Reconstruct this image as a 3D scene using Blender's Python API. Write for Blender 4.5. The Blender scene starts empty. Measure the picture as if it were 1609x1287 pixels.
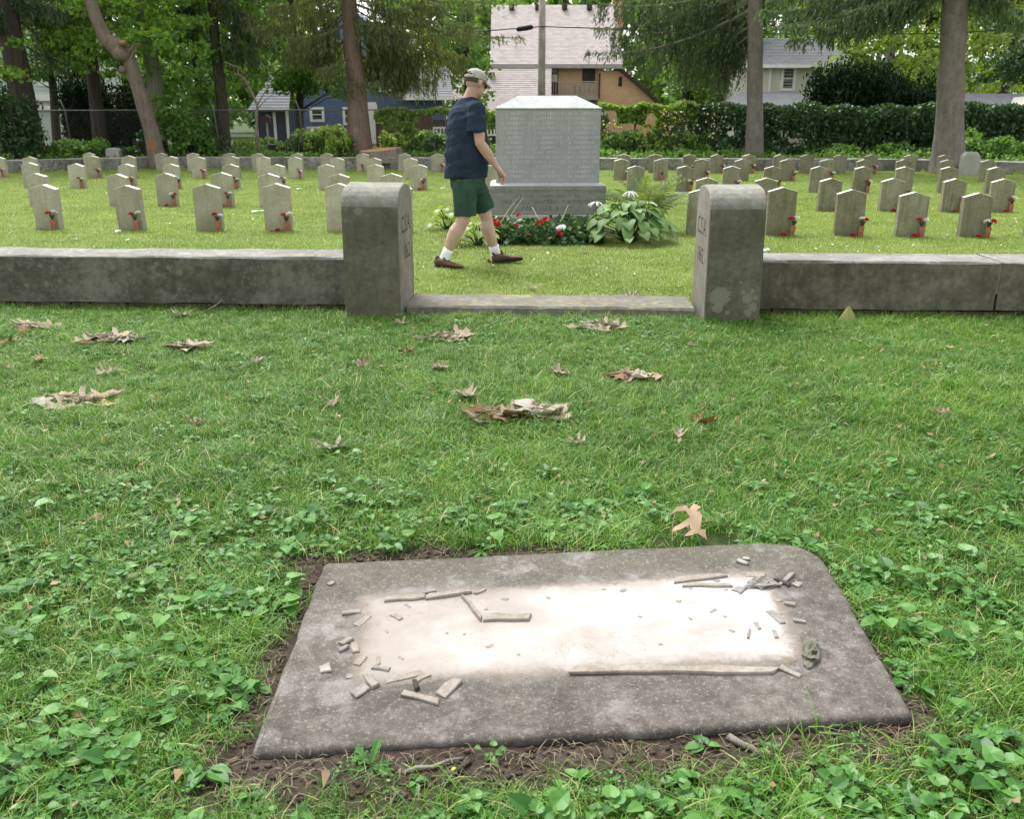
import bpy, bmesh, math, random
import numpy as np
from mathutils import Vector, Matrix, Euler
random.seed(7); rng = np.random.default_rng(7)
R = math.radians; PI = math.pi
SC = bpy.context.scene; COL = SC.collection

# ------------------------------------------------------------------ camera, sky, sun, exposure
F_PX, CX, CY, CAM_H = 1400.0, 804.5, 643.5, 1.32
PITCH = math.atan((CY - 190.0) / F_PX)
cd = bpy.data.cameras.new('camera'); cam = bpy.data.objects.new('camera', cd); COL.objects.link(cam)
cam.location = (0, 0, CAM_H); cam.rotation_euler = (PI / 2 - PITCH, 0, 0)
cd.sensor_width = 36; cd.lens = 36 * F_PX / 1609; cd.clip_start = .05; cd.clip_end = 1500
cd.dof.use_dof = True; cd.dof.focus_distance = 3.6; cd.dof.aperture_fstop = 9.0
SC.camera = cam
wd = bpy.data.worlds.new('World'); SC.world = wd; wd.use_nodes = True
SUN_EL, SUN_AZ = R(58), R(-25)          # azimuth measured from +Y towards +X
wn = wd.node_tree; bgn = wn.nodes['Background']
sky = wn.nodes.new('ShaderNodeTexSky'); sky.sky_type = 'NISHITA'; sky.sun_disc = False
sky.sun_elevation = SUN_EL; sky.sun_rotation = SUN_AZ; sky.dust_density = 3.0; sky.air_density = 1.0
hs = wn.nodes.new('ShaderNodeHueSaturation'); hs.inputs['Saturation'].default_value = .04
wn.links.new(sky.outputs[0], hs.inputs['Color']); wn.links.new(hs.outputs[0], bgn.inputs['Color'])
bgn.inputs['Strength'].default_value = .15
sl = bpy.data.lights.new('sun', 'SUN'); sun = bpy.data.objects.new('sun', sl); COL.objects.link(sun)
sl.energy = 1.5; sl.angle = R(25); sl.color = (1, .965, .9)
sdir = Vector((math.sin(SUN_AZ) * math.cos(SUN_EL), math.cos(SUN_AZ) * math.cos(SUN_EL), math.sin(SUN_EL)))
sun.rotation_euler = sdir.to_track_quat('Z', 'Y').to_euler(); sun.location = (0, 0, 30)
vs = SC.view_settings; vs.view_transform = 'Standard'; vs.look = 'None'; vs.gamma = 1; vs.exposure = 1.35
SC.cycles.use_denoising = True
SC.cycles.max_bounces = 6; SC.cycles.transparent_max_bounces = 6

# ------------------------------------------------------------------ placing
SP, CP = math.sin(PITCH), math.cos(PITCH)
def ray(px, py):
    u = (px - CX) / F_PX; v = -(py - CY) / F_PX
    return Vector((u, CP + v * SP, -SP + v * CP))
def gnd(px, py, z=0.0):                 # the point of a horizontal plane
    d = ray(px, py); t = (z - CAM_H) / d.z
    return Vector((d.x * t, d.y * t, z))
def dep(px, py, y):                     # the point at a depth y from the camera
    d = ray(px, py); t = y / d.y
    return Vector((d.x * t, y, CAM_H + d.z * t))
def row(px, py, y0, k):                 # the point on a vertical plane y = y0 + k x
    d = ray(px, py); t = y0 / (d.y - k * d.x)
    return Vector((d.x * t, d.y * t, CAM_H + d.z * t))
WALL_L, WALL_R = -10.4, 10.6
def wall_y(x):                          # line of the back wall
    y = 26.1 - .074 * x
    if x < WALL_L: y = 26.1 - .074 * WALL_L - (WALL_L - x) * .8
    if x > WALL_R: y = 26.1 - .074 * WALL_R - (x - WALL_R) * .8
    return y
def gz(x, y):                           # ground height
    d = y - wall_y(x)
    return 0.0 if d < .1 else min(.30, .26 + .02 * d)

# ------------------------------------------------------------------ objects
def new_mesh(name, V, F, mats=None, fm=None, smooth=False):
    me = bpy.data.meshes.new(name)
    me.from_pydata([tuple(v) for v in V], [], F)
    for m in (mats or []): me.materials.append(m)
    if fm: me.polygons.foreach_set('material_index', fm)
    if smooth: me.polygons.foreach_set('use_smooth', [True] * len(me.polygons))
    me.update(); return me
def fast_mesh(name, V, k, mat=None, tint=None, smooth=False):
    """V (n*k,3): n separate polygons of k corners each"""
    V = np.asarray(V, dtype=np.float32).reshape(-1, 3); n = len(V) // k
    me = bpy.data.meshes.new(name); me.vertices.add(len(V)); me.vertices.foreach_set('co', V.ravel())
    me.loops.add(len(V)); me.loops.foreach_set('vertex_index', np.arange(len(V), dtype=np.int32))
    me.polygons.add(n); me.polygons.foreach_set('loop_start', np.arange(0, n * k, k, dtype=np.int32))
    me.polygons.foreach_set('loop_total', np.full(n, k, dtype=np.int32))
    if mat: me.materials.append(mat)
    if tint is not None:
        a = me.attributes.new('tint', 'FLOAT', 'FACE'); a.data.foreach_set('value', np.asarray(tint, dtype=np.float32))
    me.update(calc_edges=True); me.validate(); return me
def put(name, me, parent=None, loc=None, rot=None, kind=None):
    o = bpy.data.objects.new(name, me); COL.objects.link(o)
    if loc is not None: o.location = loc
    if rot is not None: o.rotation_euler = rot
    if parent is not None: o.parent = parent
    if kind: o['kind'] = kind
    return o
def tag(o, label, cat, group=None, kind=None):
    o['label'] = label; o['category'] = cat
    if group: o['group'] = group
    if kind: o['kind'] = kind
    return o
def thing(name, label, cat, loc=(0, 0, 0), rz=0, group=None):
    return tag(put(name, None, loc=loc, rot=(0, 0, rz)), label, cat, group)

class MB:
    def __init__(s): s.V = []; s.F = []; s.M = []; s.m = 0
    def add(s, V, F):
        b = len(s.V); s.V += [tuple(v) for v in V]; s.F += [[i + b for i in f] for f in F]; s.M += [s.m] * len(F); return s
    def box(s, x0, x1, y0, y1, z0, z1, rz=0, at=(0, 0, 0)):
        V = [(x, y, z) for z in (z0, z1) for y in (y0, y1) for x in (x0, x1)]
        if rz or at != (0, 0, 0):
            c, n = math.cos(rz), math.sin(rz); V = [(c * x - n * y + at[0], n * x + c * y + at[1], z + at[2]) for x, y, z in V]
        return s.add(V, [(0, 2, 3, 1), (4, 5, 7, 6), (0, 1, 5, 4), (2, 6, 7, 3), (0, 4, 6, 2), (1, 3, 7, 5)])
    def bar(s, a, b, w, h=None):          # square bar between two points
        return s.tube([a, b], [w, w] if h is None else [w, h], 4)
    def tube(s, path, radii, n=8, cap=True):
        P = [Vector(p) for p in path]; k = len(P); V = []; F = []
        t0 = (P[1] - P[0]).normalized(); up = Vector((0, 0, 1)) if abs(t0.z) < .9 else Vector((1, 0, 0))
        u = t0.cross(up).normalized()
        for i in range(k):
            t = ((P[min(i + 1, k - 1)] - P[max(i - 1, 0)])).normalized()
            u = (u - t * u.dot(t)).normalized(); w = t.cross(u)
            r = radii[i] if hasattr(radii, '__len__') else radii
            ru, rw = r if hasattr(r, '__len__') else (r, r)
            for j in range(n):
                a = 2 * PI * (j + .5) / n; V.append(P[i] + u * (math.cos(a) * ru) + w * (math.sin(a) * rw))
        for i in range(k - 1):
            for j in range(n):
                F.append((i * n + j, i * n + (j + 1) % n, (i + 1) * n + (j + 1) % n, (i + 1) * n + j))
        if cap: F += [tuple(range(n - 1, -1, -1)), tuple((k - 1) * n + j for j in range(n))]
        return s.add(V, F)
    def loft(s, rings, cap=True):
        n = len(rings[0]); V = [v for r in rings for v in r]; F = []
        for i in range(len(rings) - 1):
            for j in range(n): F.append((i * n + j, i * n + (j + 1) % n, (i + 1) * n + (j + 1) % n, (i + 1) * n + j))
        if cap: F += [tuple(range(n - 1, -1, -1)), tuple((len(rings) - 1) * n + j for j in range(n))]
        return s.add(V, F)
    def ball(s, c, r, n=10, m=7):
        r = r if hasattr(r, '__len__') else (r, r, r); c = Vector(c)
        rings = [[c + Vector((r[0] * math.sin(PI * i / m) * math.cos(2 * PI * j / n), r[1] * math.sin(PI * i / m) * math.sin(2 * PI * j / n), -r[2] * math.cos(PI * i / m))) for j in range(n)] for i in range(1, m)]
        return s.loft(rings)
    def prism(s, prof, a, b, axis=0):     # profile of (p,q) swept from a to b along an axis
        n = len(prof); V = []
        for t in (a, b):
            for p, q in prof: V.append({0: (t, p, q), 1: (p, t, q), 2: (p, q, t)}[axis])
        return s.add(V, [tuple(range(n)), tuple(range(2 * n - 1, n - 1, -1))] + [(i, i + n, (i + 1) % n + n, (i + 1) % n) for i in range(n)])
    def mesh(s, name, mats, smooth=False, bevel=0, segs=2):
        mats = mats if isinstance(mats, (list, tuple)) else [mats]
        me = new_mesh(name, s.V, s.F, mats, s.M, smooth)
        bm = bmesh.new(); bm.from_mesh(me); bmesh.ops.recalc_face_normals(bm, faces=bm.faces)
        if bevel: bmesh.ops.bevel(bm, geom=bm.edges[:], offset=bevel, segments=segs, affect='EDGES', clamp_overlap=True, profile=.6)
        bm.to_mesh(me); bm.free(); return me
    def put(s, name, mats, parent=None, smooth=False, bevel=0, segs=2, **k):
        return put(name, s.mesh(name, mats, smooth, bevel, segs), parent, **k)

def remeshed(mb, name, mat, voxel, smooth_it=6, fac=.5, disp=None):
    """one continuous skin over overlapping shapes"""
    me = mb.mesh(name + '_raw', mat); o = bpy.data.objects.new('tmp', me); COL.objects.link(o)
    m = o.modifiers.new('r', 'REMESH'); m.mode = 'VOXEL'; m.voxel_size = voxel; m.use_smooth_shade = True
    if smooth_it:
        m = o.modifiers.new('s', 'SMOOTH'); m.iterations = smooth_it; m.factor = fac
    dg = bpy.context.evaluated_depsgraph_get(); out = bpy.data.meshes.new_from_object(o.evaluated_get(dg)); out.name = name
    bpy.data.objects.remove(o); bpy.data.meshes.remove(me)
    if disp:
        co = np.empty(len(out.vertices) * 3, dtype=np.float32); out.vertices.foreach_get('co', co); co = co.reshape(-1, 3)
        no = np.empty(len(out.vertices) * 3, dtype=np.float32); out.vertices.foreach_get('normal', no); no = no.reshape(-1, 3)
        co += no * disp(co)[:, None]; out.vertices.foreach_set('co', co.ravel()); out.update()
    out.materials.clear(); out.materials.append(mat)
    out.polygons.foreach_set('use_smooth', [True] * len(out.polygons)); return out

# ------------------------------------------------------------------ materials
class Mat:
    def __init__(s, name):
        s.m = bpy.data.materials.new(name); s.m.use_nodes = True; s.t = s.m.node_tree; s.t.nodes.clear()
        s.out = s.t.nodes.new('ShaderNodeOutputMaterial'); s.tc = None
    def n(s, typ, ins=None, out=0, **props):
        nd = s.t.nodes.new('ShaderNode' + typ)
        for k, v in props.items(): setattr(nd, k, v)
        for k, v in (ins or {}).items():
            if isinstance(v, bpy.types.NodeSocket): s.t.links.new(v, nd.inputs[k])
            else: nd.inputs[k].default_value = v
        return nd.outputs[out]
    def obj(s):
        if s.tc is None: s.tc = s.n('TexCoord', out='Object')
        return s.tc
    def world(s): return s.n('NewGeometry', out='Position')
    def noise(s, scale, detail=5, rough=.55, co=None, dist=0):
        return s.n('TexNoise', {'Vector': co or s.obj(), 'Scale': scale, 'Detail': detail, 'Roughness': rough, 'Distortion': dist})
    def vor(s, scale, co=None, out=0, feature='F1', rand=1):
        return s.n('TexVoronoi', {'Vector': co or s.obj(), 'Scale': scale, 'Randomness': rand}, out=out, feature=feature)
    def map(s, scale=(1, 1, 1), co=None, loc=(0, 0, 0)): return s.n('Mapping', {'Vector': co or s.obj(), 'Scale': scale, 'Location': loc})
    def ramp(s, fac, stops, interp='LINEAR'):
        nd = s.t.nodes.new('ShaderNodeValToRGB'); cr = nd.color_ramp; cr.interpolation = interp
        while len(cr.elements) < len(stops): cr.elements.new(.5)
        for e, (p, c) in zip(cr.elements, stops):
            e.position = p; e.color = (*c, 1) if hasattr(c, '__len__') else (c, c, c, 1)
        s.t.links.new(fac, nd.inputs[0]); return nd.outputs[0]
    def mix(s, f, a, b, mode='MIX'):
        nd = s.t.nodes.new('ShaderNodeMix'); nd.data_type = 'RGBA'; nd.blend_type = mode
        for i, v in ((0, f), (6, a), (7, b)):
            if isinstance(v, bpy.types.NodeSocket): s.t.links.new(v, nd.inputs[i])
            else: nd.inputs[i].default_value = (*v, 1) if hasattr(v, '__len__') and len(v) == 3 else v
        return nd.outputs[2]
    def math(s, op, a, b=0.0, clamp=False):
        nd = s.t.nodes.new('ShaderNodeMath'); nd.operation = op; nd.use_clamp = clamp
        for i, v in ((0, a), (1, b)):
            if isinstance(v, bpy.types.NodeSocket): s.t.links.new(v, nd.inputs[i])
            else: nd.inputs[i].default_value = v
        return nd.outputs[0]
    def bump(s, h, strength=.3, dist=.01, normal=None):
        ins = {'Height': h, 'Strength': strength, 'Distance': dist}
        if normal is not None: ins['Normal'] = normal
        return s.n('Bump', ins)
    def done(s, color, rough=.8, bump=None, spec=.3, metal=0, trans=0, tcol=None):
        ins = {'Base Color': color if isinstance(color, bpy.types.NodeSocket) else (*color, 1), 'Roughness': rough, 'Specular IOR Level': spec, 'Metallic': metal}
        if bump is not None: ins['Normal'] = bump
        b = s.n('BsdfPrincipled', ins)
        if trans:
            tb = s.n('BsdfTranslucent', {'Color': tcol if tcol is not None else ins['Base Color']})
            b = s.n('MixShader', {0: trans, 1: b, 2: tb})
        s.t.links.new(b, s.out.inputs[0]); return s.m

def simple(name, c, rough=.7, var=.25, scale=8, bump=.15, bs=60, bd=.004, spec=.3, metal=0):
    M = Mat(name); c = np.array(c); f = M.noise(scale, 6)
    col = M.ramp(f, [(.3, tuple(c * (1 - var))), (.7, tuple(np.minimum(c * (1 + var), .95)))])
    return M.done(col, rough, M.bump(M.noise(bs, 4), bump, bd), spec, metal)
def stone(name, lo, mid, hi, scale=3, speck=.5, lichen=None, lscale=14, lamt=.5, moss=None, bump=.5, bd=.006, streak=False):
    M = Mat(name); co = M.obj()
    big = M.noise(scale, 8, .62, dist=.4); f2 = M.noise(scale * 9, 6, .6)
    f = M.math('ADD', M.math('MULTIPLY', big, .65), M.math('MULTIPLY', f2, .35))
    col = M.ramp(f, [(.34, lo), (.5, mid), (.66, hi)])
    if streak:
        st = M.noise(1, 5, .6, co=M.map((14, 14, 1.3))); col = M.mix(M.ramp(st, [(.45, 0), (.7, .55)]), col, lo)
    if moss: col = M.mix(M.ramp(M.noise(scale * 1.3, 6, .65, co=M.map((1, 1, 1), loc=(5, 3, 9))), [(.5, 0), (.68, .75)]), col, moss)
    mot = M.noise(scale * 5, 6, .7, co=M.map((1, 1, 1), loc=(8, 2, 6))); col = M.mix(M.ramp(mot, [(.36, .55), (.5, 0)]), col, lo); col = M.mix(M.ramp(mot, [(.54, 0), (.68, .45)]), col, hi)
    if lichen:
        v2 = M.vor(lscale * 2.7, M.map((1, 1, 1), loc=(1, 6, 3))); nm2 = M.noise(lscale * .3, 5, .65, co=M.map((1, 1, 1), loc=(7, 1, 4)))
        w2 = M.math('ADD', v2, M.math('MULTIPLY', M.math('SUBTRACT', M.noise(lscale * 6, 4, .7), .5), .7)); col = M.mix(M.math('MULTIPLY', M.math('MULTIPLY', M.ramp(w2, [(.25, 1), (.40, 0)]), M.ramp(nm2, [(.46, 0), (.58, 1)])), lamt * .8), col, lichen)
        v = M.vor(lscale); nm = M.noise(lscale * .22, 4, .6, co=M.map((1, 1, 1), loc=(3, 8, 1)))
        wob = M.math('ADD', v, M.math('MULTIPLY', M.math('SUBTRACT', M.noise(lscale * 3, 4), .5), .5))
        spots = M.math('MULTIPLY', M.ramp(wob, [(.22, 1), (.34, 0)]), M.ramp(nm, [(.5, 0), (.6, 1)]))
        col = M.mix(M.math('MULTIPLY', spots, lamt), col, lichen)
    fine = M.noise(170, 3, .7)
    col = M.mix(M.math('MULTIPLY', M.ramp(fine, [(.3, 1), (.5, 0)]), .35 * speck), col, tuple(np.array(lo) * .6))
    col = M.mix(M.math('MULTIPLY', M.ramp(M.vor(95), [(.1, 1), (.2, 0)]), .35 * speck), col, tuple(np.minimum(np.array(hi) * 1.5, .7)))
    h = M.math('ADD', M.math('MULTIPLY', f2, .5), M.math('MULTIPLY', M.noise(90, 5, .7), .5))
    return M.done(col, .93, M.bump(h, bump, bd), .2)
def leafy(name, a, b, c, trans=.35, rough=.5, pos=False, spec=.35):
    """leaf colours picked by each leaf's own tint"""
    M = Mat(name); t = M.n('Attribute', out='Fac', attribute_name='tint')
    t = M.math('ADD', M.math('MULTIPLY', t, .75), M.math('MULTIPLY', M.noise(1.1, 3, co=M.world()), .25))
    col = M.ramp(t, [(.1, a), (.5, b), (.9, c)])
    tc = M.mix(1.0, col, (1.0, 1.0, .35), 'MULTIPLY'); tc = M.mix(1.0, tc, (1.7, 1.7, 1.7), 'MULTIPLY')
    return M.done(col, rough, None, spec, 0, trans, tc)
# ------------------------------------------------------------------ ground
def vnoise(x, y, s, seed=0):
    x = np.asarray(x, float) * s + seed * 17.3; y = np.asarray(y, float) * s + seed * 9.1
    def h(i, j):
        v = np.sin(i * 127.1 + j * 311.7 + seed * 3.7) * 43758.5453; return v - np.floor(v)
    i, j = np.floor(x), np.floor(y); fx, fy = x - i, y - j
    fx = fx * fx * (3 - 2 * fx); fy = fy * fy * (3 - 2 * fy)
    return (h(i, j) * (1 - fx) + h(i + 1, j) * fx) * (1 - fy) + (h(i, j + 1) * (1 - fx) + h(i + 1, j + 1) * fx) * fy
def fbm(x, y, s, seed=0):
    return (vnoise(x, y, s, seed) * .55 + vnoise(x, y, s * 2.1, seed + 1) * .28 + vnoise(x, y, s * 4.3, seed + 2) * .17)

SLAB = [gnd(393, 1185, .016), gnd(1438, 1123, .036), gnd(1276, 848, .034), gnd(509, 884, .018)]   # front-left, front-right, back-right, back-left
SXY = np.array([[p.x, p.y] for p in SLAB])
def slab_dist(x, y):                    # signed distance to the slab's outline (inside negative)
    x = np.asarray(x, float); y = np.asarray(y, float)
    d = np.full(x.shape, -1e9)
    for i in range(4):
        a, b = SXY[i], SXY[(i + 1) % 4]; e = b - a; n = np.array([e[1], -e[0]]) / np.hypot(*e)
        d = np.maximum(d, (x - a[0]) * n[0] + (y - a[1]) * n[1])
    br = SXY[2]                          # the worn, rounded far right corner
    c = br + np.array([-.20, -.22]); dd = np.maximum(0, x - c[0]) ** 2 + np.maximum(0, y - c[1]) ** 2
    corner = (x > c[0]) & (y > c[1]); return np.where(corner, np.maximum(d, np.sqrt(dd) - .20), d)
def dirt(x, y):                         # bare soil: 0 grass .. 1 bare
    x = np.asarray(x, float); y = np.asarray(y, float); d = slab_dist(x, y)
    n = fbm(x, y, 7, 3) - .5
    front = (y < SXY[0][1] + .12) * 1.0; back = (y > SXY[3][1] - .05) * (x < .25) * (vnoise(x, y, 4, 15) > .3) * 1.0; left = (x < SXY[0][0] + .15) * (y < SXY[3][1] + .1) * 1.0
    wid = .04 + .07 * back + .125 * front * (vnoise(x, y, 3, 5) > .25) + .12 * left * (vnoise(x, y, 2.2, 8))
    a = np.clip(1.25 - (d + n * .16) / wid, 0, 1) * (d > -.4)
    wl = np.abs(y - (6.30 - .05 * x)); a = np.maximum(a, np.clip(1 - wl / .07, 0, 1) * (np.abs(x + .0) > 1.1))
    return np.clip(a, 0, 1)
def bumpz(x, y): return (fbm(x, y, 1.3, 11) - .5) * .035 * (np.asarray(y) < 6.0)

M = Mat('soil_and_thatch'); dn = M.n('Attribute', out='Fac', attribute_name='dirt'); co = M.world()
g = M.ramp(M.noise(22, 6, .65, co), [(.3, (.018, .028, .008)), (.55, (.040, .065, .015)), (.78, (.12, .12, .05))])
s_ = M.ramp(M.noise(35, 7, .7, co), [(.3, (.022, .016, .012)), (.5, (.055, .041, .032)), (.72, (.12, .095, .075))])
ms = M.ramp(M.noise(9, 4, .6, co), [(.55, 0), (.7, .5)])
s_ = M.mix(ms, s_, (.06, .075, .022))
lawn = M.ramp(M.noise(3, 6, .65, co), [(.3, (.11, .18, .036)), (.5, (.17, .24, .06)), (.7, (.25, .30, .10))])
far = M.n('Attribute', out='Fac', attribute_name='lawn')
col = M.mix(dn, M.mix(far, g, lawn), s_)
m_ground = M.done(col, .95, M.bump(M.noise(45, 7, .7, co), .8, .02), .15)

xs = np.unique(np.concatenate([np.arange(-3, 3.01, .04), np.arange(-14, 14.1, .25), np.linspace(-400, 400, 41)]).round(3))
ys = np.unique(np.concatenate([np.arange(.6, 4.2, .04), np.arange(4.2, 34, .12), np.linspace(-60, 500, 57)]).round(3))
GX, GY = np.meshgrid(xs, ys); wy = np.vectorize(wall_y)(GX); d_ = GY - wy
GZ = np.where(d_ < .12, 0, np.minimum(.30, .26 + .02 * d_)) + np.where(d_ < 0, bumpz(GX, GY), 0) * (np.abs(GX) < 8)
GZ -= np.where(slab_dist(GX, GY) < -.02, .02, 0)
nx, ny = len(xs), len(ys); idx = np.arange(nx * ny).reshape(ny, nx)
Q = np.stack([idx[:-1, :-1], idx[:-1, 1:], idx[1:, 1:], idx[1:, :-1]], -1).reshape(-1, 4)
me = bpy.data.meshes.new('ground'); V = np.stack([GX, GY, GZ], -1).reshape(-1, 3).astype(np.float32)
me.vertices.add(len(V)); me.vertices.foreach_set('co', V.ravel())
me.loops.add(Q.size); me.loops.foreach_set('vertex_index', Q.ravel().astype(np.int32))
me.polygons.add(len(Q)); me.polygons.foreach_set('loop_start', np.arange(0, Q.size, 4, dtype=np.int32)); me.polygons.foreach_set('loop_total', np.full(len(Q), 4, dtype=np.int32))
me.polygons.foreach_set('use_smooth', np.ones(len(Q), dtype=bool))
for nm, val in (('dirt', dirt(GX, GY)), ('lawn', np.clip((GY - 6.6 + .05 * GX) / .15, 0, 1) * (d_ < .5))):
    a = me.attributes.new(nm, 'FLOAT', 'POINT'); a.data.foreach_set('value', np.asarray(val, dtype=np.float32).ravel())
me.materials.append(m_ground); me.update(calc_edges=True)
put('ground', me, kind='structure')

# ------------------------------------------------------------------ grass and weeds (nobody could count them)
SRC = bpy.data.collections.new('grass_sources')      # not linked to the scene: only the scattered copies are drawn
def scatter(name, P, rot, sc, vi, sources, label, cat):
    P = np.asarray(P, dtype=np.float32); n = len(P)
    c = bpy.data.collections.new(name + '_sources')
    for i, me in enumerate(sources):
        o = bpy.data.objects.new('%s_%02d' % (name, i), me); c.objects.link(o)
    me = bpy.data.meshes.new(name); me.vertices.add(n); me.vertices.foreach_set('co', P.ravel())
    for nm, ty, dat, fld in (('rot', 'FLOAT_VECTOR', rot, 'vector'), ('sc', 'FLOAT', sc, 'value'), ('vi', 'INT', vi, 'value')):
        a = me.attributes.new(nm, ty, 'POINT'); a.data.foreach_set(fld, np.ascontiguousarray(dat, dtype=np.int32 if ty == 'INT' else np.float32).ravel())
    o = put(name, me, kind='stuff'); tag(o, label, cat)
    ng = bpy.data.node_groups.new(name, 'GeometryNodeTree')
    ng.interface.new_socket('Geometry', in_out='INPUT', socket_type='NodeSocketGeometry'); ng.interface.new_socket('Geometry', in_out='OUTPUT', socket_type='NodeSocketGeometry')
    N = ng.nodes; L = ng.links; gi = N.new('NodeGroupInput'); go = N.new('NodeGroupOutput')
    iop = N.new('GeometryNodeInstanceOnPoints'); ci = N.new('GeometryNodeCollectionInfo')
    ci.inputs['Collection'].default_value = c; ci.inputs['Separate Children'].default_value = True; ci.inputs['Reset Children'].default_value = True
    def att(nm, ty):
        a = N.new('GeometryNodeInputNamedAttribute'); a.data_type = ty; a.inputs['Name'].default_value = nm; return a.outputs['Attribute']
    e2r = N.new('FunctionNodeEulerToRotation')
    L.new(gi.outputs[0], iop.inputs['Points']); L.new(ci.outputs[0], iop.inputs['Instance']); iop.inputs['Pick Instance'].default_value = True
    L.new(att('vi', 'INT'), iop.inputs['Instance Index']); L.new(att('rot', 'FLOAT_VECTOR'), e2r.inputs[0]); L.new(e2r.outputs[0], iop.inputs['Rotation'])
    L.new(att('sc', 'FLOAT'), iop.inputs['Scale']); L.new(iop.outputs[0], go.inputs[0])
    m = o.modifiers.new('scatter', 'NODES'); m.node_group = ng
    return o

def blades(n, rad, lmin, lmax, w, lean, segs=3, tint0=0, tint1=1):
    V = []; T = []
    for _ in range(n):
        a = rng.uniform(0, 2 * PI); r = rad * math.sqrt(rng.uniform()); x, y = r * math.cos(a), r * math.sin(a)
        L = rng.uniform(lmin, lmax); d = rng.uniform(0, 2 * PI); dx, dy = math.cos(d), math.sin(d); k = rng.uniform(.25, 1) * lean; ww = w * rng.uniform(.7, 1.3)
        pts = []
        for s in range(segs + 1):
            t = s / segs; out = L * k * t * t * .9; up = L * t * (1 - .45 * k * t)
            q = ww * (1 - t) ** .6 * .5 if s < segs else ww * .06
            c = np.array([x + dx * out, y + dy * out, up - .004]); sd = np.array([-dy, dx, 0]) * q
            pts.append((c - sd, c + sd))
        for s in range(segs): V += [pts[s][0], pts[s][1], pts[s + 1][1], pts[s + 1][0]]
        T += [rng.uniform(tint0, tint1)] * segs
    return np.array(V), T
def grass_mat(name, a, b, c, dry, trans=.3):
    M = Mat(name); t = M.n('Attribute', out='Fac', attribute_name='tint'); r = M.n('ObjectInfo', out='Random'); co = M.world()
    big = M.noise(.55, 4, .6, co); mid = M.noise(3.0, 3, .6, co)
    f = M.math('SUBTRACT', M.math('ADD', M.math('ADD', M.math('MULTIPLY', t, .34), M.math('MULTIPLY', r, .16)), M.math('ADD', M.math('MULTIPLY', big, .40), M.math('MULTIPLY', mid, .30))), .10)
    col = M.ramp(f, [(.3, a), (.52, b), (.75, c)])
    col = M.mix(M.ramp(t, [(.90, 0), (.94, 1)]), col, dry)
    tc = M.mix(1.0, col, (1.5, 1.5, .6), 'MULTIPLY')
    return M.done(col, .42, None, .3, 0, trans * .8, tc)
m_grass = grass_mat('lawn_blade', (.030, .105, .009), (.092, .235, .020), (.215, .375, .055), (.46, .41, .20))
m_mown = grass_mat('mown_blade', (.115, .20, .032), (.225, .325, .066), (.38, .44, .145), (.50, .46, .26))
m_weed = leafy('weed_leaf', (.030, .110, .018), (.062, .185, .032), (.125, .275, .060), .25, .42, spec=.3)

tufts = []
for i in range(10):
    V, T = blades(22, .05, .018, .058 if i < 7 else .10, .0028, 1.35)
    tufts.append(fast_mesh('tuft%d' % i, V, 4, m_grass, T))
def in_view(x, y, m=1.1): return np.abs(x) < .60 * y + m
def near_pts(n, y0, y1):
    y = rng.uniform(y0, y1, n * 3); x = rng.uniform(-1, 1, n * 3) * (.60 * y1 + 1.1); k = in_view(x, y); return x[k][:n], y[k][:n]
X, Y = near_pts(52000, .95, 6.75)
LEAF = gnd(1106, 849)
keep = ((np.hypot((X - LEAF.x + .03) / .17, (Y - LEAF.y + .02) / .10) > 1) | (rng.uniform(0, 1, len(X)) < .12)) & (slab_dist(X, Y) > .012) & (rng.uniform(0, 1, len(X)) > dirt(X, Y) * 1.02) & (rng.uniform(0, 1, len(X)) < .55 + .75 * fbm(X, Y, 2.5, 21))
gate = 6.34 - .05 * X
on_wall = (Y > gate + .05) & (np.abs(X - .25) > 1.05) | (Y > gate - .19) & ((np.abs(X + .97) < .23) | (np.abs(X - 1.5) < .21)) | (Y > gate - .13) & (np.abs(X - .25) <= 1.05)
k = keep & ~on_wall; X, Y = X[k], Y[k]; n = len(X)
P = np.stack([X, Y, bumpz(X, Y)], -1)
rot = np.stack([rng.normal(0, .16, n), rng.normal(0, .16, n), rng.uniform(0, 6.28, n)], -1)
sc = rng.uniform(.65, 1.1, n) * (.75 + .55 * fbm(X, Y, 1.6, 30)) * np.where(Y > 4.5, .85, 1)
scatter('lawn_grass', P, rot, sc, rng.integers(0, 10, n), tufts, 'shaggy green lawn grass growing around the stone slab and up to the gate', 'grass')

lawn = []
for i in range(8):
    V, T = blades(240, .23, .018, .050, .0052, 1.0, 2); lawn.append(fast_mesh('mown%d' % i, V, 4, m_mown, T))
y = rng.uniform(6.4, 27.0, 60000); x = rng.uniform(-19, 19, 60000)
k = (np.abs(x) < .60 * y + 1.6) & (y < np.vectorize(wall_y)(x) - .02) & (y > 6.74 - .05 * x + .17 - .25 * (np.abs(x - .25) < 1.03)); x, y = x[k], y[k]
k = rng.uniform(0, 1, len(x)) < np.where(y < 12, 1.0, .55); x, y = x[k], y[k]
k = ~((np.abs(x - .45) < 1.15) & (np.abs(y - 11.6) < .75)); x, y = x[k], y[k]; n = len(x)
scatter('mown_lawn', np.stack([x, y, np.zeros(n)], -1), np.stack([np.zeros(n), np.zeros(n), rng.uniform(0, 6.28, n)], -1), rng.uniform(.7, 1.15, n),
        rng.integers(0, 8, n), lawn, 'pale mown cemetery lawn between the rows of headstones', 'grass')

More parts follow.
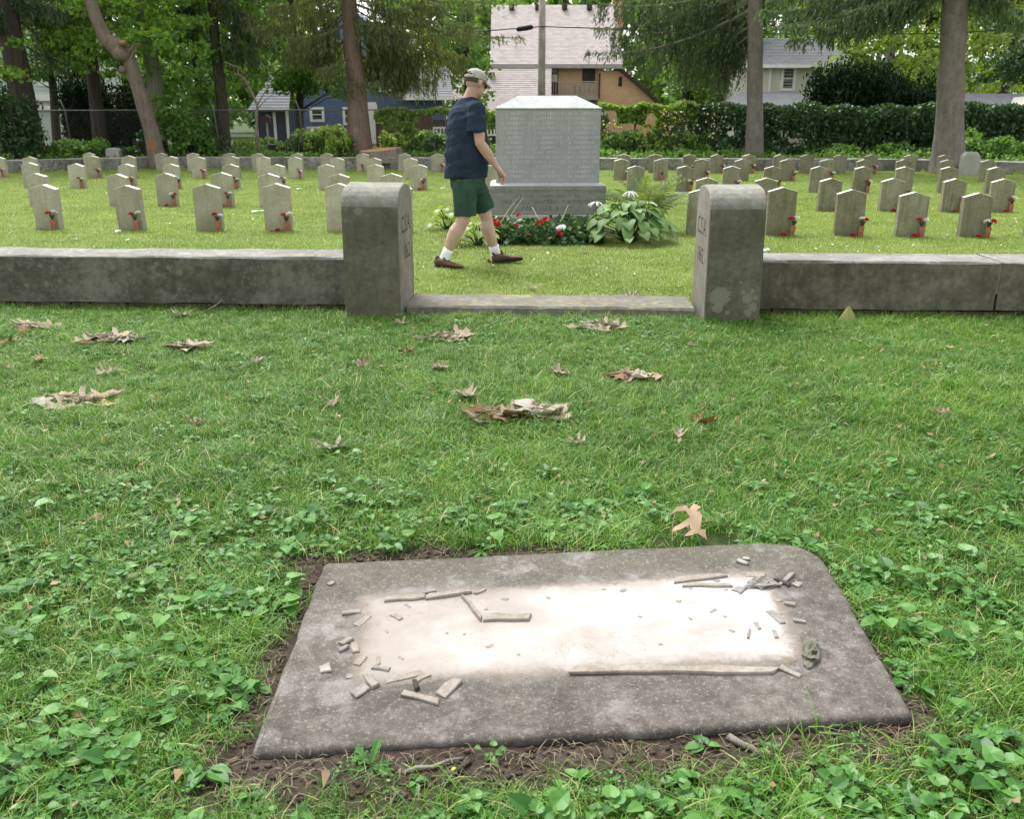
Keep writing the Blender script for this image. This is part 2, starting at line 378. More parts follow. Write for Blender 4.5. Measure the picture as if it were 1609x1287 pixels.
# broad-leaved weeds
def leaf_shape(kind):
    if kind == 'heart': return [(0, .06), (.22, -.06), (.46, .12), (.46, .42), (.26, .76), (0, 1.0), (-.26, .76), (-.46, .42), (-.46, .12), (-.22, -.06)]
    if kind == 'oval': return [(0, 0), (.17, .12), (.30, .38), (.27, .66), (.12, .9), (0, 1.0), (-.12, .9), (-.27, .66), (-.30, .38), (-.17, .12)]
    return [(0, 0), (.10, .2), (.07, .3), (.17, .45), (.10, .52), (.20, .72), (.09, .8), (0, 1), (-.09, .8), (-.20, .72), (-.10, .52), (-.17, .45), (-.07, .3), (-.10, .2)]
def leaf_tris(shape, size, base, az, pitch, cup=.18, droop=.25):
    """one bent leaf as triangles about its midrib"""
    c, s = math.cos(az), math.sin(az); out = []
    def tr(p):
        x, y = p; z = abs(x) * cup * 1.6 - droop * y * y
        yy = y * math.cos(pitch) - z * math.sin(pitch); zz = y * math.sin(pitch) + z * math.cos(pitch)
        return np.array([base[0] + (c * yy - s * x) * size, base[1] + (s * yy + c * x) * size, base[2] + zz * size])
    n = len(shape); h = n // 2
    for i in range(n):
        a, b = shape[i], shape[(i + 1) % n]; m1 = (0, .45)
        out += [tr(a), tr(b), tr(m1)]
    return out
def weed(kind, nl, size, rad, pet):
    V = []; T = []
    for i in range(nl):
        az = rng.uniform(0, 6.28); r = rad * rng.uniform(.2, 1); h = pet * rng.uniform(.5, 1)
        b = np.array([math.cos(az) * r, math.sin(az) * r, h]); sh = leaf_shape(kind); sz = size * rng.uniform(.6, 1.15)
        tv = leaf_tris(sh, sz, b, az + rng.normal(0, .5), rng.uniform(-.25, .45), .2, rng.uniform(.1, .4)); V += tv; T += [rng.uniform(0, 1)] * (len(tv) // 3)
        p0 = np.array([b[0] * .15, b[1] * .15, 0]); sd = np.array([-math.sin(az), math.cos(az), 0]) * .0012
        V += [p0 - sd, p0 + sd, b]; T += [.6]
    return fast_mesh('weed', np.array(V), 3, m_weed, T)
wsrc = [weed('heart', 7, .045, .05, .05), weed('heart', 9, .034, .055, .035), weed('heart', 5, .055, .05, .06), weed('oval', 7, .075, .015, .012), weed('oval', 8, .055, .02, .015),
        weed('jag', 9, .11, .012, .01), weed('heart', 12, .018, .05, .025), weed('heart', 14, .015, .045, .022)]
X, Y = near_pts(19000, .95, 6.3)
w = fbm(X, Y, 1.9, 44); d = slab_dist(X, Y)
pr = np.clip((w - .36) * 2.7, .18, .9) + .75 * np.exp(-np.maximum(d, 0) / .25) * (Y < SXY[2][1] + .35)
pr += .5 * np.exp(-((X + .75) / .28) ** 2 - ((Y - 2.1) / .5) ** 2)
pr += .45 * np.exp(-((X + .95) / .35) ** 2 - ((Y - 1.75) / .45) ** 2) + .35 * (Y < 1.75)
pr += .6 * np.exp(-((X - .05) / .55) ** 2 - ((Y - 2.78) / .25) ** 2)
k = (rng.uniform(0, 1.25, len(X)) < pr) & (d > .035) & (np.hypot(X - LEAF.x + .03, Y - LEAF.y) > .17) & (Y < 6.34 - .05 * X - .22) & (rng.uniform(0, 1, len(X)) > dirt(X, Y) * .85); X, Y = X[k], Y[k]; n = len(X)
vi = rng.choice(8, n, p=[.12, .15, .04, .10, .13, .10, .18, .18]); vi = np.where(Y > 3.4, rng.choice([1, 4, 6, 7, 6, 7, 6, 7], n), vi)
scatter('broadleaf_weeds', np.stack([X, Y, bumpz(X, Y) + .004], -1), np.stack([rng.normal(0, .12, n), rng.normal(0, .12, n), rng.uniform(0, 6.28, n)], -1), np.clip(rng.lognormal(-.60, .32, n), .28, .92) * np.where(Y > 3.0, .8, 1), vi, wsrc,
        'heart-shaped and oval green weed leaves crowding round the stone slab', 'weeds')

# roots, straw and crumbs of soil on the bare ground by the slab
m_straw = simple('dry_straw', (.19, .155, .10), .9, .6, 40); V = []
X, Y = near_pts(26000, .95, 3.4); k = (dirt(X, Y) > .25) & (slab_dist(X, Y) > .008); X, Y = X[k][:1700], Y[k][:1700]
for a, b in zip(X, Y):
    az = rng.uniform(0, 6.28); L = rng.uniform(.012, .06); w = .0007; z = rng.uniform(.003, .012)
    dx, dy = math.cos(az) * L, math.sin(az) * L; sx, sy = -math.sin(az) * w, math.cos(az) * w
    z0 = float(bumpz(a, b)) + z; m = rng.uniform(0, .008)
    V += [(a - sx, b - sy, z0), (a + sx, b + sy, z0), (a + dx * .5 + sx, b + dy * .5 + sy + L * .1, z0 + m), (a + dx * .5 - sx, b + dy * .5 - sy + L * .1, z0 + m)]
    V += [(a + dx * .5 - sx, b + dy * .5 - sy + L * .1, z0 + m), (a + dx * .5 + sx, b + dy * .5 + sy + L * .1, z0 + m), (a + dx + sx * .3, b + dy + sy * .3, z0 - .002), (a + dx - sx * .3, b + dy - sy * .3, z0 - .002)]
tag(put('dead_straw', fast_mesh('dead_straw', V, 4, m_straw), kind='stuff'), 'dead grass straw and fine roots on the bare soil beside the slab', 'straw')
m_crumb = simple('soil_crumb', (.055, .04, .03), .95, .6, 50); mb = MB()
X, Y = near_pts(26000, .95, 3.4); k = (dirt(X, Y) > .5) & (slab_dist(X, Y) > .01); X, Y = X[k][:900], Y[k][:900]
for a, b in zip(X, Y):
    r = rng.uniform(.002, .008); mb.ball((a, b, float(bumpz(a, b)) + r * .3), (r * rng.uniform(.7, 1.4), r, r * .7), 5, 4)
tag(mb.put('soil_crumbs', m_crumb, smooth=True, kind='stuff'), 'crumbs of dark soil on the bare ground along the slab edge', 'soil')

# white clover heads in the lawns, brown leaf crumbs in the near grass
m_clov = simple('white_clover', (.70, .70, .64), .8, .1, 40); m_lit = simple('brown_leaf_crumb', (.25, .17, .10), .9, .5, 15); V = []; V2 = []
y = 6.9 + 18 * rng.uniform(0, 1, 900) ** 1.4; x = rng.uniform(-1, 1, 900) * (.6 * y + .8); k = fbm(x, y, .8, 71) > .48; x, y = x[k], y[k]
xa, ya = near_pts(700, 1.1, 6.0); k = slab_dist(xa, ya) > .06; xa, ya = xa[k], ya[k]
def flake(a, b, z, s, e):
    q = rng.uniform(0, 6.28); c, d = math.cos(q) * s, math.sin(q) * s; t = rng.normal(0, .35, 4) * s; return [(a - c, b - d, z + t[0]), (a + d * e, b - c * e, z + t[1]), (a + c, b + d, z + t[2]), (a - d * e, b + c * e, z + t[3])]
for a, b in zip(x, y): V += flake(a, b, .03, rng.uniform(.008, .016), .9)
for a, b in zip(xa, ya): V2 += flake(a, b, float(bumpz(a, b)) + .03, rng.uniform(.006, .020), .5)
tag(put('clover_heads', fast_mesh('clover_heads', V, 4, m_clov), kind='stuff'), 'small white clover heads dotted over the mown cemetery lawn', 'clover')
tag(put('leaf_litter', fast_mesh('leaf_litter', V2, 4, m_lit), kind='stuff'), 'small brown crumbs of dead leaf caught in the near grass', 'leaf litter')
# ------------------------------------------------------------------ stone materials
m_wall = stone('lichened_wall_stone', (.058, .056, .042), (.128, .124, .097), (.225, .22, .18), 2.2, .5, (.20, .215, .175), 13, .7, (.05, .055, .03), .6, .008)
m_wall_r = stone('brown_wall_stone', (.070, .064, .046), (.142, .131, .099), (.225, .21, .168), 2.4, .5, (.2, .2, .16), 13, .4, (.055, .06, .035), .6, .008, True)
m_wtop = stone('weathered_wall_top', (.13, .127, .115), (.20, .196, .182), (.28, .275, .26), 4, .7, (.40, .41, .37), 9, .6, None, .5, .006)  # paler stone for the upward faces of the wall blocks
m_sill = stone('sill_stone', (.105, .098, .082), (.165, .155, .132), (.24, .23, .20), 3, .6, (.34, .33, .10), 6, .45, (.17, .17, .10), .5, .008)
m_cap = stone('post_cap_stone', (.16, .16, .135), (.23, .23, .20), (.30, .30, .275), 4, .6, (.38, .39, .36), 18, .5, (.17, .18, .12), .5, .006)
m_found = simple('rubble_stone', (.10, .078, .066), .95, .45, 9, .5, 40, .01)
m_darkcut = simple('engraved_dark', (.05, .047, .04), .95)  # dark colour on the cut faces of the letters
m_inner = stone('post_inner_face', (.16, .15, .125), (.23, .215, .185), (.29, .275, .245), 2.5, .5, None, 14, .5, (.16, .16, .11), .5, .005, True)

def post_mat(name, blobs):
    M = Mat(name); f = M.math('ADD', M.math('MULTIPLY', M.noise(2.6, 8, .62), .6), M.math('MULTIPLY', M.noise(26, 6, .65), .4))
    col = M.ramp(f, [(.34, (.074, .072, .051)), (.5, (.128, .124, .091)), (.66, (.205, .20, .157))])
    mossy = M.ramp(M.noise(3.5, 5, .6, co=M.map((1, 1, .6), loc=(4, 4, 4))), [(.5, 0), (.7, .6)]); col = M.mix(mossy, col, (.058, .068, .034))
    sp = M.ramp(M.vor(48), [(.12, 1), (.2, 0)]); col = M.mix(M.math('MULTIPLY', sp, .35), col, (.26, .26, .22))
    for c, r in blobs:
        d = M.n('VectorMath', {0: M.obj(), 1: c}, operation='DISTANCE', out='Value')
        wob = M.math('ADD', d, M.math('MULTIPLY', M.math('SUBTRACT', M.noise(34, 8, .8), .5), r * 2.0))
        col = M.mix(M.ramp(wob, [(r * .86, .8), (r * .98, 0)]), col, (.215, .22, .165))
    h = M.math('ADD', M.math('MULTIPLY', M.noise(30, 5, .7), .5), M.math('MULTIPLY', M.noise(110, 5, .7), .5))
    return M.done(col, .93, M.bump(h, .6, .007), .2)

FONT_CACHE = {}
def text_mesh(txt, size, extrude, align='CENTER', res=2, spacing=1.0):
    cu = bpy.data.curves.new('t', 'FONT'); cu.body = txt; cu.size = size; cu.extrude = extrude; cu.align_x = align; cu.align_y = 'CENTER'
    cu.resolution_u = res; cu.space_character = spacing
    o = bpy.data.objects.new('t', cu); COL.objects.link(o); dg = bpy.context.evaluated_depsgraph_get()
    me = bpy.data.meshes.new_from_object(o.evaluated_get(dg)); bpy.data.objects.remove(o); bpy.data.curves.remove(cu); return me

# ------------------------------------------------------------------ gate posts
GR = -.05                                # the front wall's line, turned a little
def gate_y(x): return 6.44 + GR * x
def make_post(label, x0, x1, yf, inner, blobs, seed):
    w = (x1 - x0) / 2; D = .58; H = .905; zs = .755
    prof = [(0, -.15), (0, zs)] + [(.16 * (1 - math.cos(t)), zs + .135 * math.sin(t)) for t in np.linspace(.25, PI / 2, 5)] + [(D / 2, H)] + \
           [(D - .16 * (1 - math.cos(t)), zs + .135 * math.sin(t)) for t in np.linspace(PI / 2, .25, 5)] + [(D, zs), (D, -.15)]
    mb = MB(); n = len(prof); mb.prism(prof, -w, w, 0)
    # slightly wider foot
    mb.V = [(x * (1 + .035 * max(0, .5 - z)), y + (.018 * (.5 - z) * (-1 if y < D / 2 else 1) if z < .5 else 0), z) for x, y, z in mb.V]
    me = mb.mesh('body', [post_mat('gate_post_stone', blobs), m_cap, m_inner, m_darkcut], False, .013, 3)
    for p in me.polygons:
        nz = p.normal
        if p.center.z > zs - .002 and nz.z > .12: p.material_index = 1
        elif nz.x * inner > .7: p.material_index = 2
    o = bpy.data.objects.new('tmp', me); COL.objects.link(o)
    for txt, size, z in (('C.S.A.', .175, .615), ('1862.', .155, .415)):
        tm = text_mesh(txt, size, .006); tm.materials.clear()
        for _ in range(4): tm.materials.append(m_darkcut)
        c = bpy.data.objects.new('cut', tm); COL.objects.link(c)
        ex = Vector((0, inner, 0)); ey = Vector((0, 0, 1)); ez = Vector((inner, 0, 0))
        mt = Matrix((ex, ey, ez)).transposed().to_4x4(); mt.translation = (inner * (w + .0005 + .012 * 0), D / 2, z); c.matrix_world = mt @ Matrix.Diagonal((.92, 1, 1, 1))
        b = o.modifiers.new('b', 'BOOLEAN'); b.operation = 'DIFFERENCE'; b.solver = 'EXACT'; b.object = c; b.material_mode = 'TRANSFER'
        bpy.context.view_layer.update(); dg = bpy.context.evaluated_depsgraph_get(); m2 = bpy.data.meshes.new_from_object(o.evaluated_get(dg))
        o.modifiers.clear(); o.data = m2; bpy.data.objects.remove(c)
    me = o.data; bpy.data.objects.remove(o); me.name = 'gate_post'
    po = put('gate_post', me, loc=((x0 + x1) / 2, yf, 0), rot=(R(seed * .4), R(seed * .5), GR)); tag(po, label, 'gate post', 'gate posts')
xl0, xl1 = dep(540, 440, 6.24).x, dep(629, 440, 6.24).x; xr0, xr1 = dep(1110, 440, 6.08).x, dep(1196, 440, 6.08).x
make_post('round-topped stone gate post nearest the walking man, evenly dark green front', xl0, xl1, 6.25, 1, [((-.08, 0, .73), .03)], 1)
make_post('round-topped stone gate post with a pale lichen blotch low on its front', xr0, xr1, 6.07, -1,
          [((-.085, 0, .17), .075), ((-.10, 0, .09), .04), ((.10, 0, .16), .04), ((.13, 0, .21), .02), ((.07, 0, .20), .02), ((.14, 0, .10), .035), ((.11, 0, .06), .03), ((-.03, 0, .06), .02), ((-.02, 0, .28), .012), ((.05, 0, .27), .012), ((.155, 0, .165), .022)], -1)

# ------------------------------------------------------------------ front wall, sill
def wall_block(mb, x0, x1, z0, z1, d, jag=.006):
    nx_ = max(2, int((x1 - x0) / .12)); rings = []
    for i in range(nx_ + 1):
        x = x0 + (x1 - x0) * i / nx_; j = lambda s: jag * (vnoise(x, s, 5, 2) - .5) * 2
        rings.append([(x, j(1), z0 + j(2)), (x, j(3), z1 - .012 + j(9)), (x, .012 + j(3), z1 + j(4)), (x, d - .012, z1 + j(5)), (x, d, z1 - .012), (x, d, z0)])
    mb.loft(rings)
def set_tops(me, m, zmin):
    for p in me.polygons:
        if p.normal.z > .5 and p.center.z > zmin: p.material_index = m
def front_wall(label, x0, spans, mats, zt, seed):
    t = thing('boundary_wall', label, 'wall', (x0, gate_y(x0), 0), GR, 'low front walls')
    for a, b, dy in spans:
        mb = MB(); wall_block(mb, a, b, .030, zt + dy, .42); me = mb.mesh('stone_block', [mats, m_wtop]); set_tops(me, 1, .3); put('stone_block', me, t)
    a, b = spans[0][0], spans[-1][1]; mb = MB(); x = a
    while x < b - .05:
        L = rng.uniform(.12, .4); q = MB(); z = rng.uniform(.016, .028); q.box(x, min(x + L - .012, b), rng.uniform(.012, .05), .36, -.1, z); x += L
        q.put('foundation_stone', m_found, t, bevel=.008)
    return t
xw = xl0 - .012
wl_ = front_wall('long low lichened stone wall running from the gate post by the man', -6.9, [(0, xw + 6.9, 0)], m_wall, .375, 1)
xs2 = dep(1579, 450, 6.2).x
wr = front_wall('low brown stone wall with a pale vertical mortar joint near its end', xr1 + .012, [(0, xs2 - xr1 - .03, 0), (xs2 - xr1 - .012, 3.6, .004)], m_wall_r, .375, 2)
mb = MB(); mb.box(xs2 - xr1 - .034, xs2 - xr1 - .008, .006, .41, .15, .372); mb.put('mortar_joint', simple('pale_mortar', (.20, .19, .15), .95, .3), wr)
t = thing('gate_sill', 'flat worn stone sill lying between the two gate posts', 'sill', (xl1 + .03, gate_y(xl1) - .19, 0), GR)
mb = MB(); L = xr0 - xl1 - .075; rings = []
for i in range(25):
    x = L * i / 24; j = lambda s: .012 * (vnoise(x, s, 7, 6) - .5)
    rings.append([(x, .0 + j(1) * 1.6, -.05), (x, .0 + j(1) * 1.6, .05 + j(2)), (x, .015 + j(1), .066 + j(3)), (x, .43, .07 + j(4)), (x, .44, -.05)])
mb.loft(rings); mb.put('sill_slab', m_sill, t)
mb = MB(); mb.loft([[(-.075, .02, -.05), (-.075, .02, .055), (-.075, .42, .075), (-.075, .42, -.05)], [(-.012, .0, -.05), (-.012, .0, .045), (-.012, .42, .08), (-.012, .42, -.05)]]); mb.put('mortar_fillet', m_wtop, t, bevel=.008)
mb = MB(); mb.box(-.085, -.03, -.05, .03, -.05, .02, .3); mb.put('loose_stone', m_wtop, t, bevel=.01)

# ------------------------------------------------------------------ monument
m_gran = stone('grey_green_granite', (.265, .285, .282), (.31, .332, .328), (.36, .38, .375), 1.6, .9, None, 10, .5, None, .25, .003)
m_gran_top = stone('pale_granite', (.33, .355, .355), (.42, .445, .445), (.52, .54, .54), 5, .6, None, 10, .5, None, .25, .003)  # paler granite for the cap and the upward faces of the base
m_gran_b = stone('mossy_granite_base', (.20, .215, .185), (.255, .27, .235), (.31, .325, .29), 1.5, .8, None, 10, .5, (.21, .225, .155), .3, .003)
m_plinth = stone('pale_plinth', (.38, .37, .33), (.47, .455, .41), (.54, .53, .48), 2, .5, None, 10, .5, None, .3, .004)
m_let = simple('worn_pale_letters', (.50, .525, .515), .9); m_let2 = simple('dark_base_letters', (.155, .165, .135), .9)
YM = 11.55; pA, pB = dep(779, 230, YM), dep(943, 230, YM); xm = (pA.x + pB.x) / 2; wm = (pB.x - pA.x) / 2
zt, zb = dep(860, 171, YM).z, dep(860, 287, YM).z; zbt = dep(860, 291.5, YM - .17).z; zbb = dep(860, 337, YM - .17).z; wb = (dep(955, 310, YM - .17).x - dep(773, 310, YM - .17).x) / 2
mon = thing('memorial_monument', 'grey-green granite memorial block carved with columns of names, hipped top', 'monument', (xm, YM, 0), R(.9))
mb = MB(); DM = .62
mb.box(-wm, wm, 0, DM, zb - .004, zt); me = mb.mesh('die', m_gran, bevel=.006); put('die', me, mon)
zr = dep(860, 150, YM + DM / 2).z; xa, xb = dep(816, 150, YM + DM / 2).x - xm, dep(905, 150, YM + DM / 2).x - xm; e = .012
mb = MB(); mb.add([(-wm - e, -e, zt + .002), (wm + e, -e, zt + .002), (wm + e, DM + e, zt + .002), (-wm - e, DM + e, zt + .002), (-wm - e, -e, zt + .014), (wm + e, -e, zt + .014), (wm + e, DM + e, zt + .014), (-wm - e, DM + e, zt + .014),
                   (xa, DM / 2 - .05, zr), (xb, DM / 2 - .05, zr), (xb, DM / 2 + .05, zr), (xa, DM / 2 + .05, zr)],
                  [(3, 2, 1, 0), (0, 1, 5, 4), (1, 2, 6, 5), (2, 3, 7, 6), (3, 0, 4, 7), (4, 5, 9, 8), (5, 6, 10, 9), (6, 7, 11, 10), (7, 4, 8, 11), (8, 9, 10, 11)])
mb.put('cap', m_gran_top, mon)
mb = MB(); q = .17
mb.add([(-wb, -q, zbb), (wb, -q, zbb), (wb, DM + q, zbb), (-wb, DM + q, zbb), (-wb, -q, zbt), (wb, -q, zbt), (wb, DM + q, zbt), (-wb, DM + q, zbt), (-wm - .03, -.02, zb), (wm + .03, -.02, zb), (wm + .03, DM + .02, zb), (-wm - .03, DM + .02, zb)],
       [(3, 2, 1, 0), (0, 1, 5, 4), (1, 2, 6, 5), (2, 3, 7, 6), (3, 0, 4, 7), (4, 5, 9, 8), (5, 6, 10, 9), (6, 7, 11, 10), (7, 4, 8, 11), (8, 9, 10, 11)])
me = mb.mesh('base', [m_gran_b, m_gran_top], bevel=.008); set_tops(me, 1, zbt - .01); put('base', me, mon)
mb = MB(); mb.box(-wb + .01, wb - .01, -q - .025, DM + q + .02, -.1, zbb - .002); mb.put('plinth', m_plinth, mon, bevel=.01)
NAMES = [['C.C. ADAMS', 'G.T. BAKER', 'W. BARRETTON', 'J.W. BARNETT', 'J.F. BARKER', 'ED. BATES', 'W.S. BIRD', 'T. BRITAIN', 'L. CRANEY', 'A.A. CROWDER', 'W.N. KESSLER', 'J. DUCK', 'T. CROCKER', 'J. CUTBERT'],
         ['JOHN HENDRICK', 'JOHN MCGRAW', 'J.D. KING', 'JOHN MATTOCK', 'T.M. SLOPER', 'J.C. BRADLEY', 'D. BENEDICT', 'J.F. BISHOP', 'DAN. WALK', 'J.A. CARTERTON', 'THOS. CARTER', 'J.M. CUTTEN', 'J.M. COLE', 'ADAM DEEM'],
         ['W.B. CRAWFORD', 'J. DAVIS', 'S. DURHAM', 'J.C. DURHAM', 'C. DAVISON', 'J.T. FERGUSON', 'B. FREEMAN', 'JOHN DUPUIS', 'D.C. MALLOY', 'J.M. FORREST', 'THOS. FOSTER', 'H.T. GAINES', 'J. FORREST', 'W. FREEMAN']]
rotx = (PI / 2, 0, 0)
for ci_, xx in enumerate((785.5, 838.5, 893)):
    X0 = dep(xx, 230, YM).x - xm
    for k, s in enumerate(NAMES[ci_]):
        me = text_mesh(s, .054, .0012, 'LEFT', 1, 1.12); me.materials.clear(); me.materials.append(m_let)
        put('carved_lettering', me, mon, kind='stuff', loc=(X0, -.0012, dep(860, 178 + 7.62 * k, YM).z), rot=rotx)
for s, py, sz in (('ERECTED IN LOVING MEMORY BY UNITED DAUGHTERS', 300, .058), ('OF THE CONFEDERACY TO', 308, .062), ('MRS. ALICE WHITING WATERMAN', 317, .072), ('AND HER BOYS.', 327.5, .088)):
    me = text_mesh(s, sz, .0012, 'CENTER', 1, 1.06); me.materials.clear(); me.materials.append(m_let2)
    put('carved_lettering', me, mon, kind='stuff', loc=(0, -q - .0012, dep(860, py, YM - q).z), rot=rotx)

# ------------------------------------------------------------------ headstones and their flower vases
def head_mat(name, lo, mid, hi, moss, streak):
    M = Mat(name); M.tc = M.n('VectorMath', {0: M.n('TexCoord', out='Object'), 1: M.n('ObjectInfo', out='Location')}, operation='ADD')
    f = M.math('ADD', M.math('MULTIPLY', M.noise(4, 8, .62), .6), M.math('MULTIPLY', M.noise(32, 5, .65), .4))
    col = M.ramp(f, [(.33, lo), (.5, mid), (.66, hi)])
    st = M.noise(1, 5, .6, co=M.map((22, 22, 1.6))); col = M.mix(M.ramp(st, [(.48, 0), (.72, streak)]), col, moss)
    zz = M.n('SeparateXYZ', {0: M.n('TexCoord', out='Object')}, out='Z'); damp = M.math('ADD', zz, M.math('MULTIPLY', M.noise(9, 4), .3))
    col = M.mix(M.ramp(damp, [(.17, .5), (.32, 0)]), col, moss)
    rnd = M.n('ObjectInfo', out='Random'); col = M.mix(1.0, col, M.ramp(rnd, [(0, (.80, .79, .74)), (.5, (.98, .97, .94)), (1, (1.12, 1.11, 1.08))]), 'MULTIPLY'); blot = M.noise(6, 6, .7); col = M.mix(M.ramp(blot, [(.52, 0), (.68, .55)]), col, lo)
    lt = M.n('TexBrick', {'Vector': M.map((1, 1, 1), co=M.n('CombineXYZ', {0: M.n('SeparateXYZ', {0: M.n('TexCoord', out='Object')}, out='X'), 1: zz})), 'Color1': (1, 1, 1, 1), 'Color2': (0, 0, 0, 1), 'Mortar': (0, 0, 0, 1), 'Scale': 1.0, 'Mortar Size': .007, 'Brick Width': .022, 'Row Height': .05, 'Bias': .1})
    ax = M.math('ABSOLUTE', M.n('SeparateXYZ', {0: M.n('TexCoord', out='Object')}, out='X'))
    zone = M.math('MULTIPLY', M.ramp(ax, [(.085, 1), (.115, 0)]), M.math('MULTIPLY', M.ramp(zz, [(.24, 0), (.26, 1)]), M.ramp(zz, [(.46, 1), (.48, 0)])))
    worn = M.math('MULTIPLY', M.ramp(M.noise(14, 5, .7), [(.45, 0), (.6, 1)]), .55); col = M.mix(M.math('MULTIPLY', M.math('MULTIPLY', lt, zone), worn), col, tuple(np.minimum(np.array(hi) * 1.35, .8)))
    return M.done(col, .9, M.bump(M.noise(120, 5, .7), .4, .004), .2)
m_hs = [head_mat('headstone_marble', (.29, .285, .215), (.39, .38, .30), (.48, .465, .39), (.235, .24, .15), .45), head_mat('mossy_headstone', (.17, .17, .115), (.24, .235, .165), (.31, .305, .235), (.115, .125, .06), .75)]  # second set darker and greener: tree shade put into the colour besides moss
m_hst = [head_mat('headstone_top', (.58, .58, .55), (.68, .68, .65), (.76, .76, .74), (.55, .55, .5), .3)]  # whiter top faces: light from above is put into the colour
m_ins = simple('worn_inscription', (.45, .45, .40), .9)
def headstone_mesh(mat, ht=.58):
    w, d = .165, .05; prof = [(-w, -.12), (w, -.12), (w, ht - .05), (0, ht), (-w, ht - .05)]
    mb = MB(); mb.prism(prof, -d, d, 1); me = mb.mesh('headstone', [mat, m_hst[0]], bevel=.006, segs=2)
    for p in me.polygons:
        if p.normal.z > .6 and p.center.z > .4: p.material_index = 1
    return me
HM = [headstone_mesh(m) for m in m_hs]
m_terr = simple('terracotta_vase', (.33, .13, .07), .75, .3, 20, .2); m_red = simple('red_petal', (.55, .015, .03), .6, .3, 60); m_white = simple('white_petal', (.82, .82, .80), .6, .05, 60)
m_pink = simple('pink_petal', (.75, .20, .24), .6, .2, 60); m_stem = simple('cut_stem', (.035, .075, .03), .6, .3)
def bloom(mat, r, seed, flat=.75):
    g = np.random.default_rng(seed); V = []
    for i in range(46):
        a = g.uniform(0, 6.28); e = math.asin(g.uniform(-.3, 1)); d = np.array([math.cos(a) * math.cos(e), math.sin(a) * math.cos(e), math.sin(e) * flat]); s = np.cross(d, [0, 0, 1.01]); s /= np.linalg.norm(s) + 1e-6
        u = np.cross(s, d); p = d * r * .55; k = r * .42
        V += [p - s * k * .5, p + d * k * .4 + s * k * .6 - u * k * .5, p + d * k * 1.05 + s * k * .3, p + d * k * .8 - s * k * .7 + u * k * .6]
    return fast_mesh('bloom', V, 4, mat)
BL = {'r': [bloom(m_red, .040, 1), bloom(m_red, .036, 2)], 'w': [bloom(m_white, .046, 3, .6), bloom(m_white, .040, 4, .6)], 'p': [bloom(m_pink, .045, 5), bloom(m_pink, .04, 6)]}
mb = MB(); mb.tube([(0, 0, -.03), (0, 0, .02), (0, 0, .135), (0, 0, .14)], [.024, .025, .033, .031], 14); VASE = mb.mesh('vase', m_terr, True)
mb = MB()
for a in range(7):
    q = a * .9; mb.tube([(0, 0, .12), (.012 * math.cos(q), .012 * math.sin(q), .16), (.032 * math.cos(q), .026 * math.sin(q), .205)], [.006, .008, .004], 5)
STEM = mb.mesh('stems', m_stem)
mb = MB(); mb.tube([(0, 0, .01), (.05, .02, .018), (.12, .03, .012)], [.004, .004, .003], 5); mb.tube([(0, 0, .012), (.06, -.02, .014)], [.004, .003], 5); GSTEM = mb.mesh('stem', m_stem)
def flower_vase(p, label, kinds='rw'):
    t = thing('flower_vase', label, 'flower vase', p, random.uniform(-.25, .25), 'flower vases at the headstones'); t.rotation_euler.x = random.uniform(-.06, .06); t.rotation_euler.y = random.uniform(-.09, .09)
    put('vase', VASE, t); put('stems', STEM, t)
    nm = {'r': 'red_flower', 'w': 'white_flower', 'p': 'pink_flower'}
    for i, k in enumerate(kinds):
        put(nm[k], random.choice(BL[k]), t, ((-.030 if i == 0 else .034) + random.uniform(-.012, .012), random.uniform(-.015, .015), .215 + random.uniform(-.012, .02)), (random.uniform(-.4, .4), random.uniform(-.4, .4), random.uniform(0, 6)))
    return t
def fallen_flower(p, label, k='r'):
    t = thing('fallen_flower', label, 'flower', p, random.uniform(0, 6), 'red flowers lying at the headstones')
    put('bloom', random.choice(BL[k]), t, (0, 0, .035)); put('stem', GSTEM, t)

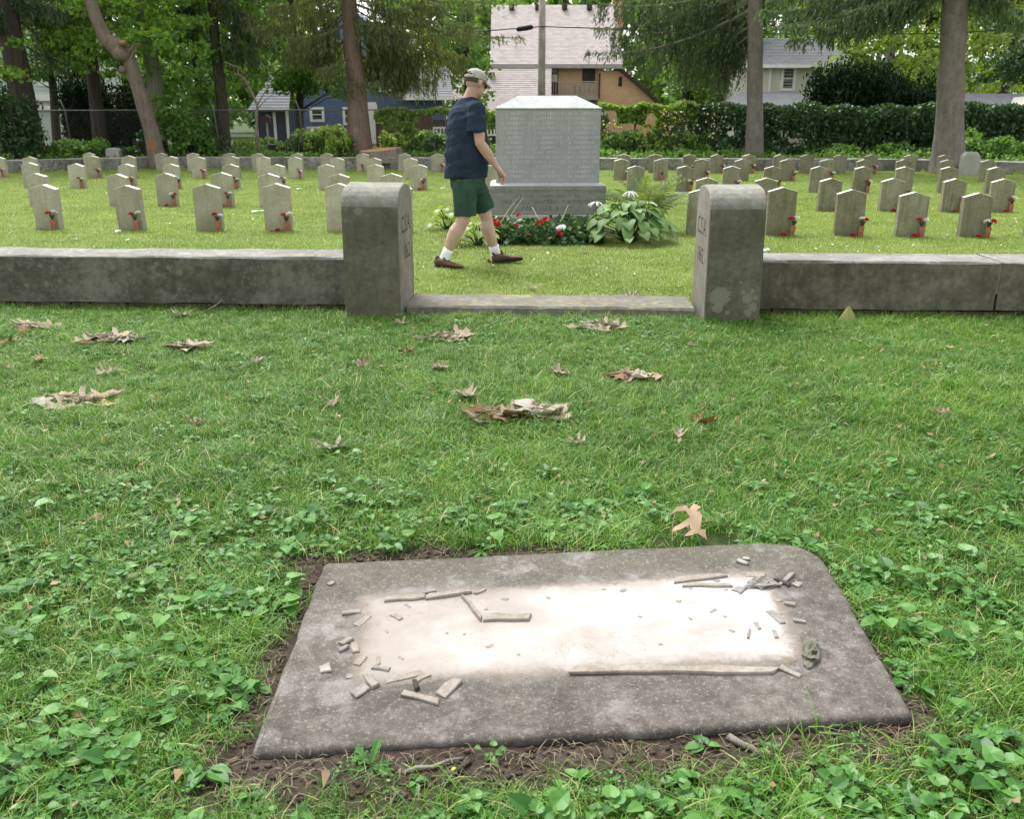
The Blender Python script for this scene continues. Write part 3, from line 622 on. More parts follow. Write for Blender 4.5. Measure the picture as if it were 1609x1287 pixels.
ROWS = {'front': (11.08, [(67.9, 289.2, 'v'), (200, 290.4, 'v'), (323.5, 288.3, 'v'), (433.2, 287.4, 'vf'), (531.5, 287.4, 'f'), (625, 289, 'v')],
                  [(1104, 296, ''), (1230.7, 293.4, 'vf'), (1340.4, 297, 'vf'), (1437, 301.2, 'vf'), (1538, 302.6, 'vf'), (1643, 304, '')]),
        'second': (14.3, [(-30, 271, ''), (57.4, 271.8, ''), (182.7, 272.6, 'f'), (259.3, 271.4, 'vf'), (347, 270.4, 'vf'), (421, 272, ''), (531.5, 272.6, 'v'), (615, 271.8, '')],
                   [(1110.6, 281, ''), (1204.5, 281.3, 'p'), (1304.6, 283, 'f'), (1403.2, 285, 'vf'), (1499.6, 287, 'vf'), (1577.8, 287, 'vf')]),
        'third': (18.1, [(45.6, 255, ''), (118.3, 256.5, 'v'), (198.4, 257, 'v'), (268.9, 258.4, 'w'), (361, 257.3, 'vf'), (435.8, 257.8, 'v'), (512.4, 257.5, ''), (590.5, 257.8, 'f'), (657.5, 257.8, 'vf'), (768, 264, '')],
                  [(1000, 262, ''), (1075.7, 264.3, 'v'), (1149.7, 265.3, 'v'), (1213.6, 268, 'v'), (1286.7, 269.5, 'f'), (1353.8, 269.5, 'v'), (1421, 271, 'f'), (1489.6, 272, ''), (1563.6, 273.4, '')]),
        'fourth': (21.5, [(-2, 250, 'v'), (45.6, 245.7, ''), (145, 244, 'v'), (201, 244, 'w'), (269, 244.8, ''), (311.3, 245.7, 'v'), (364.4, 245, ''), (413, 245.3, ''), (462.8, 246.2, 'v'), (530, 248.8, ''), (588, 248.3, ''), (646, 250.5, 'f')],
                   [(976.5, 250, 'w'), (1039, 252.6, 'p'), (1102.7, 254.4, 'v'), (1166, 256, ''), (1237.4, 256.8, 'v'), (1299.3, 257.3, 'v'), (1357.5, 258, ''), (1420, 258.5, ''), (1488, 260, ''), (1552, 261.6, '')]),
        'back': (24.6, [(140.6, 243, ''), (254, 245.7, ''), (303.5, 244.8, ''), (361, 243.6, ''), (406, 246.3, ''), (467, 245.7, ''), (514, 246.5, ''), (569.6, 245.7, 'p'), (635, 246.2, ''), (688, 247, 'v')],
                 [(980, 248.8, ''), (1029.6, 248.8, ''), (1083.6, 250.9, 'v'), (1127.6, 252, 'v'), (1175.8, 252.3, 'v'), (1224.7, 253, ''), (1268, 254.2, ''), (1319.5, 255.4, ''), (1368.7, 255.4, 'v'), (1428, 255.6, ''), (1483, 256, '')])}
ORD = ['nearest', 'second', 'third', 'fourth', 'fifth', 'sixth', 'seventh', 'eighth', 'ninth', 'tenth', 'eleventh', 'twelfth']
for rname, (y0, Ls, Rs) in ROWS.items():
    for side, lst in (("walking man's side", sorted(Ls, key=lambda s: -s[0])), ('fern side', sorted(Rs, key=lambda s: s[0]))):
        for k, (px, py, fl) in enumerate(lst):
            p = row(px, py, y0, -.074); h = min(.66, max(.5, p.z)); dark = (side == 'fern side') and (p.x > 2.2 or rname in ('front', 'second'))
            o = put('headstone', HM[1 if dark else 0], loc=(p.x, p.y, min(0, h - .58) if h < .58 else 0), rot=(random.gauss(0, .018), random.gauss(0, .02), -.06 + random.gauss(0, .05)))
            if h > .58: o.scale = (1, 1, h / .58)
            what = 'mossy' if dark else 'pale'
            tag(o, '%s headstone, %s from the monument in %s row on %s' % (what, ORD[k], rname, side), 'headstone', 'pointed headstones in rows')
            fp = (p.x + .115 + random.uniform(-.02, .02), p.y - .115, 0)
            at = '%s headstone of %s row, %s' % (ORD[k], rname, side)
            if 'v' in fl: flower_vase(fp, 'red and white flowers in vase at ' + at, 'rw' if random.random() < .85 else 'wr')
            if 'f' in fl: fallen_flower((p.x + (.015 if 'v' in fl else .08), p.y - .13, 0), 'red flower lying at foot of ' + at)
            if 'p' in fl: flower_vase((p.x + .02, p.y - .12, 0), 'pink flowers in vase at ' + at, 'p')
            if 'w' in fl: flower_vase((p.x + .15, p.y - .10, 0), 'white flowers in vase at ' + at, 'w')

# ------------------------------------------------------------------ back wall and markers
m_bw = stone('back_wall_stone', (.10, .10, .085), (.20, .195, .17), (.30, .295, .265), 1.2, .4, (.42, .42, .40), 5, .7, (.06, .065, .035), .5, .01)
m_bwt = stone('back_wall_top', (.28, .28, .25), (.36, .36, .33), (.42, .42, .39), 3, .4, None, 10, .5, None, .4, .01)
t = thing('boundary_wall', 'low stone boundary wall behind the last row of headstones', 'wall')
pts = [(x, wall_y(x)) for x in (-19, WALL_L, -7, -3.5, 0, 3.5, 7, WALL_R, 19)]
for (xa_, ya), (xb_, yb) in zip(pts[:-1], pts[1:]):
    L = math.hypot(xb_ - xa_, yb - ya); az = math.atan2(yb - ya, xb_ - xa_)
    mb = MB(); wall_block(mb, .006, L - .006, -.1, .33, .38, .01); me = mb.mesh('stone_block', [m_bw, m_bwt]); set_tops(me, 1, .25); put('stone_block', me, t, (xa_, ya, 0), (0, 0, az))
def marker(px, py, Y, w, h, label):
    p = dep(px, py, Y); z = gz(p.x, Y); mb = MB(); hh = p.z - z
    mb.loft([[(-w, -.12, -.1), (w, -.12, -.1), (w, .12, -.1), (-w, .12, -.1)], [(-w, -.12, hh * .82), (w, -.12, hh * .82), (w, .12, hh * .82), (-w, .12, hh * .82)], [(-w * .6, -.10, hh), (w * .6, -.10, hh), (w * .6, .10, hh), (-w * .6, .10, hh)]])
    o = mb.put('stone_marker', m_bwt, bevel=.03, loc=(p.x, Y, z)); tag(o, label, 'stone marker', 'stone end markers on the back wall')
marker(178, 232, 26.9, .20, .5, 'squat rough stone marker beside the leaning red-barked tree')
marker(1526, 238, 23.5, .21, .5, 'squat stone marker beside the big flared grey trunk')

# ------------------------------------------------------------------ chain-link fence
m_galv = simple('galvanised_steel', (.15, .15, .14), .6, .2, 6, .05, 40, .001, .4, .3)
YF = 28.2; fx0, fx1 = dep(60, 200, YF).x, dep(720, 200, YF).x; zr_ = dep(400, 173, YF).z
t = thing('chain_link_fence', 'rusty chain-link fence with a top rail behind the left headstones', 'fence')
mb = MB(); mb.tube([(fx0, YF, zr_), (fx1, YF, zr_ + .02)], [.017, .017], 8); mb.put('top_rail', m_galv, t, smooth=True)
for px in (105, 338, 472, 597, 700):
    p = dep(px, 200, YF); s = -.10 if px != 338 else -.1; mb = MB(); mb.tube([(p.x + .06, YF + .04, .1), (p.x + .0, YF + .04, zr_), (p.x + s, YF + .04, zr_ + .30)], [.022, .022, .018], 8); mb.put('fence_post', m_galv, t, smooth=True)
V = []; z0, z1 = .3, zr_ - .02; H = z1 - z0; step = .10; w = .0015
for sgn in (1, -1):
    x = fx0 - H
    while x < fx1:
        a, b = (x, z0), (x + H, z1)
        if sgn < 0: a, b = (x, z1), (x + H, z0)
        t0 = max(0, (fx0 - x) / H); t1 = min(1, (fx1 - x) / H)
        if t1 > t0:
            A = (a[0] + (b[0] - a[0]) * t0, a[1] + (b[1] - a[1]) * t0); B = (a[0] + (b[0] - a[0]) * t1, a[1] + (b[1] - a[1]) * t1); n_ = (-sgn * w * .7, w * .7); y_ = YF + sgn * .003
            V += [(A[0] - n_[0], y_, A[1] - n_[1]), (B[0] - n_[0], y_, B[1] - n_[1]), (B[0] + n_[0], y_, B[1] + n_[1]), (A[0] + n_[0], y_, A[1] + n_[1])]
        x += step
put('wire_mesh', fast_mesh('wire_mesh', V, 4, m_galv), t, kind='stuff')
# ------------------------------------------------------------------ houses
m_trim = simple('white_trim_paint', (.78, .78, .76), .6, .06, 4); m_brown = simple('dark_brown_trim', (.060, .035, .028), .6, .25); m_glassd = Mat('dark_window_glass').done((.035, .045, .05), .08, None, .6)
m_grey = simple('grey_rail_paint', (.36, .34, .31), .7, .2)
def brick_mat(name, a, b, mortar):
    M = Mat(name); co = M.n('CombineXYZ', {0: M.n('SeparateXYZ', {0: M.obj()}, out='X'), 1: M.n('SeparateXYZ', {0: M.obj()}, out='Z')})
    c = M.n('TexBrick', {'Vector': co, 'Color1': (*a, 1), 'Color2': (*b, 1), 'Mortar': (*mortar, 1), 'Scale': 1, 'Mortar Size': .012, 'Brick Width': .23, 'Row Height': .078})
    f = M.n('TexBrick', {'Vector': co, 'Scale': 1, 'Mortar Size': .012, 'Brick Width': .23, 'Row Height': .078}, out='Fac')
    c = M.mix(M.ramp(M.noise(1.5, 5), [(.4, 0), (.75, .35)]), c, tuple(np.array(a) * .6)); return M.done(c, .9, M.bump(f, -.4, .01), .2)
def shingle_mat(name, a, b):
    M = Mat(name); co = M.map((1, 1, 1)); xyz = M.n('SeparateXYZ', {0: M.obj()}, out='X'); z = M.n('SeparateXYZ', {0: M.obj()}, out='Z')
    c = M.n('TexBrick', {'Vector': M.n('CombineXYZ', {0: xyz, 1: z}), 'Color1': (*a, 1), 'Color2': (*b, 1), 'Mortar': tuple(np.array(a) * .7) + (1,), 'Scale': 1, 'Mortar Size': .01, 'Brick Width': .3, 'Row Height': .125, 'Bias': -.1})
    c = M.mix(M.ramp(M.noise(.8, 5), [(.35, 0), (.7, .4)]), c, tuple(np.array(a) * .8)); return M.done(c, .95, M.bump(M.noise(60, 3), .3, .01), .15)
m_pshin = shingle_mat('pinkish_grey_shingle', (.50, .45, .44), (.37, .33, .325)); m_gshin = shingle_mat('grey_shingle', (.26, .27, .29), (.20, .21, .23))
m_lshin = shingle_mat('pale_grey_shingle', (.19, .20, .215), (.15, .16, .17))
m_ybrick = brick_mat('yellow_brick', (.74, .43, .22), (.62, .34, .165), (.62, .52, .42))
def siding_mat(name, c):
    M = Mat(name); return M.done(M.ramp(M.noise(1.2, 5), [(.3, tuple(np.array(c) * .88)), (.7, tuple(np.array(c) * 1.06))]), .7, None, .3)
m_sage = siding_mat('sage_siding', (.50, .56, .50)); m_blue = siding_mat('blue_siding', (.11, .15, .255)); m_navy = siding_mat('navy_siding', (.035, .042, .085)); m_cream = siding_mat('cream_siding', (.66, .63, .55))

def roof_slope(mb, x0t, x1t, x0b, x1b, yt, zt, yb, zb, n):
    """courses of shingles, each overlapping the one below, stepped"""
    for i in range(n):
        a, b = i / n, (i + 1) / n; th = .02
        f = lambda p, q, t: p + (q - p) * t
        y0, y1, z0, z1 = f(yt, yb, a), f(yt, yb, b), f(zt, zb, a), f(zt, zb, b)
        xa, xb, xc, xd = f(x0t, x0b, a), f(x1t, x1b, a), f(x1t, x1b, b), f(x0t, x0b, b)
        mb.add([(xa, y0, z0), (xb, y0, z0), (xc, y1, z1 + th), (xd, y1, z1 + th), (xc, y1, z1 - .01), (xd, y1, z1 - .01)], [(0, 1, 2, 3), (3, 2, 4, 5)])
def clap(mb, x0, x1, z0, z1, y, h=.12):
    z = z0
    while z < z1 - .01:
        t = min(z + h, z1); mb.add([(x0, y - .018, z), (x1, y - .018, z), (x1, y, t), (x0, y, t), (x0, y, z), (x1, y, z)], [(0, 1, 2, 3), (0, 4, 5, 1)]); z += h
def window(parent, x0, x1, z0, z1, y, frame, pane=None, fw=.1, bars=(1, 1), proud=.05):
    mb = MB(); mb.box(x0 - fw, x0, y - proud, y + .02, z0 - fw, z1 + fw); mb.box(x1, x1 + fw, y - proud, y + .02, z0 - fw, z1 + fw); mb.box(x0, x1, y - proud, y + .02, z1, z1 + fw); mb.box(x0, x1, y - proud - .02, y + .02, z0 - fw, z0)
    f = mb.put('window', frame, parent); q = MB(); q.box(x0, x1, y - .016, y + .004, z0, z1); q.put('pane', pane or m_glassd, f)
    q = MB()
    for i in range(1, bars[0] + 1): x = x0 + (x1 - x0) * i / (bars[0] + 1); q.box(x - .018, x + .018, y - .034, y - .018, z0, z1)
    for i in range(1, bars[1] + 1): z = z0 + (z1 - z0) * i / (bars[1] + 1); q.box(x0, x1, y - .038, y - .020, z - .02, z + .02)
    if q.V: q.put('glazing_bars', frame, f)
    return f

# brick house in the middle
Y = 58.0; X = lambda px, y=Y: dep(px, 100, y).x; Z = lambda py, y=Y: dep(850, py, y).z
h = thing('brick_house', 'yellow brick house with a huge pinkish shingle roof and small balcony', 'house')
mb = MB(); ze, zr2 = Z(101), dep(860, 7, Y + 5.5).z
xr_ = lambda px: dep(px, 7, Y + 5.5).x
roof_slope(mb, xr_(772), xr_(966), X(771), X(977), Y + 5.5, zr2, Y - .4, ze, 46)
mb.box(X(771), X(977), Y - .42, Y - .36, ze - .22, ze - .005); r = mb.put('roof', m_pshin, h)
mb = MB(); mb.add([(xr_(772), Y + 5.5, zr2), (xr_(966), Y + 5.5, zr2), (X(977), Y + 11, ze), (X(771), Y + 11, ze)], [(3, 2, 1, 0)]); mb.put('rear_roof', m_pshin, h)
for px in (804, 845, 887, 926): # roof vents
    p = dep(px, 12, Y + 5.0); q = MB(); q.box(p.x - .17, p.x + .17, Y + 4.7, Y + 5.1, p.z - .1, p.z + .22); q.put('roof_vent', m_brown, r, bevel=.03)
q = MB(); p = dep(790, 24, Y + 4.4); q.tube([(p.x, Y + 4.3, p.z - .3), (p.x, Y + 4.3, p.z + .2)], [.09, .09], 10); q.put('vent_pipe', m_trim, r)
mb = MB(); p = dep(968, 15, Y + 6.5); mb.box(p.x - .25, p.x + .45, Y + 6, Y + 6.9, p.z - 2.2, p.z + 2.0); mb.put('chimney', m_ybrick, h)
mb = MB(); roof_slope(mb, X(700), X(866), dep(672, 165, Y - 4).x, dep(866, 165, Y - 4).x, Y - .6, Z(108), Y - 4.2, Z(108) - 2.9, 26); lr = mb.put('lower_roof', m_pshin, h)
mb = MB(); mb.box(X(700), X(865), Y - .62, Y - .5, Z(112), Z(106.5)); mb.put('roof_flashing', m_grey, lr)
q = MB(); p = dep(773, 117, Y - 1.2); q.box(p.x - .17, p.x + .17, Y - 1.5, Y - 1.1, p.z - .12, p.z + .12); q.put('roof_vent', m_brown, lr, bevel=.03)
mb = MB(); mb.box(X(690), X(940), Y + .3, Y + 9, -.2, ze); 
mb.prism([(X(940), -.2), (dep(1040, 100, Y).x, -.2), (dep(1036, 100, Y).x, Z(163)), (X(976), Z(111)), (X(940), Z(111))], Y + .05, Y + 8, 1)
mb.put('brick_wall', m_ybrick, h)
rk = MB(); rk.add([(X(973), Y - .3, Z(110)), (X(1038), Y - .3, Z(164)), (X(1038), Y - .3, Z(158)), (X(974), Y - .3, Z(104)), (X(973), Y + 8, Z(110)), (X(1038), Y + 8, Z(164)), (X(1038), Y + 8, Z(158)), (X(974), Y + 8, Z(104))],
       [(0, 1, 2, 3), (7, 6, 5, 4), (3, 2, 6, 7), (0, 4, 5, 1), (1, 5, 6, 2), (0, 3, 7, 4)]); rk.put('side_roof', m_brown, h)
mb = MB(); roof_slope(mb, X(940), X(974), X(940), X(977), Y + .1, Z(97), Y - .38, Z(108), 4); mb.put('porch_roof', m_pshin, h)
d = MB(); d.box(X(866), X(878), Y + .22, Y + .34, Z(148), Z(104)); d = d.put('door', m_brown, h); q = MB(); q.box(X(867.5), X(876.5), Y + .2, Y + .23, Z(128), Z(116)); q.put('door_panel', m_cream, d)
q = MB(); q.box(X(867.5), X(876.5), Y + .2, Y + .23, Z(115), Z(106)); q.put('pane', m_glassd, d)
window(h, X(919), X(933), Z(126), Z(104), Y + .3, m_brown, None, .12, (2, 2))
window(h, X(974), X(977.5), Z(134), Z(121), Y + .05, m_brown, None, .04, (0, 0))
mb = MB(); mb.tube([(X(942.5), Y - .05, Z(154)), (X(942.5), Y - .05, Z(114))], [.05, .05], 8); mb.put('downspout', m_brown, h)
b = MB(); b.box(X(865), X(938), Y - 1.0, Y + .28, Z(157), Z(151)); b = b.put('balcony', m_grey, h)
q = MB(); q.box(X(865), X(937), Y - 1.0, Y - .9, Z(129.5), Z(128)); q.put('handrail', m_grey, b)
for k in range(19):
    xx = X(865) + (X(936) - X(865)) * k / 18; q = MB(); q.box(xx - .025, xx + .025, Y - .975, Y - .925, Z(151), Z(129.5)); q.put('baluster', m_grey, b)
q = MB()
for z in (134, 141): q.box(X(900), X(928), Y - .9, Y - .84, Z(z + 1.2), Z(z))
for px in (903, 910, 917, 925): q.box(X(px) - .04, X(px) + .04, Y - .86, Y - .8, Z(150), Z(134))
tag(q.put('garden_bench', m_grey), 'weathered slatted bench standing on the brick house balcony', 'bench')

# pale green house at the far left
Y = 40.0; X = lambda px, y=Y: dep(px, 100, y).x; Z = lambda py, y=Y: dep(40, py, y).z
h = thing('green_house', 'pale sage house with white window and bands behind the dark trunk', 'house')
mb = MB(); clap(mb, X(-60), X(95), Z(148), Z(20), Y, .16); clap(mb, X(-60), X(88), .1, Z(160), Y + .03, .16); mb.box(X(-60), X(95), Y + .03, Y + 6, -.1, Z(20)); mb.put('siding', m_sage, h)
mb = MB(); mb.box(X(-60), X(96), Y - .12, Y + .03, Z(158), Z(148)); mb.box(X(-60), X(82), Y - .08, Y + .03, Z(174), Z(166)); mb.put('white_band', m_trim, h)
window(h, X(63), X(88), Z(128), Z(97), Y, m_trim, None, .17, (0, 1))
mb = MB(); roof_slope(mb, X(-70), X(60), X(-70), X(108), Y + 4, Z(-40), Y - .5, Z(18), 14); mb.put('roof', m_gshin, h)
mb = MB(); 
q = MB(); q.box(X(-40), X(21), Y - 1.5, Y - .2, Z(154), Z(150)); dk = q.put('deck', m_brown, h)
q = MB(); q.box(X(-40), X(21), Y - 1.5, Y - 1.4, Z(132), Z(130)); q.put('handrail', m_brown, dk)
for k in range(11):
    xx = X(-20) + (X(20) - X(-20)) * k / 10; q = MB(); q.box(xx - .025, xx + .025, Y - 1.48, Y - 1.42, Z(150), Z(132)); q.put('baluster', m_brown, dk)

# blue house and navy shed
Y = 44.0; X = lambda px, y=Y: dep(px, 150, y).x; Z = lambda py, y=Y: dep(560, py, y).z
h = thing('blue_house', 'blue clapboard house with white trim and grey roofs behind the spruce', 'house')
mb = MB(); clap(mb, X(470), X(640), .1, Z(92), Y, .15); mb.box(X(470), X(640), Y + .02, Y + 7, -.1, Z(92)); mb.prism([(X(470), Z(92)), (X(640), Z(92)), (X(555), Z(8))], Y + .01, Y + 7, 1); mb.put('siding', m_blue, h)
mb = MB(); roof_slope(mb, X(470), X(645), X(462), X(650), Y + 3, Z(52), Y - .5, Z(94), 12); mb.put('roof', m_gshin, h)
mb = MB(); clap(mb, X(640), X(700), .1, Z(156), Y - 1.2, .15); mb.box(X(640), X(700), Y - 1.18, Y - .6, -.1, Z(156)); mb.put('side_wing', m_blue, h)
mb = MB(); roof_slope(mb, X(640), X(700), X(632), X(716), Y + 2, Z(98), Y - 1.7, Z(152), 14); mb.put('wing_roof', m_lshin, h)
mb = MB(); mb.box(X(468), X(472), Y - .06, Y, 0, Z(94)); mb.box(X(576), X(592), Y - .06, Y, 0, Z(160)); mb.box(X(636), X(640), Y - .06, Y, 0, Z(94)); mb.box(X(462), X(650), Y - .62, Y - .5, Z(100), Z(94)); mb.box(X(640), X(716), Y - 1.8, Y - 1.68, Z(158), Z(152)); mb.put('corner_trim', m_trim, h)
window(h, X(489), X(504), Z(187), Z(172), Y, m_trim, None, .12, (0, 1)); window(h, X(541), X(560), Z(192), Z(172), Y, m_trim, None, .12, (0, 1)); window(h, X(625), X(634), Z(120), Z(98), Y, m_trim, None, .12, (0, 1))
window(h, X(514), X(530), Z(140), Z(112), Y, m_trim, None, .12, (0, 1)); window(h, X(600), X(615), Z(140), Z(112), Y, m_trim, None, .12, (0, 1))
mb = MB()
for k in range(16):
    x = X(500) + (X(525) - X(500)) * k / 15; mb.box(x - .02, x + .02, Y - 3, Y - 2.96, .2, Z(200))
mb.box(X(500), X(525), Y - 3.02, Y - 2.94, Z(201), Z(198)); tag(mb.put('picket_gate', m_trim), 'low white picket gate before the blue house', 'gate')
Y = 40.0; X = lambda px, y=Y: dep(px, 180, y).x; Z = lambda py, y=Y: dep(420, py, y).z
h = thing('navy_shed', 'small navy shed with a blue-grey roof beyond the bare sapling', 'shed')
mb = MB(); clap(mb, X(402), X(452), .1, Z(172), Y, .15); mb.box(X(402), X(452), Y + .02, Y + 3, -.1, Z(172)); mb.put('siding', m_navy, h)
mb = MB(); roof_slope(mb, X(412), X(446), X(393), X(458), Y + 2, Z(112), Y - .4, Z(174), 13); mb.put('roof', m_lshin, h)
mb = MB(); mb.box(X(401), X(404), Y - .05, Y, 0, Z(174)); mb.box(X(449), X(453), Y - .05, Y, 0, Z(174)); mb.box(X(429), X(433), Y - .05, Y, 0, Z(176)); mb.put('corner_trim', m_trim, h)

# cream house and garage at the right
Y = 46.0; X = lambda px, y=Y: dep(px, 100, y).x; Z = lambda py, y=Y: dep(1220, py, y).z
h = thing('cream_house', 'cream clapboard house with a grey roof behind the dark evergreen shrub', 'house')
mb = MB(); clap(mb, X(1212), X(1330), .1, Z(103), Y, .14); mb.box(X(1212), X(1330), Y + .02, Y + 6, -.1, Z(103)); mb.put('siding', m_cream, h)
mb = MB(); roof_slope(mb, X(1168), X(1330), X(1160), X(1340), Y + 3.2, Z(50), Y - .5, Z(102), 18); mb.put('roof', m_lshin, h)
mb = MB(); clap(mb, X(1165), X(1212), .1, Z(104), Y - .04, .14); mb.box(X(1165), X(1212), Y - .02, Y + 6, -.1, Z(104)); mb.put('gable_wall', m_cream, h)
mb = MB(); mb.box(X(1209), X(1213), Y - .1, Y - .02, 0, Z(103)); mb.box(X(1160), X(1340), Y - .62, Y - .5, Z(107), Z(102)); mb.put('corner_trim', m_trim, h)
window(h, X(1233), X(1248), Z(138), Z(108), Y, m_trim, None, .14, (0, 1)); window(h, X(1283), X(1297), Z(138), Z(106), Y, m_trim, None, .14, (0, 1))
mb = MB(); roof_slope(mb, X(1160), X(1245), X(1100), X(1245), Y - 1, Z(145), Y - 4.5, Z(168), 12); mb.put('porch_roof', m_lshin, h)
Y = 36.0; X = lambda px, y=Y: dep(px, 150, y).x; Z = lambda py, y=Y: dep(1560, py, y).z
h = thing('garage', 'garage with a broad pale grey roof beyond the ivy at the edge', 'garage')
mb = MB(); roof_slope(mb, X(1470), X(1700), X(1470), X(1570), Y + 3, Z(143), Y - .3, Z(172), 14); mb.put('roof', m_lshin, h)
mb = MB(); mb.prism([(X(1570), Z(176)), (X(1700), Z(176)), (X(1700), Z(146)), (X(1640), Z(150))], Y - .3, Y + 5, 1); mb.box(X(1470), X(1700), Y, Y + 5, -.1, Z(176)); mb.put('walls', m_grey, h)

# brown board fence and white railing behind the vines
m_board = simple('brown_stained_board', (.13, .070, .045), .85, .4, 6, .4, 40, .005)
Y = 31.0; t = thing('board_fence', 'reddish brown board fence showing below the pale vines', 'fence'); xa_, xb_ = dep(590, 200, Y).x, dep(680, 200, Y).x; n = 19
for k in range(n):
    x0 = xa_ + (xb_ - xa_) * k / n; mb = MB(); mb.box(x0 + .004, x0 + (xb_ - xa_) / n - .004, Y + rng.uniform(0, .012), Y + .03, .25, dep(640, 178, Y).z + rng.uniform(-.02, .02)); mb.put('board', m_board, t)
mb = MB(); mb.box(xa_, xb_, Y + .035, Y + .09, .6, .7); mb.box(xa_, xb_, Y + .035, Y + .09, 1.3, 1.4); mb.put('rail', m_board, t)
t = thing('white_railing', 'short white railing over a dark opening beside the man', 'railing'); Y = 33.0; xa_, xb_ = dep(676, 200, Y).x, dep(782, 200, Y).x
mb = MB(); zz = dep(690, 199, Y).z; mb.box(xa_, xb_, Y - .03, Y + .03, zz - .06, zz); z2 = dep(690, 213, Y).z; mb.box(xa_, xb_, Y - .03, Y + .03, z2, z2 + .06); mb.put('handrail', m_trim, t)
for k in range(21):
    x = xa_ + (xb_ - xa_) * k / 20; mb = MB(); mb.box(x - .025, x + .025, Y - .02, Y + .02, z2 + .06, zz - .06); mb.put('baluster', m_trim, t)
o = MB(); o.box(xa_, xb_, Y + .4, Y + .6, .1, zz + .25); tag(o.put('retaining_wall', simple('dark_shed_wall', (.05, .042, .036), .9, .4)), 'dark low wall behind the white railing', 'wall')

# utility pole and cables
m_pole = simple('weathered_pole', (.32, .29, .25), .9, .25, 3, .5, 30, .01); m_cable = simple('black_cable', (.012, .012, .013), .6, .2)
Y = 40.0; t = thing('utility_pole', 'weathered wooden utility pole standing before the brick house', 'utility pole')
mb = MB(); p = dep(852, 100, Y); mb.tube([(p.x, Y, -.2), (p.x - .02, Y, 4), (p.x - .03, Y, 9.5)], [.17, .15, .12], 14); mb.put('pole', m_pole, t, smooth=True)
def cable(name, pts, r, label, y=Y):
    mb = MB(); P = [dep(a, b, y - .2) for a, b in pts]; mb.tube(P, [r] * len(P), 6); return tag(mb.put(name, m_cable, smooth=True), label, 'cable')
cable('overhead_cable', [(-60, 68), (100, 72), (300, 73), (520, 66), (700, 53), (760, 48), (850, 41), (948, 44), (1080, 49), (1260, 53), (1480, 52), (1700, 40)], .022, 'black overhead cable strung across the houses past the utility pole')
mb = MB(); a, b = dep(811, 45.5, Y - .25), dep(838, 41.5, Y - .25); mb.tube([a, a.lerp(b, .12), a.lerp(b, .88), b], [.04, .10, .10, .04], 10); sc_ = tag(mb.put('splice_case', m_cable, smooth=True), 'black splice case hanging on the cable beside the utility pole', 'cable box')
# ------------------------------------------------------------------ plants
def unit(a): return a / (np.linalg.norm(a, axis=-1, keepdims=True) + 1e-9)
def cards(C, size, D=None, aspect=.6, fold=.12, jit=.0):
    """leaf-sized folded diamonds at C, pointing along D"""
    C = np.asarray(C, float); n = len(C); size = np.broadcast_to(np.asarray(size, float), (n,))[:, None]
    D = unit(rng.normal(0, 1, (n, 3)) if D is None else np.asarray(D, float) + rng.normal(0, jit, (n, 3)))
    S = unit(np.cross(D, unit(rng.normal(0, 1, (n, 3)) + np.array([0, 0, .9])))); N = np.cross(S, D)
    b = C - D * size * .5; t = C + D * size * .5; m = C - D * size * .05
    l = m - S * size * aspect * .5 + N * size * fold; r = m + S * size * aspect * .5 + N * size * fold
    return np.stack([b, r, t, l], 1).reshape(-1, 3)
def tint(n, lo=0, hi=1): return rng.uniform(lo, hi, n)
def ell(n, c, r, shell=.35):
    d = unit(rng.normal(0, 1, (n, 3))); rad = (rng.uniform(shell, 1, n) ** .6)[:, None]; return np.asarray(c) + d * rad * np.asarray(r)
def bark(name, lo, hi, stretch=(9, 9, 1.4), wood=None):
    M = Mat(name); v = M.noise(1.6, 8, .65, co=M.map(stretch), dist=.5); f = M.noise(22, 5, .7)
    col = M.ramp(M.math('ADD', M.math('MULTIPLY', v, .65), M.math('MULTIPLY', f, .35)), [(.35, lo), (.65, hi)])
    if wood:
        d = M.n('VectorMath', {0: M.obj(), 1: wood[0]}, operation='DISTANCE', out='Value')
        wob = M.math('ADD', d, M.math('MULTIPLY', M.math('SUBTRACT', M.noise(9, 4, .7, co=M.map((1, 1, .4))), .5), .5)); col = M.mix(M.ramp(wob, [(wood[1] * .5, .8), (wood[1] * .8, 0)]), col, (.30, .15, .085))
    return M.done(col, .95, M.bump(M.math('ADD', v, M.math('MULTIPLY', f, .4)), .9, .03), .1)
m_bark_d = bark('dark_bark', (.035, .028, .024), (.10, .082, .07)); m_bark_g = bark('grey_bark', (.13, .115, .10), (.26, .235, .21), (5, 5, 2.2)); m_bark_r = bark('reddish_bark', (.12, .085, .068), (.25, .185, .155))
m_bark_l = bark('light_bark', (.13, .12, .095), (.27, .25, .21), (14, 14, .8))
m_twig = simple('bare_twig', (.20, .16, .125), .9, .3, 20)
m_maple = leafy('maple_leaf', (0.074, 0.155, 0.030), (0.135, 0.257, 0.047), (0.230, 0.365, 0.074), .42); m_decid = leafy('broad_leaf', (0.049, 0.119, 0.028), (0.091, 0.189, 0.042), (0.154, 0.280, 0.070), .38)
m_yel = leafy('yellow_green_leaf', (0.106, 0.163, 0.031), (0.175, 0.250, 0.056), (0.275, 0.350, 0.106), .42); m_ivy = leafy('ivy_leaf', (0.021, 0.057, 0.023), (0.040, 0.092, 0.034), (0.081, 0.149, 0.057), .22, .4)
m_vine = leafy('vine_leaf', (0.098, 0.169, 0.033), (0.169, 0.273, 0.058), (0.286, 0.390, 0.117), .40); m_spr = leafy('spruce_needles', (0.058, 0.086, 0.034), (0.114, 0.150, 0.062), (0.204, 0.222, 0.114), .25, .65)
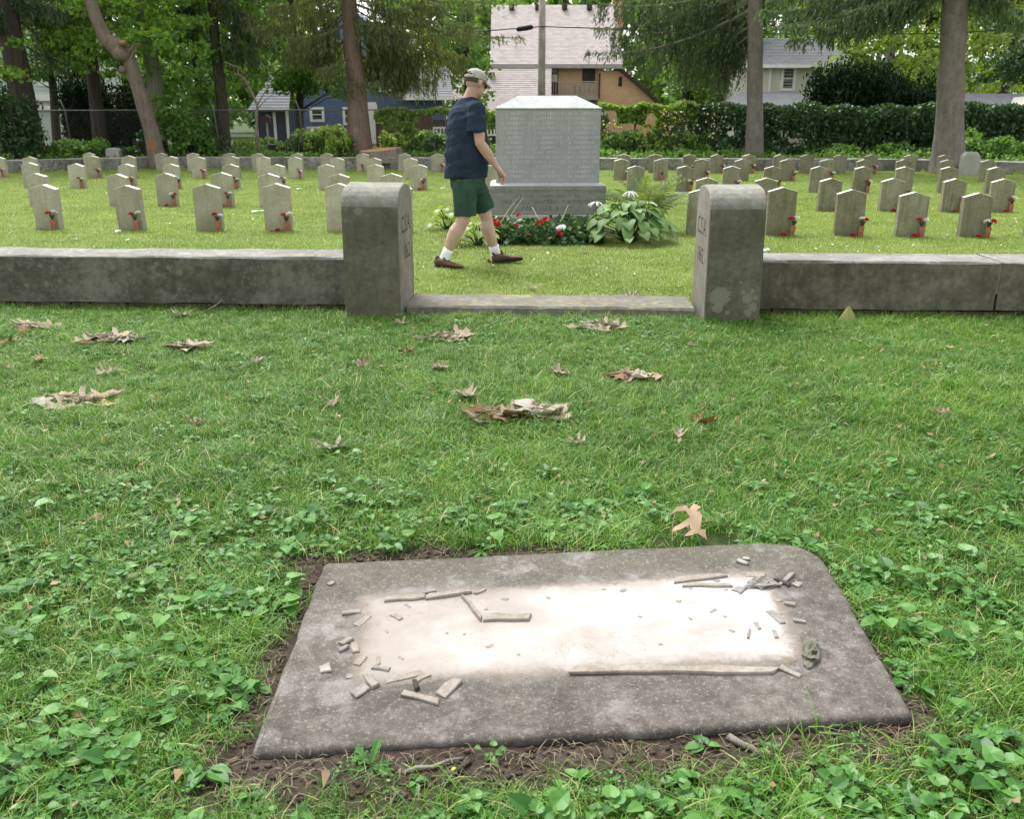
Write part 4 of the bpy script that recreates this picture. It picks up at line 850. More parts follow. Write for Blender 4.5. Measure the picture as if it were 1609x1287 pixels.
m_spr_d = leafy('dark_spruce_needles', (0.030, 0.056, 0.027), (0.062, 0.100, 0.048), (0.125, 0.163, 0.088), .22, .65); m_hem = leafy('hemlock_needles', (0.054, 0.102, 0.054), (0.108, 0.174, 0.090), (0.198, 0.264, 0.156), .28, .6)
m_yew = leafy('yew_needles', (.006, .017, .008), (.012, .029, .012), (.030, .060, .022), .12, .8, spec=.1); m_fargreen = leafy('far_leaf', (0.070, 0.140, 0.042), (0.119, 0.224, 0.063), (0.196, 0.322, 0.105), .4)

def trunk(parent, path, radii, mat, name='trunk', n=14, rough=.06, roots=0):
    P = [Vector(p) for p in path]
    # resample for an uneven outline
    Q = []; Rr = []
    for i in range(len(P) - 1):
        k = max(2, int((P[i + 1] - P[i]).length / .22))
        for j in range(k): t = j / k; Q.append(P[i].lerp(P[i + 1], t)); Rr.append(radii[i] + (radii[i + 1] - radii[i]) * t)
    Q.append(P[-1]); Rr.append(radii[-1])
    mb = MB(); mb.tube(Q, Rr, n)
    ph = random.uniform(0, 50); V = []
    for i, v in enumerate(mb.V):
        q = Q[min(i // n, len(Q) - 1)]; d = Vector(v) - q; a = math.atan2(d.y, d.x); h = q.z - Q[0].z
        k = 1 + rough * (2 * float(vnoise(a * 1.6 + ph, h * 1.7, 1.3)) - 1)
        if roots: k += roots * max(0, 1 - h / .8) ** 2 * (.5 + .5 * math.cos(a * 5 + ph))
        V.append(q + d * k)
    mb.V = V; return mb.put(name, mat, parent, smooth=True)
def bough(P0, P1, sag, nspr, hang, width=.45, upturn=.12, size=.13, asp=.22):
    """wood path and needle sprays of one drooping conifer bough"""
    P0, P1 = np.array(P0), np.array(P1); L = np.linalg.norm(P1 - P0); T = np.linspace(0, 1, 9)
    path = [P0 + (P1 - P0) * t + np.array([0, 0, -sag * math.sin(PI * t) + upturn * max(0, t - .7) * L * .3]) for t in T]
    pa = np.array(path); d = unit(P1 - P0); side = unit(np.cross(d, [0, 0, 1.0])); C = []; D = []
    n = int(nspr * 1.55)
    tt = rng.uniform(.12, 1, n) ** .8
    for t in tt:
        p = np.array([np.interp(t, T, pa[:, k]) for k in range(3)]); s = rng.choice([-1, 1]); out = width * (1 - .65 * t) * rng.uniform(.15, 1)
        b = p + side * s * out + d * out * .5 - np.array([0, 0, .12 * out]); hl = hang * rng.uniform(.35, 1.1) * (1 - .45 * t)
        m = max(3, int(hl / (size * .33)))
        f = np.linspace(0, 1, m)[:, None]
        sway = rng.normal(0, .07, 3) * np.array([1, 1, 0])
        c = b + np.array([0, 0, -hl]) * f + sway * f + rng.normal(0, .022, (m, 3)); C.append(c)
        D.append(np.array([0, 0, -1.0]) + side * rng.normal(0, .38, m)[:, None] + d * rng.normal(.25, .35, m)[:, None])
        # the twig back to the bough
        m2 = max(2, int(out / .09)); c = p + (b - p) * np.linspace(0, 1, m2)[:, None]; C.append(c + rng.normal(0, .03, (m2, 3))); D.append(np.tile(unit(b - p + d * .5 - np.array([0, 0, .2])), (m2, 1)))
    C = np.concatenate(C); D = np.concatenate(D)
    return path, cards(C, rng.uniform(.75, 1.3, len(C)) * size, D, asp, .04, .25)
def conifer(name, label, path, radii, barkm, needles, ends, extra, hang=.55, nspr=46, size=.13, lim=.03, asp=.22, roots=0, group=None, nn=14):
    """ends: (px, py, depth, start height above the base, sag, optional sprays); extra: random boughs (count, zmin, zmax, length)"""
    base = Vector(path[0]); t = thing(name, label, 'tree', (0, 0, 0), 0, group)
    trunk(t, path, radii, barkm, n=nn, roots=roots)
    def at_h(z):
        for a, b in zip(path[:-1], path[1:]):
            if a[2] <= z <= b[2]: f = (z - a[2]) / (b[2] - a[2]); return np.array(a) + (np.array(b) - np.array(a)) * f
        return np.array(path[-1])
    W = MB(); V = []
    def one(P0, P1, sag, n, h):
        pth, v = bough(P0, P1, sag, n, h, size=size, asp=asp); V.append(v); L = np.linalg.norm(np.array(P1) - P0); W.tube(pth, [lim * (1 - .8 * i / 8) * (.6 + .15 * L) for i in range(9)], 5, False)
    for e in ends:
        P1 = np.array(dep(e[0], e[1], e[2])); P0 = at_h(e[3]); one(P0, P1, e[4], e[5] if len(e) > 5 else nspr, e[6] if len(e) > 6 else hang)
    for k in range(extra[0]):
        z = rng.uniform(extra[1], extra[2]); a = rng.uniform(0, 2 * PI); L = extra[3] * rng.uniform(.6, 1) * (1 - .35 * (z - extra[1]) / (extra[2] - extra[1] + .1)); P0 = at_h(z)
        one(P0, P0 + np.array([math.cos(a) * L, math.sin(a) * L, -.12 * L]), .15, nspr * .8, hang)
    W.put('boughs', barkm, t); V = np.concatenate(V); k = len(V) // 4
    put('crown', fast_mesh('crown', V, 4, needles, tint(k)), t); return t
def tpath(pts, Y, top=None, ztop=10.0):
    """trunk path from picture points given from the base up, going on to ztop"""
    P = []
    for q in pts: p = dep(q[0], q[1], q[2] if len(q) > 2 else Y); P.append([p.x, p.y, p.z])
    P[0][2] = gz(P[0][0], P[0][1]) - .1
    a, b = np.array(P[-2]), np.array(P[-1]); d = (b - a) / max(.1, b[2] - a[2])
    if b[2] < ztop: e = b + d * (ztop - b[2]) * np.array([.5, .5, 1]); P.append(list(e))
    return P
PXM = lambda px, Y: px / F_PX * Y * 1.0

# the spruce left of the man
conifer('spruce_tree', 'spruce with a reddish trunk and long drooping boughs beside the fresh stump', tpath([(567, 240), (561, 150), (553, 60), (548, 0)], 28.0), [.40, .29, .25, .23, .15], m_bark_r, m_spr,
        [(425, 12, 27, 4.9, .1), (398, 45, 27.5, 4.6, .15), (380, 30, 28.5, 5.0, .1), (450, 62, 27, 4.0, .1), (470, 85, 28.5, 3.6, .1), (505, 110, 27, 3.2, .05, 26), (640, 18, 27, 4.9, .1, 60), (700, 12, 27.5, 5.1, .15, 70), (770, 4, 28, 5.2, .2, 60), (822, 62, 27.4, 4.6, .25, 60, .35), (745, 42, 27.2, 4.8, .2, 70),
         (640, 128, 29, 3.4, .2, 60, .9), (685, 132, 29.2, 3.6, .2, 60, .9), (605, 112, 29, 3.2, .15, 50, .9), (500, 100, 29.3, 3.9, .15, 50, .9), (690, 110, 29, 4.0, .2, 70, 1.2), (655, 105, 28.8, 3.8, .2, 60, 1.1), (735, 92, 29, 4.2, .2, 70, 1.2), (625, 80, 29, 4.0, .15, 60, 1.1), (450, 75, 29, 4.3, .15, 60, 1.0), (490, 60, 29, 4.5, .1, 60, 1.0), (690, 62, 28.3, 4.5, .2, 70), (640, 58, 27.4, 4.2, .1, 60), (610, 48, 27, 4.4, .1), (660, 88, 28.5, 3.9, .15, 60), (715, 84, 28.6, 4.1, .2, 60), (600, 95, 28.5, 3.2, .05, 24), (480, 30, 28.7, 5.0, .1), (430, 90, 28.8, 4.1, .15, 36), (595, 130, 27.3, 2.4, .02, 14, .3), (525, 140, 27.3, 2.2, .02, 12, .3), (535, 120, 27.2, 2.6, .02, 12, .3)],
        (30, 5.2, 9.8, 4.2), .75, 50, .14)
# a bare curling branch on its trunk
# spruces and hemlock at the right
conifer('spruce_tree', 'grey-trunked spruce whose curtain of boughs hides the brick house end', tpath([(1185, 244), (1186, 170), (1187, 80), (1187, 0)], 27.6), [.30, .235, .225, .21, .14], m_bark_g, m_spr_d,
        [(938, 10, 28.5, 5.0, .2, 60), (965, 2, 29, 5.3, .2, 60), (934, 48, 28.8, 4.9, .3, 70, .4), (958, 62, 29.3, 4.7, .3, 70), (922, 86, 28.2, 4.4, .35, 50, .4), (985, 84, 29, 4.4, .3, 46), (1000, 40, 28.5, 5.0, .2, 50), (1020, 100, 29.4, 4.0, .25, 46), (1050, 60, 28.4, 4.7, .2, 50), (1070, 110, 29.2, 3.8, .2, 46), (1100, 20, 28.6, 5.1, .1, 50), (1105, 85, 28.6, 4.3, .15, 46),
         (1040, 20, 29.6, 5.3, .2, 50), (1130, 100, 29, 4.0, .1, 44), (1140, 45, 29, 4.8, .1, 50), (1120, 125, 29.3, 3.5, .1, 50), (1215, 15, 28.7, 5.0, .05, 40), (1160, 70, 29.2, 4.2, .05, 50), (1060, 85, 30, 4.4, .2, 46)],
        (30, 5.2, 9.8, 3.8), 1.0, 56, .14)
conifer('hemlock_tree', 'big hemlock with a flared pale grey trunk at the end of the headstone rows', tpath([(1490, 276), (1489, 250), (1492, 180), (1497, 80), (1500, 0)], 24.6), [.60, .42, .34, .31, .30, .2], m_bark_g, m_hem,
        [(1195, 22, 24.5, 5.0, .2), (1215, 45, 24, 4.8, .25), (1240, 66, 25, 4.5, .3), (1255, 20, 25.3, 5.1, .2), (1290, 52, 24.2, 4.6, .2), (1325, 22, 23.8, 5.0, .15), (1350, 48, 25.2, 4.5, .15, 40), (1385, 20, 24.6, 4.9, .1), (1270, 2, 24.4, 5.4, .2), (1335, 2, 25.4, 5.4, .1), (1415, 12, 25.8, 4.8, .1), (1205, 2, 25, 5.5, .2), (1300, 32, 26, 5, .2), (1230, 34, 26, 5, .2),
         (1600, 18, 25, 4.8, .1), (1640, 40, 24.5, 4.6, .15), (1590, 8, 24, 5.2, .1)],
        (40, 5.0, 9.6, 5.0), .42, 95, .13, .03, .30, .20, nn=26)
conifer('spruce_tree', 'dark leaning trunk of a spruce at the far left before the sage house', tpath([(50, 238), (36, 160), (20, 70), (8, 0)], 27.0), [.42, .34, .31, .29, .2], m_bark_d, m_spr_d,
        [(120, 20, 27.5, 4.6, .2), (140, 70, 28, 4.2, .3), (115, 95, 28.5, 3.6, .2, 40), (90, 15, 26.6, 4.9, .1), (-20, 30, 26.5, 4.6, .1), (-40, 60, 27.5, 4.0, .1), (60, 5, 26.8, 5, .1), (135, 45, 28.5, 4.6, .2), (60, 20, 28.6, 4.8, .1)], (26, 5.0, 9.5, 3.8), .6, 60, .14)
conifer('spruce_tree', 'slim dark-trunked spruce behind the leaning red-barked tree', tpath([(158, 228), (150, 150), (140, 70), (132, 0)], 29.5), [.26, .20, .19, .18, .1], m_bark_d, m_spr_d,
        [(200, 40, 30, 4.8, .1, 30), (95, 30, 30, 5, .1, 40), (110, 60, 30.2, 4.6, .2, 40), (195, 8, 29, 5.2, .1, 40), (165, 20, 29, 5.2, .05, 40)], (22, 5.0, 9.5, 3.2), .6, 46, .14)
conifer('spruce_tree', 'slender spruce with dark hanging boughs between fence posts', tpath([(353, 232), (348, 150), (338, 70), (333, 0)], 29.0), [.21, .17, .15, .14, .09], m_bark_d, m_spr_d,
        [(425, 62, 29.5, 4.3, .1, 70), (440, 42, 29, 4.6, .1, 60), (400, 80, 28.6, 4.0, .1, 60), (290, 10, 29, 5, .1, 50), (385, 20, 29.6, 5, .1, 60), (300, 45, 29.6, 4.6, .1, 40), (415, 95, 29.8, 3.6, .1, 50), (375, 10, 28.4, 5.2, .1, 60)], (24, 5.0, 9.5, 3.0), .7, 56, .14)

# leafy trees ---------------------------------------------------------
def clumps(n, cx, cy, cz, rx, ry, rz, r, per, flat=.55):
    cc = np.array([cx, cy, cz]) + rng.uniform(-1, 1, (n, 3)) * np.array([rx, ry, rz]); P = []
    for c in cc: k = int(per * rng.uniform(.5, 1.4)); P.append(ell(k, c, np.array([r, r, r * flat]) * rng.uniform(.6, 1.3), .1))
    return cc, np.concatenate(P)
def leaf_tree(name, label, path, radii, barkm, leafm, groups, size, group=None, stems=True, barknm=None):
    t = thing(name, label, 'tree', (0, 0, 0), 0, group); trunk(t, path, radii, barkm)
    P = []; W = MB()
    for g in groups:
        cc, p = clumps(*g); P.append(p)
        if stems:
            for c in cc[::4]:
                z = min(max(path[0][2] + 1, c[2] - .8), path[-1][2]); a = np.array([np.interp(z, [q[2] for q in path], [q[k] for q in path]) for k in range(3)]); m = (a + c) / 2 + np.array([0, 0, .15]); W.tube([a, m, c], [.022, .014, .006], 5, False)
    if W.V: W.put('limbs', barkm, t)
    P = np.concatenate(P); n = len(P); D = rng.normal(0, 1, (n, 3)); D[:, 2] -= .55
    put('crown', fast_mesh('crown', cards(P, rng.uniform(.7, 1.3, n) * size, D, .8, .1), 4, leafm, tint(n)), t); return t
def gx(px, Y): return dep(px, 100, Y).x
# the leaning red-barked tree with its pruned knot
lp = tpath([(250, 246, 26.6), (238, 205, 26.6), (218, 140, 26.6), (203, 95, 26.6), (190, 78, 26.6), (165, 60, 26.7), (150, 25, 26.7), (142, 0, 26.8)], 26.6)
rb = bark('scarred_red_bark', (.115, .09, .075), (.24, .195, .165), (8, 8, 1.6), ((lp[0][0] - .10, 26.35, .66), .20))
lt = leaf_tree('maple_tree', 'leaning red-barked tree with a raw orange scar and a swollen pruned knot', lp, [.27, .22, .20, .19, .27, .19, .17, .16, .1], rb, m_maple,
               [(24, gx(115, 27.8), 27.8, 3.9, 1.3, .6, .7, .5, 60), (7, gx(128, 27.6), 27.6, 3.2, .5, .7, .45, .4, 40), (24, gx(235, 27.8), 27.8, 3.9, 1.7, .5, .8, .5, 60), (4, gx(240, 26.6), 26.2, 3.5, .6, .3, .3, .35, 40), (10, gx(20, 26.5), 25.8, 3.2, .5, .4, .7, .38, 40), (40, gx(170, 27), 27, 6.2, 3.4, 2.4, 1.5, .8, 60), (7, gx(150, 26.6), 27.3, 2.9, .6, .4, .35, .35, 40)], .15, stems=False)
mb = MB(); p = dep(195, 68, 26.4); mb.ball(p, (.13, .1, .09), 10, 7); p2 = dep(190, 85, 26.45); mb.ball(p2, (.26, .22, .2), 10, 7); p3 = dep(193, 108, 26.45); mb.ball(p3, (.12, .1, .12), 8, 6); mb.V = [tuple(np.array(v) + (fbm(v[0] * 5, v[2] * 5, 2.) - .5) * .12) for v in mb.V]; mb.put('knot', rb, lt, smooth=True)
mb = MB(); mb.ball(dep(192, 66, 26.3), (.10, .05, .05), 8, 5); mb.put('fresh_cut', simple('raw_orange_wood', (.42, .17, .06), .9, .3), lt, smooth=True)
mb = MB()
for q in ([(200, 83), (212, 70), (218, 68)], [(205, 90), (213, 75), (220, 66)]): mb.tube([dep(a, b, 26.5) for a, b in q], [.04, .03, .015], 6)
mb.put('pruned_stub', m_twig, lt)
leaf_tree('hackberry_tree', 'straight grey furrowed trunk with light leaves behind the leaning tree', tpath([(246, 190, 28.8), (240, 110, 28.8), (228, 30, 28.8), (222, 0, 28.8)], 28.8), [.25, .22, .20, .19, .12], m_bark_l, m_decid,
          [(8, gx(266, 28), 29.4, 3.4, .5, .3, 1.3, .4, 50), (34, gx(290, 29.5), 29.5, 3.2, 1.5, .8, 1.6, .6, 75), (30, gx(240, 29), 29, 6.2, 3, 2, 1.5, .9, 60), (14, gx(265, 27.5), 27.6, 1.4, .6, .4, .7, .35, 60)], .15)
mb = MB(); mb.tube([dep(242, 45, 28.6), dep(255, 33, 28.5), dep(261, 18, 28.5), dep(262, -10, 28.5)], [.05, .04, .04, .03], 7); tag(mb.put('dead_branch', m_bark_l, smooth=True), 'bare grey branch forking off the straight furrowed trunk', 'branch')
spec = [(-4.0, 34, 7.5, m_decid, .17), (-9.5, 33, 6.5, m_decid, .17), (-15.5, 34, 7, m_decid, .17)]
for i, (x, y, z, lm, sz) in enumerate(spec):
    lab = ['green understorey tree between the slender spruce and the blue house', 'leafy tree filling the gap behind the slender spruce', 'leafy tree shading the sage house'][i]
    xx = [gx(460, 34), gx(300, 33), gx(110, 36)][i]
    leaf_tree('understorey_tree', lab, [[xx, y, .2], [xx + .2, y, 2.5], [xx, y, z]], [.16, .13, .05], m_bark_d, lm, [(52, xx + [.6, 0, 0][i], y, [3.1, 3.1, 4.2][i], [1.5, 1.8, 1.6][i], 1.2, [.8, 1.9, 1.4][i], .7, 80), (26, xx, y, 6.2, 2.2, 1.6, 1.2, .8, 70)], sz)
leaf_tree('understorey_tree', 'yellow-green leafy tree behind the dark evergreen shrub', [[gx(1395, 42), 42, .2], [gx(1397, 42), 42, 3.5], [gx(1410, 42), 42, 9]], [.22, .18, .06], m_bark_l, m_yel,
          [(60, gx(1420, 42), 42, 4.2, 3.2, 1.6, 2.2, .8, 60), (40, gx(1400, 42), 42, 7.6, 4, 2, 1.4, 1.0, 60)], .2)
leaf_tree('understorey_tree', 'yellow-green leafy tree over the pale garage roof', [[gx(1580, 44), 44, .2], [gx(1585, 44), 44, 3.5], [gx(1580, 44), 44, 9]], [.22, .18, .06], m_bark_d, m_yel,
          [(70, gx(1575, 44), 44, 4.6, 3, 1.6, 2.6, .8, 60), (40, gx(1600, 44), 44, 8.0, 4, 2, 1.4, 1.0, 60)], .2)
leaf_tree('understorey_tree', 'dark limbed tree reaching in over the garage from the edge', [[gx(1660, 31), 31, .2], [gx(1650, 31), 31, 3.2], [gx(1630, 31), 31, 8]], [.2, .16, .06], m_bark_d, m_ivy,
          [(22, gx(1595, 31), 31, 3.3, 1.1, .8, .7, .5, 70), (30, gx(1620, 31), 31, 5.2, 2, 1.2, 1.0, .7, 60)], .16)
leaf_tree('understorey_tree', 'bright green tree filling the view behind the drooping spruce curtain', [[gx(1080, 50), 50, .2], [gx(1080, 50), 50, 3], [gx(1080, 50), 50, 9]], [.25, .2, .06], m_bark_d, m_fargreen,
          [(80, gx(1112, 50), 50, 4.4, 2.2, 1.6, 3.2, .8, 60), (40, gx(1090, 50), 50, 9.0, 4.5, 2, 1.6, 1.0, 60)], .24)
leaf_tree('understorey_tree', 'bright green tree between the blue house and the pinkish roof', [[gx(735, 52), 52, .2], [gx(735, 52), 52, 3], [gx(730, 52), 52, 9]], [.25, .2, .06], m_bark_d, m_fargreen,
          [(46, gx(722, 52), 52, 4.6, 1.3, 1.4, 2.6, .8, 60), (30, gx(700, 52), 52, 8.6, 3, 2, 1.6, 1.0, 60)], .24)
# the wooded skyline far behind the houses
FL = ['tall rounded tree of the far skyline behind the %s' % s for s in ('sage house', 'slender spruce', 'navy shed', 'blue house', 'gap left of the pinkish roof', 'ridge of the pinkish roof', 'brick chimney', 'spruce curtain', 'cream house', 'yellow-green trees', 'garage roof', 'left end of the street', 'right end of the street')]
for i, px in enumerate((60, 220, 400, 560, 720, 850, 970, 1090, 1230, 1380, 1540, -120, 1720)):
    y = 84 + rng.uniform(-6, 8); x = gx(px, y); r = rng.uniform(4.6, 6.2); n = 2600
    t = thing('skyline_tree', FL[i], 'tree', (0, 0, 0), 0, 'trees of the far skyline'); trunk(t, [(x, y, 0), (x, y, 4), (x, y, 9)], [.4, .33, .15], m_bark_d)
    cc, P = clumps(80, x, y, 8.0, r * .95, r * .8, 6.4, 1.6, 70, .7); n = len(P); put('crown', fast_mesh('crown', cards(P, rng.uniform(.7, 1.3, n) * .55, None, .8, .1), 4, m_fargreen if i % 3 else m_decid, tint(n)), t)

# a nearer row of street trees between the houses
for px, y, r, lm, lab in ((330, 62, 4.2, m_decid, 'street tree beyond the navy shed'), (455, 60, 3.6, m_fargreen, 'street tree between the navy shed and the blue house'), (690, 68, 3.4, m_fargreen, 'street tree at the rear of the blue house wing'), (1030, 70, 4.0, m_fargreen, 'street tree beyond the brick gable'), (1130, 64, 3.8, m_fargreen, 'street tree behind the spruce curtain trunk'),
                           (1330, 60, 4.2, m_yel, 'yellow-green street tree behind the cream house'), (1450, 58, 4.2, m_decid, 'street tree seen beside the big grey trunk'), (1590, 60, 4.2, m_yel, 'yellow-green street tree behind the garage'), (150, 58, 4.4, m_decid, 'street tree behind the sage house'), (20, 60, 4.4, m_decid, 'street tree at the left end behind the sage house')):
    x = gx(px, y); t = thing('street_tree', lab, 'tree', (0, 0, 0), 0, 'street trees behind the houses'); trunk(t, [(x, y, 0), (x, y, 3), (x, y, 8)], [.3, .25, .1], m_bark_d)
    cc, P = clumps(60, x, y, 6.0, r * .9, r * .7, 4.8, 1.2, 70, .7); n = len(P); put('crown', fast_mesh('crown', cards(P, rng.uniform(.7, 1.3, n) * .42, None, .8, .1), 4, lm, tint(n)), t)
# shrubs, hedges, ground cover ---------------------------------------
def shrub(name, label, px, Y, w, h, n, leafm, size, up=.0, asp=.7, cat='shrub', group=None, z0=0., depth=.8):
    x = gx(px, Y); z = gz(x, Y); t = thing(name, label, cat, (0, 0, 0), 0, group)
    k = max(4, int(n / 90)); P = []
    for i in range(k):
        a = rng.uniform(0, 6.28); r = math.sqrt(rng.uniform()); c = (x + w * .8 * r * math.cos(a), Y + w * depth * r * math.sin(a), z + z0 + h * rng.uniform(.12, .92) * (1 - .25 * r)); P.append(ell(int(n / k), c, np.array([w, w, h]) * .22 + .08, .05))
    P = np.concatenate(P); P[:, 2] = np.maximum(P[:, 2], z + .02); D = rng.normal(0, 1, (len(P), 3)); D[:, 2] += up
    mb = MB()
    for i in range(9):
        a = rng.uniform(0, 6.28); mb.tube([(x + .1 * math.cos(a), Y + .1 * math.sin(a), z - .05), (x + w * .35 * math.cos(a), Y + w * .3 * math.sin(a), z + z0 * .6 + h * .45), (x + w * .6 * math.cos(a), Y + w * .5 * math.sin(a), z + z0 + h * .75)], [.03, .02, .008], 5, False)
    mb.put('stems', m_bark_d, t)
    put('foliage', fast_mesh('foliage', cards(P, rng.uniform(.7, 1.3, len(P)) * size, D, asp, .1), 4, leafm, tint(len(P))), t); return t
shrub('yew_shrub', 'broad black-green evergreen shrub rising behind the ivy hedge', 1352, 31.2, 1.9, 3.1, 17000, m_yew, .19, 1.3, .3, depth=.5)
shrub('yew_shrub', 'black-green evergreen shrub beside the big grey trunk', 1440, 31.0, 1.1, 2.7, 8500, m_yew, .19, 1.3, .3, depth=.5)
shrub('yew_shrub', 'dark evergreen shrub in the shade between the left trunks', 122, 30.5, .85, 2.7, 8500, m_yew, .17, .6, .3)
shrub('yew_shrub', 'dark evergreen shrub behind the red-barked trunk', 190, 30.6, 1.2, 2.5, 8500, m_yew, .17, .6, .3)
shrub('yew_shrub', 'bluish evergreen bush at the far left in front of the dark trunk', 8, 25.9, .75, 2.0, 3600, m_ivy, .13, .3, .45)
for k, (px, Y, w, h, n, lm, sz, lab) in enumerate([
    (285, 27.6, .8, 1.1, 1500, m_decid, .13, 'leafy bush between the leaning trunk and the fence post'), (318, 28.8, .6, 1.5, 1400, m_decid, .13, 'dusty bush against the chain-link fence'),
    (215, 27.8, .7, .7, 900, m_ivy, .12, 'low shadowed bush behind the squat stone marker'), (120, 27.6, 1.0, .5, 1200, m_decid, .12, 'low green bush along the bank at the left'), (60, 26.8, .8, .45, 900, m_decid, .12, 'low bush at the foot of the dark trunk'),
    (500, 28.7, .8, .95, 1500, m_vine, .13, 'light green bush against the fence left of the spruce'), (455, 28.6, .7, .8, 1100, m_decid, .13, 'green bush at the foot of the fence post'), (530, 27.6, .6, .65, 900, m_vine, .12, 'light bush at the foot of the red spruce trunk'),
    (632, 29.3, .8, .85, 1400, m_vine, .12, 'light bush before the brown board fence'), (672, 29.2, .7, .7, 1100, m_decid, .12, 'bush below the white railing'), (745, 29.4, .7, .8, 1000, m_decid, .12, 'bush behind the walking man'),
    (390, 30.5, .9, .5, 900, m_vine, .12, 'low bush behind the bare sapling'), (970, 28.8, .7, .8, 1200, m_decid, .12, 'leafy bush right behind the monument corner'), (1010, 29.0, .7, .9, 1300, m_vine, .12, 'pale flowering bush in the border beyond the ferns'),
    (1060, 28.8, .8, .8, 1300, m_vine, .12, 'yellow-green bush in the flower border'), (1110, 28.7, .8, .7, 1200, m_decid, .12, 'bush in the border beside the grey spruce trunk'), (1150, 28.5, .6, .45, 900, m_ivy, .11, 'low dark bush at the foot of the grey spruce'),
    (1240, 28.6, .7, .5, 900, m_ivy, .11, 'low dark bush right of the grey spruce'), (1330, 28.9, 1.0, .35, 1000, m_decid, .11, 'low bush at the foot of the ivy hedge'), (1420, 28.6, .8, .35, 800, m_decid, .11, 'low bush at the hedge foot beside the big trunk'),
    (1540, 27.5, .9, .75, 1400, m_decid, .13, 'bright green bush behind the squat marker near the big trunk'), (1600, 27.0, .9, .6, 1200, m_decid, .13, 'bright green bush at the far end of the bank')]):
    shrub('bush', lab, px, Y, w, h, n, lm, sz, .3, group='bushes along the bank')
def hedge(label, x0, x1, Y, zt, zb, n, lm, size, thick, gap, name='ivy_hedge', lift=0.):
    X = rng.uniform(x0, x1, n * 2); T = rng.uniform(0, 1, n * 2) ** .8; top = zt + .14 * (fbm(X, X * 0, .9, 3) - .5) * 2 + .05 * np.sin(X * 5); bot = zb(X) + .25 * (fbm(X, X * 0, 1.7, 8) - .5)
    Zs = bot + (top - bot) * T; Yy = Y + rng.uniform(-1, 1, n * 2) * thick * (.55 + .6 * fbm(X * 1.3, Zs * 1.3, 1.2, 5)); k = fbm(X, Zs, 1.6, 17) > gap * (1 - .6 * T); P = np.stack([X, Yy, Zs], -1)[k][:n]
    D = rng.normal(0, .8, (len(P), 3)); D[:, 2] -= .8; D[:, 1] -= .5
    o = put(name, fast_mesh(name, cards(P, rng.uniform(.65, 1.3, len(P)) * size, D, .85, .1), 4, lm, tint(len(P)))); return tag(o, label, 'hedge')
hz = dep(1300, 165, 29.0).z
hedge('dark ivy hedge wall along the back of the cemetery, right of the flower border', gx(1085, 29), gx(1720, 29), 29.2, hz + .02, lambda x: .28 + 0 * x, 17000, m_ivy, .13, .38, .30)
hedge('ivy draped along the fence top over the flower border', gx(942, 29), gx(1100, 29), 29.1, hz + .05, lambda x: 1.05 + .25 * np.sin(x * 2.2), 4200, m_vine, .12, .3, .36)
hedge('sprawling pale vine hanging over the fence beside the man', gx(585, 28.3), gx(800, 28.3), 28.3, dep(700, 170, 28.3).z, lambda x: 1.15 + .35 * np.sin(x * 2.7 + 1), 3600, m_vine, .12, .25, .44, 'vine')
mb = MB()
xw0, xw1 = gx(942, 29.4), gx(1720, 29.4); mb.box(xw0, xw1, 29.38, 29.42, 1.66, 1.70)
for i in range(14): x = xw0 + (xw1 - xw0) * i / 13; mb.box(x - .03, x + .03, 29.37, 29.43, .2, 1.7)
tag(mb.put('wire_fence', m_brown), 'fence frame buried inside the ivy hedge', 'fence')
# flowers of the border
m_phl = leafy('phlox_petal', (.62, .38, .55), (.72, .58, .68), (.80, .78, .78), .3); m_yfl = leafy('yellow_petal', (.65, .42, .05), (.70, .55, .08), (.75, .65, .25), .3)
for k, (px, Y, m, n, z, lab) in enumerate([(958, 28.4, m_phl, 36, 1.0, 'tall pale phlox at the monument edge of the border'), (1062, 28.4, m_phl, 44, 1.25, 'pink phlox in the middle of the border under the ivy'), (1080, 28.6, m_phl, 32, 1.0, 'white phlox clump before the ivy'), (1128, 28.5, m_phl, 34, 1.2, 'pale pink phlox near the grey spruce trunk'), (978, 28.3, m_yfl, 24, .9, 'orange day lilies near the monument'), (1040, 28.5, m_yfl, 26, 1.3, 'yellow flowers below the ivy top')]):
    x = gx(px, Y); t = thing('flowering_plant', lab, 'flowers', (0, 0, 0), 0, 'flowers of the border'); mb = MB()
    for i in range(10): a, b = rng.uniform(-.3, .3), rng.uniform(-.2, .2); mb.tube([(x + a * .4, Y + b, .25), (x + a, Y + b, .25 + z * rng.uniform(.5, 1))], [.008, .005], 4, False)
    mb.put('stems', m_stem, t); P = np.stack([x + rng.normal(0, .22, n), Y + rng.normal(0, .12, n), .3 + z * rng.uniform(.45, 1.05, n)], -1); put('blossoms', fast_mesh('blossoms', cards(P, rng.uniform(.035, .075, n), None, 1.0, .1), 4, m, tint(n)), t)
# ground cover over the bank
n = 30000; x = rng.uniform(-19, 20, n); y = np.vectorize(wall_y)(x) + .42 + rng.uniform(0, 1, n) ** 1.4 * 5.5; z = np.vectorize(gz)(x, y)
w = fbm(x, y, .9, 61); k = rng.uniform(0, 1, n) < np.clip((w - .3) * 2.2 + (y - 27.4) * .25, .12, 1); x, y, z, w = x[k], y[k], z[k], w[k]; n = len(x)
P = np.stack([x, y, z + rng.uniform(.01, .22, n) * np.clip(w * 1.6 - .2 + (y - np.vectorize(wall_y)(x)) * .12, .25, 1.2)], -1); D = rng.normal(0, 1, (n, 3)); D[:, 2] += .2
tag(put('ground_cover', fast_mesh('ground_cover', cards(P, rng.uniform(.07, .13, n), D, .8, .1), 4, m_decid, tint(n, .25, 1)), kind='stuff'), 'ivy and low leafy plants covering the bank behind the back wall', 'ground cover')
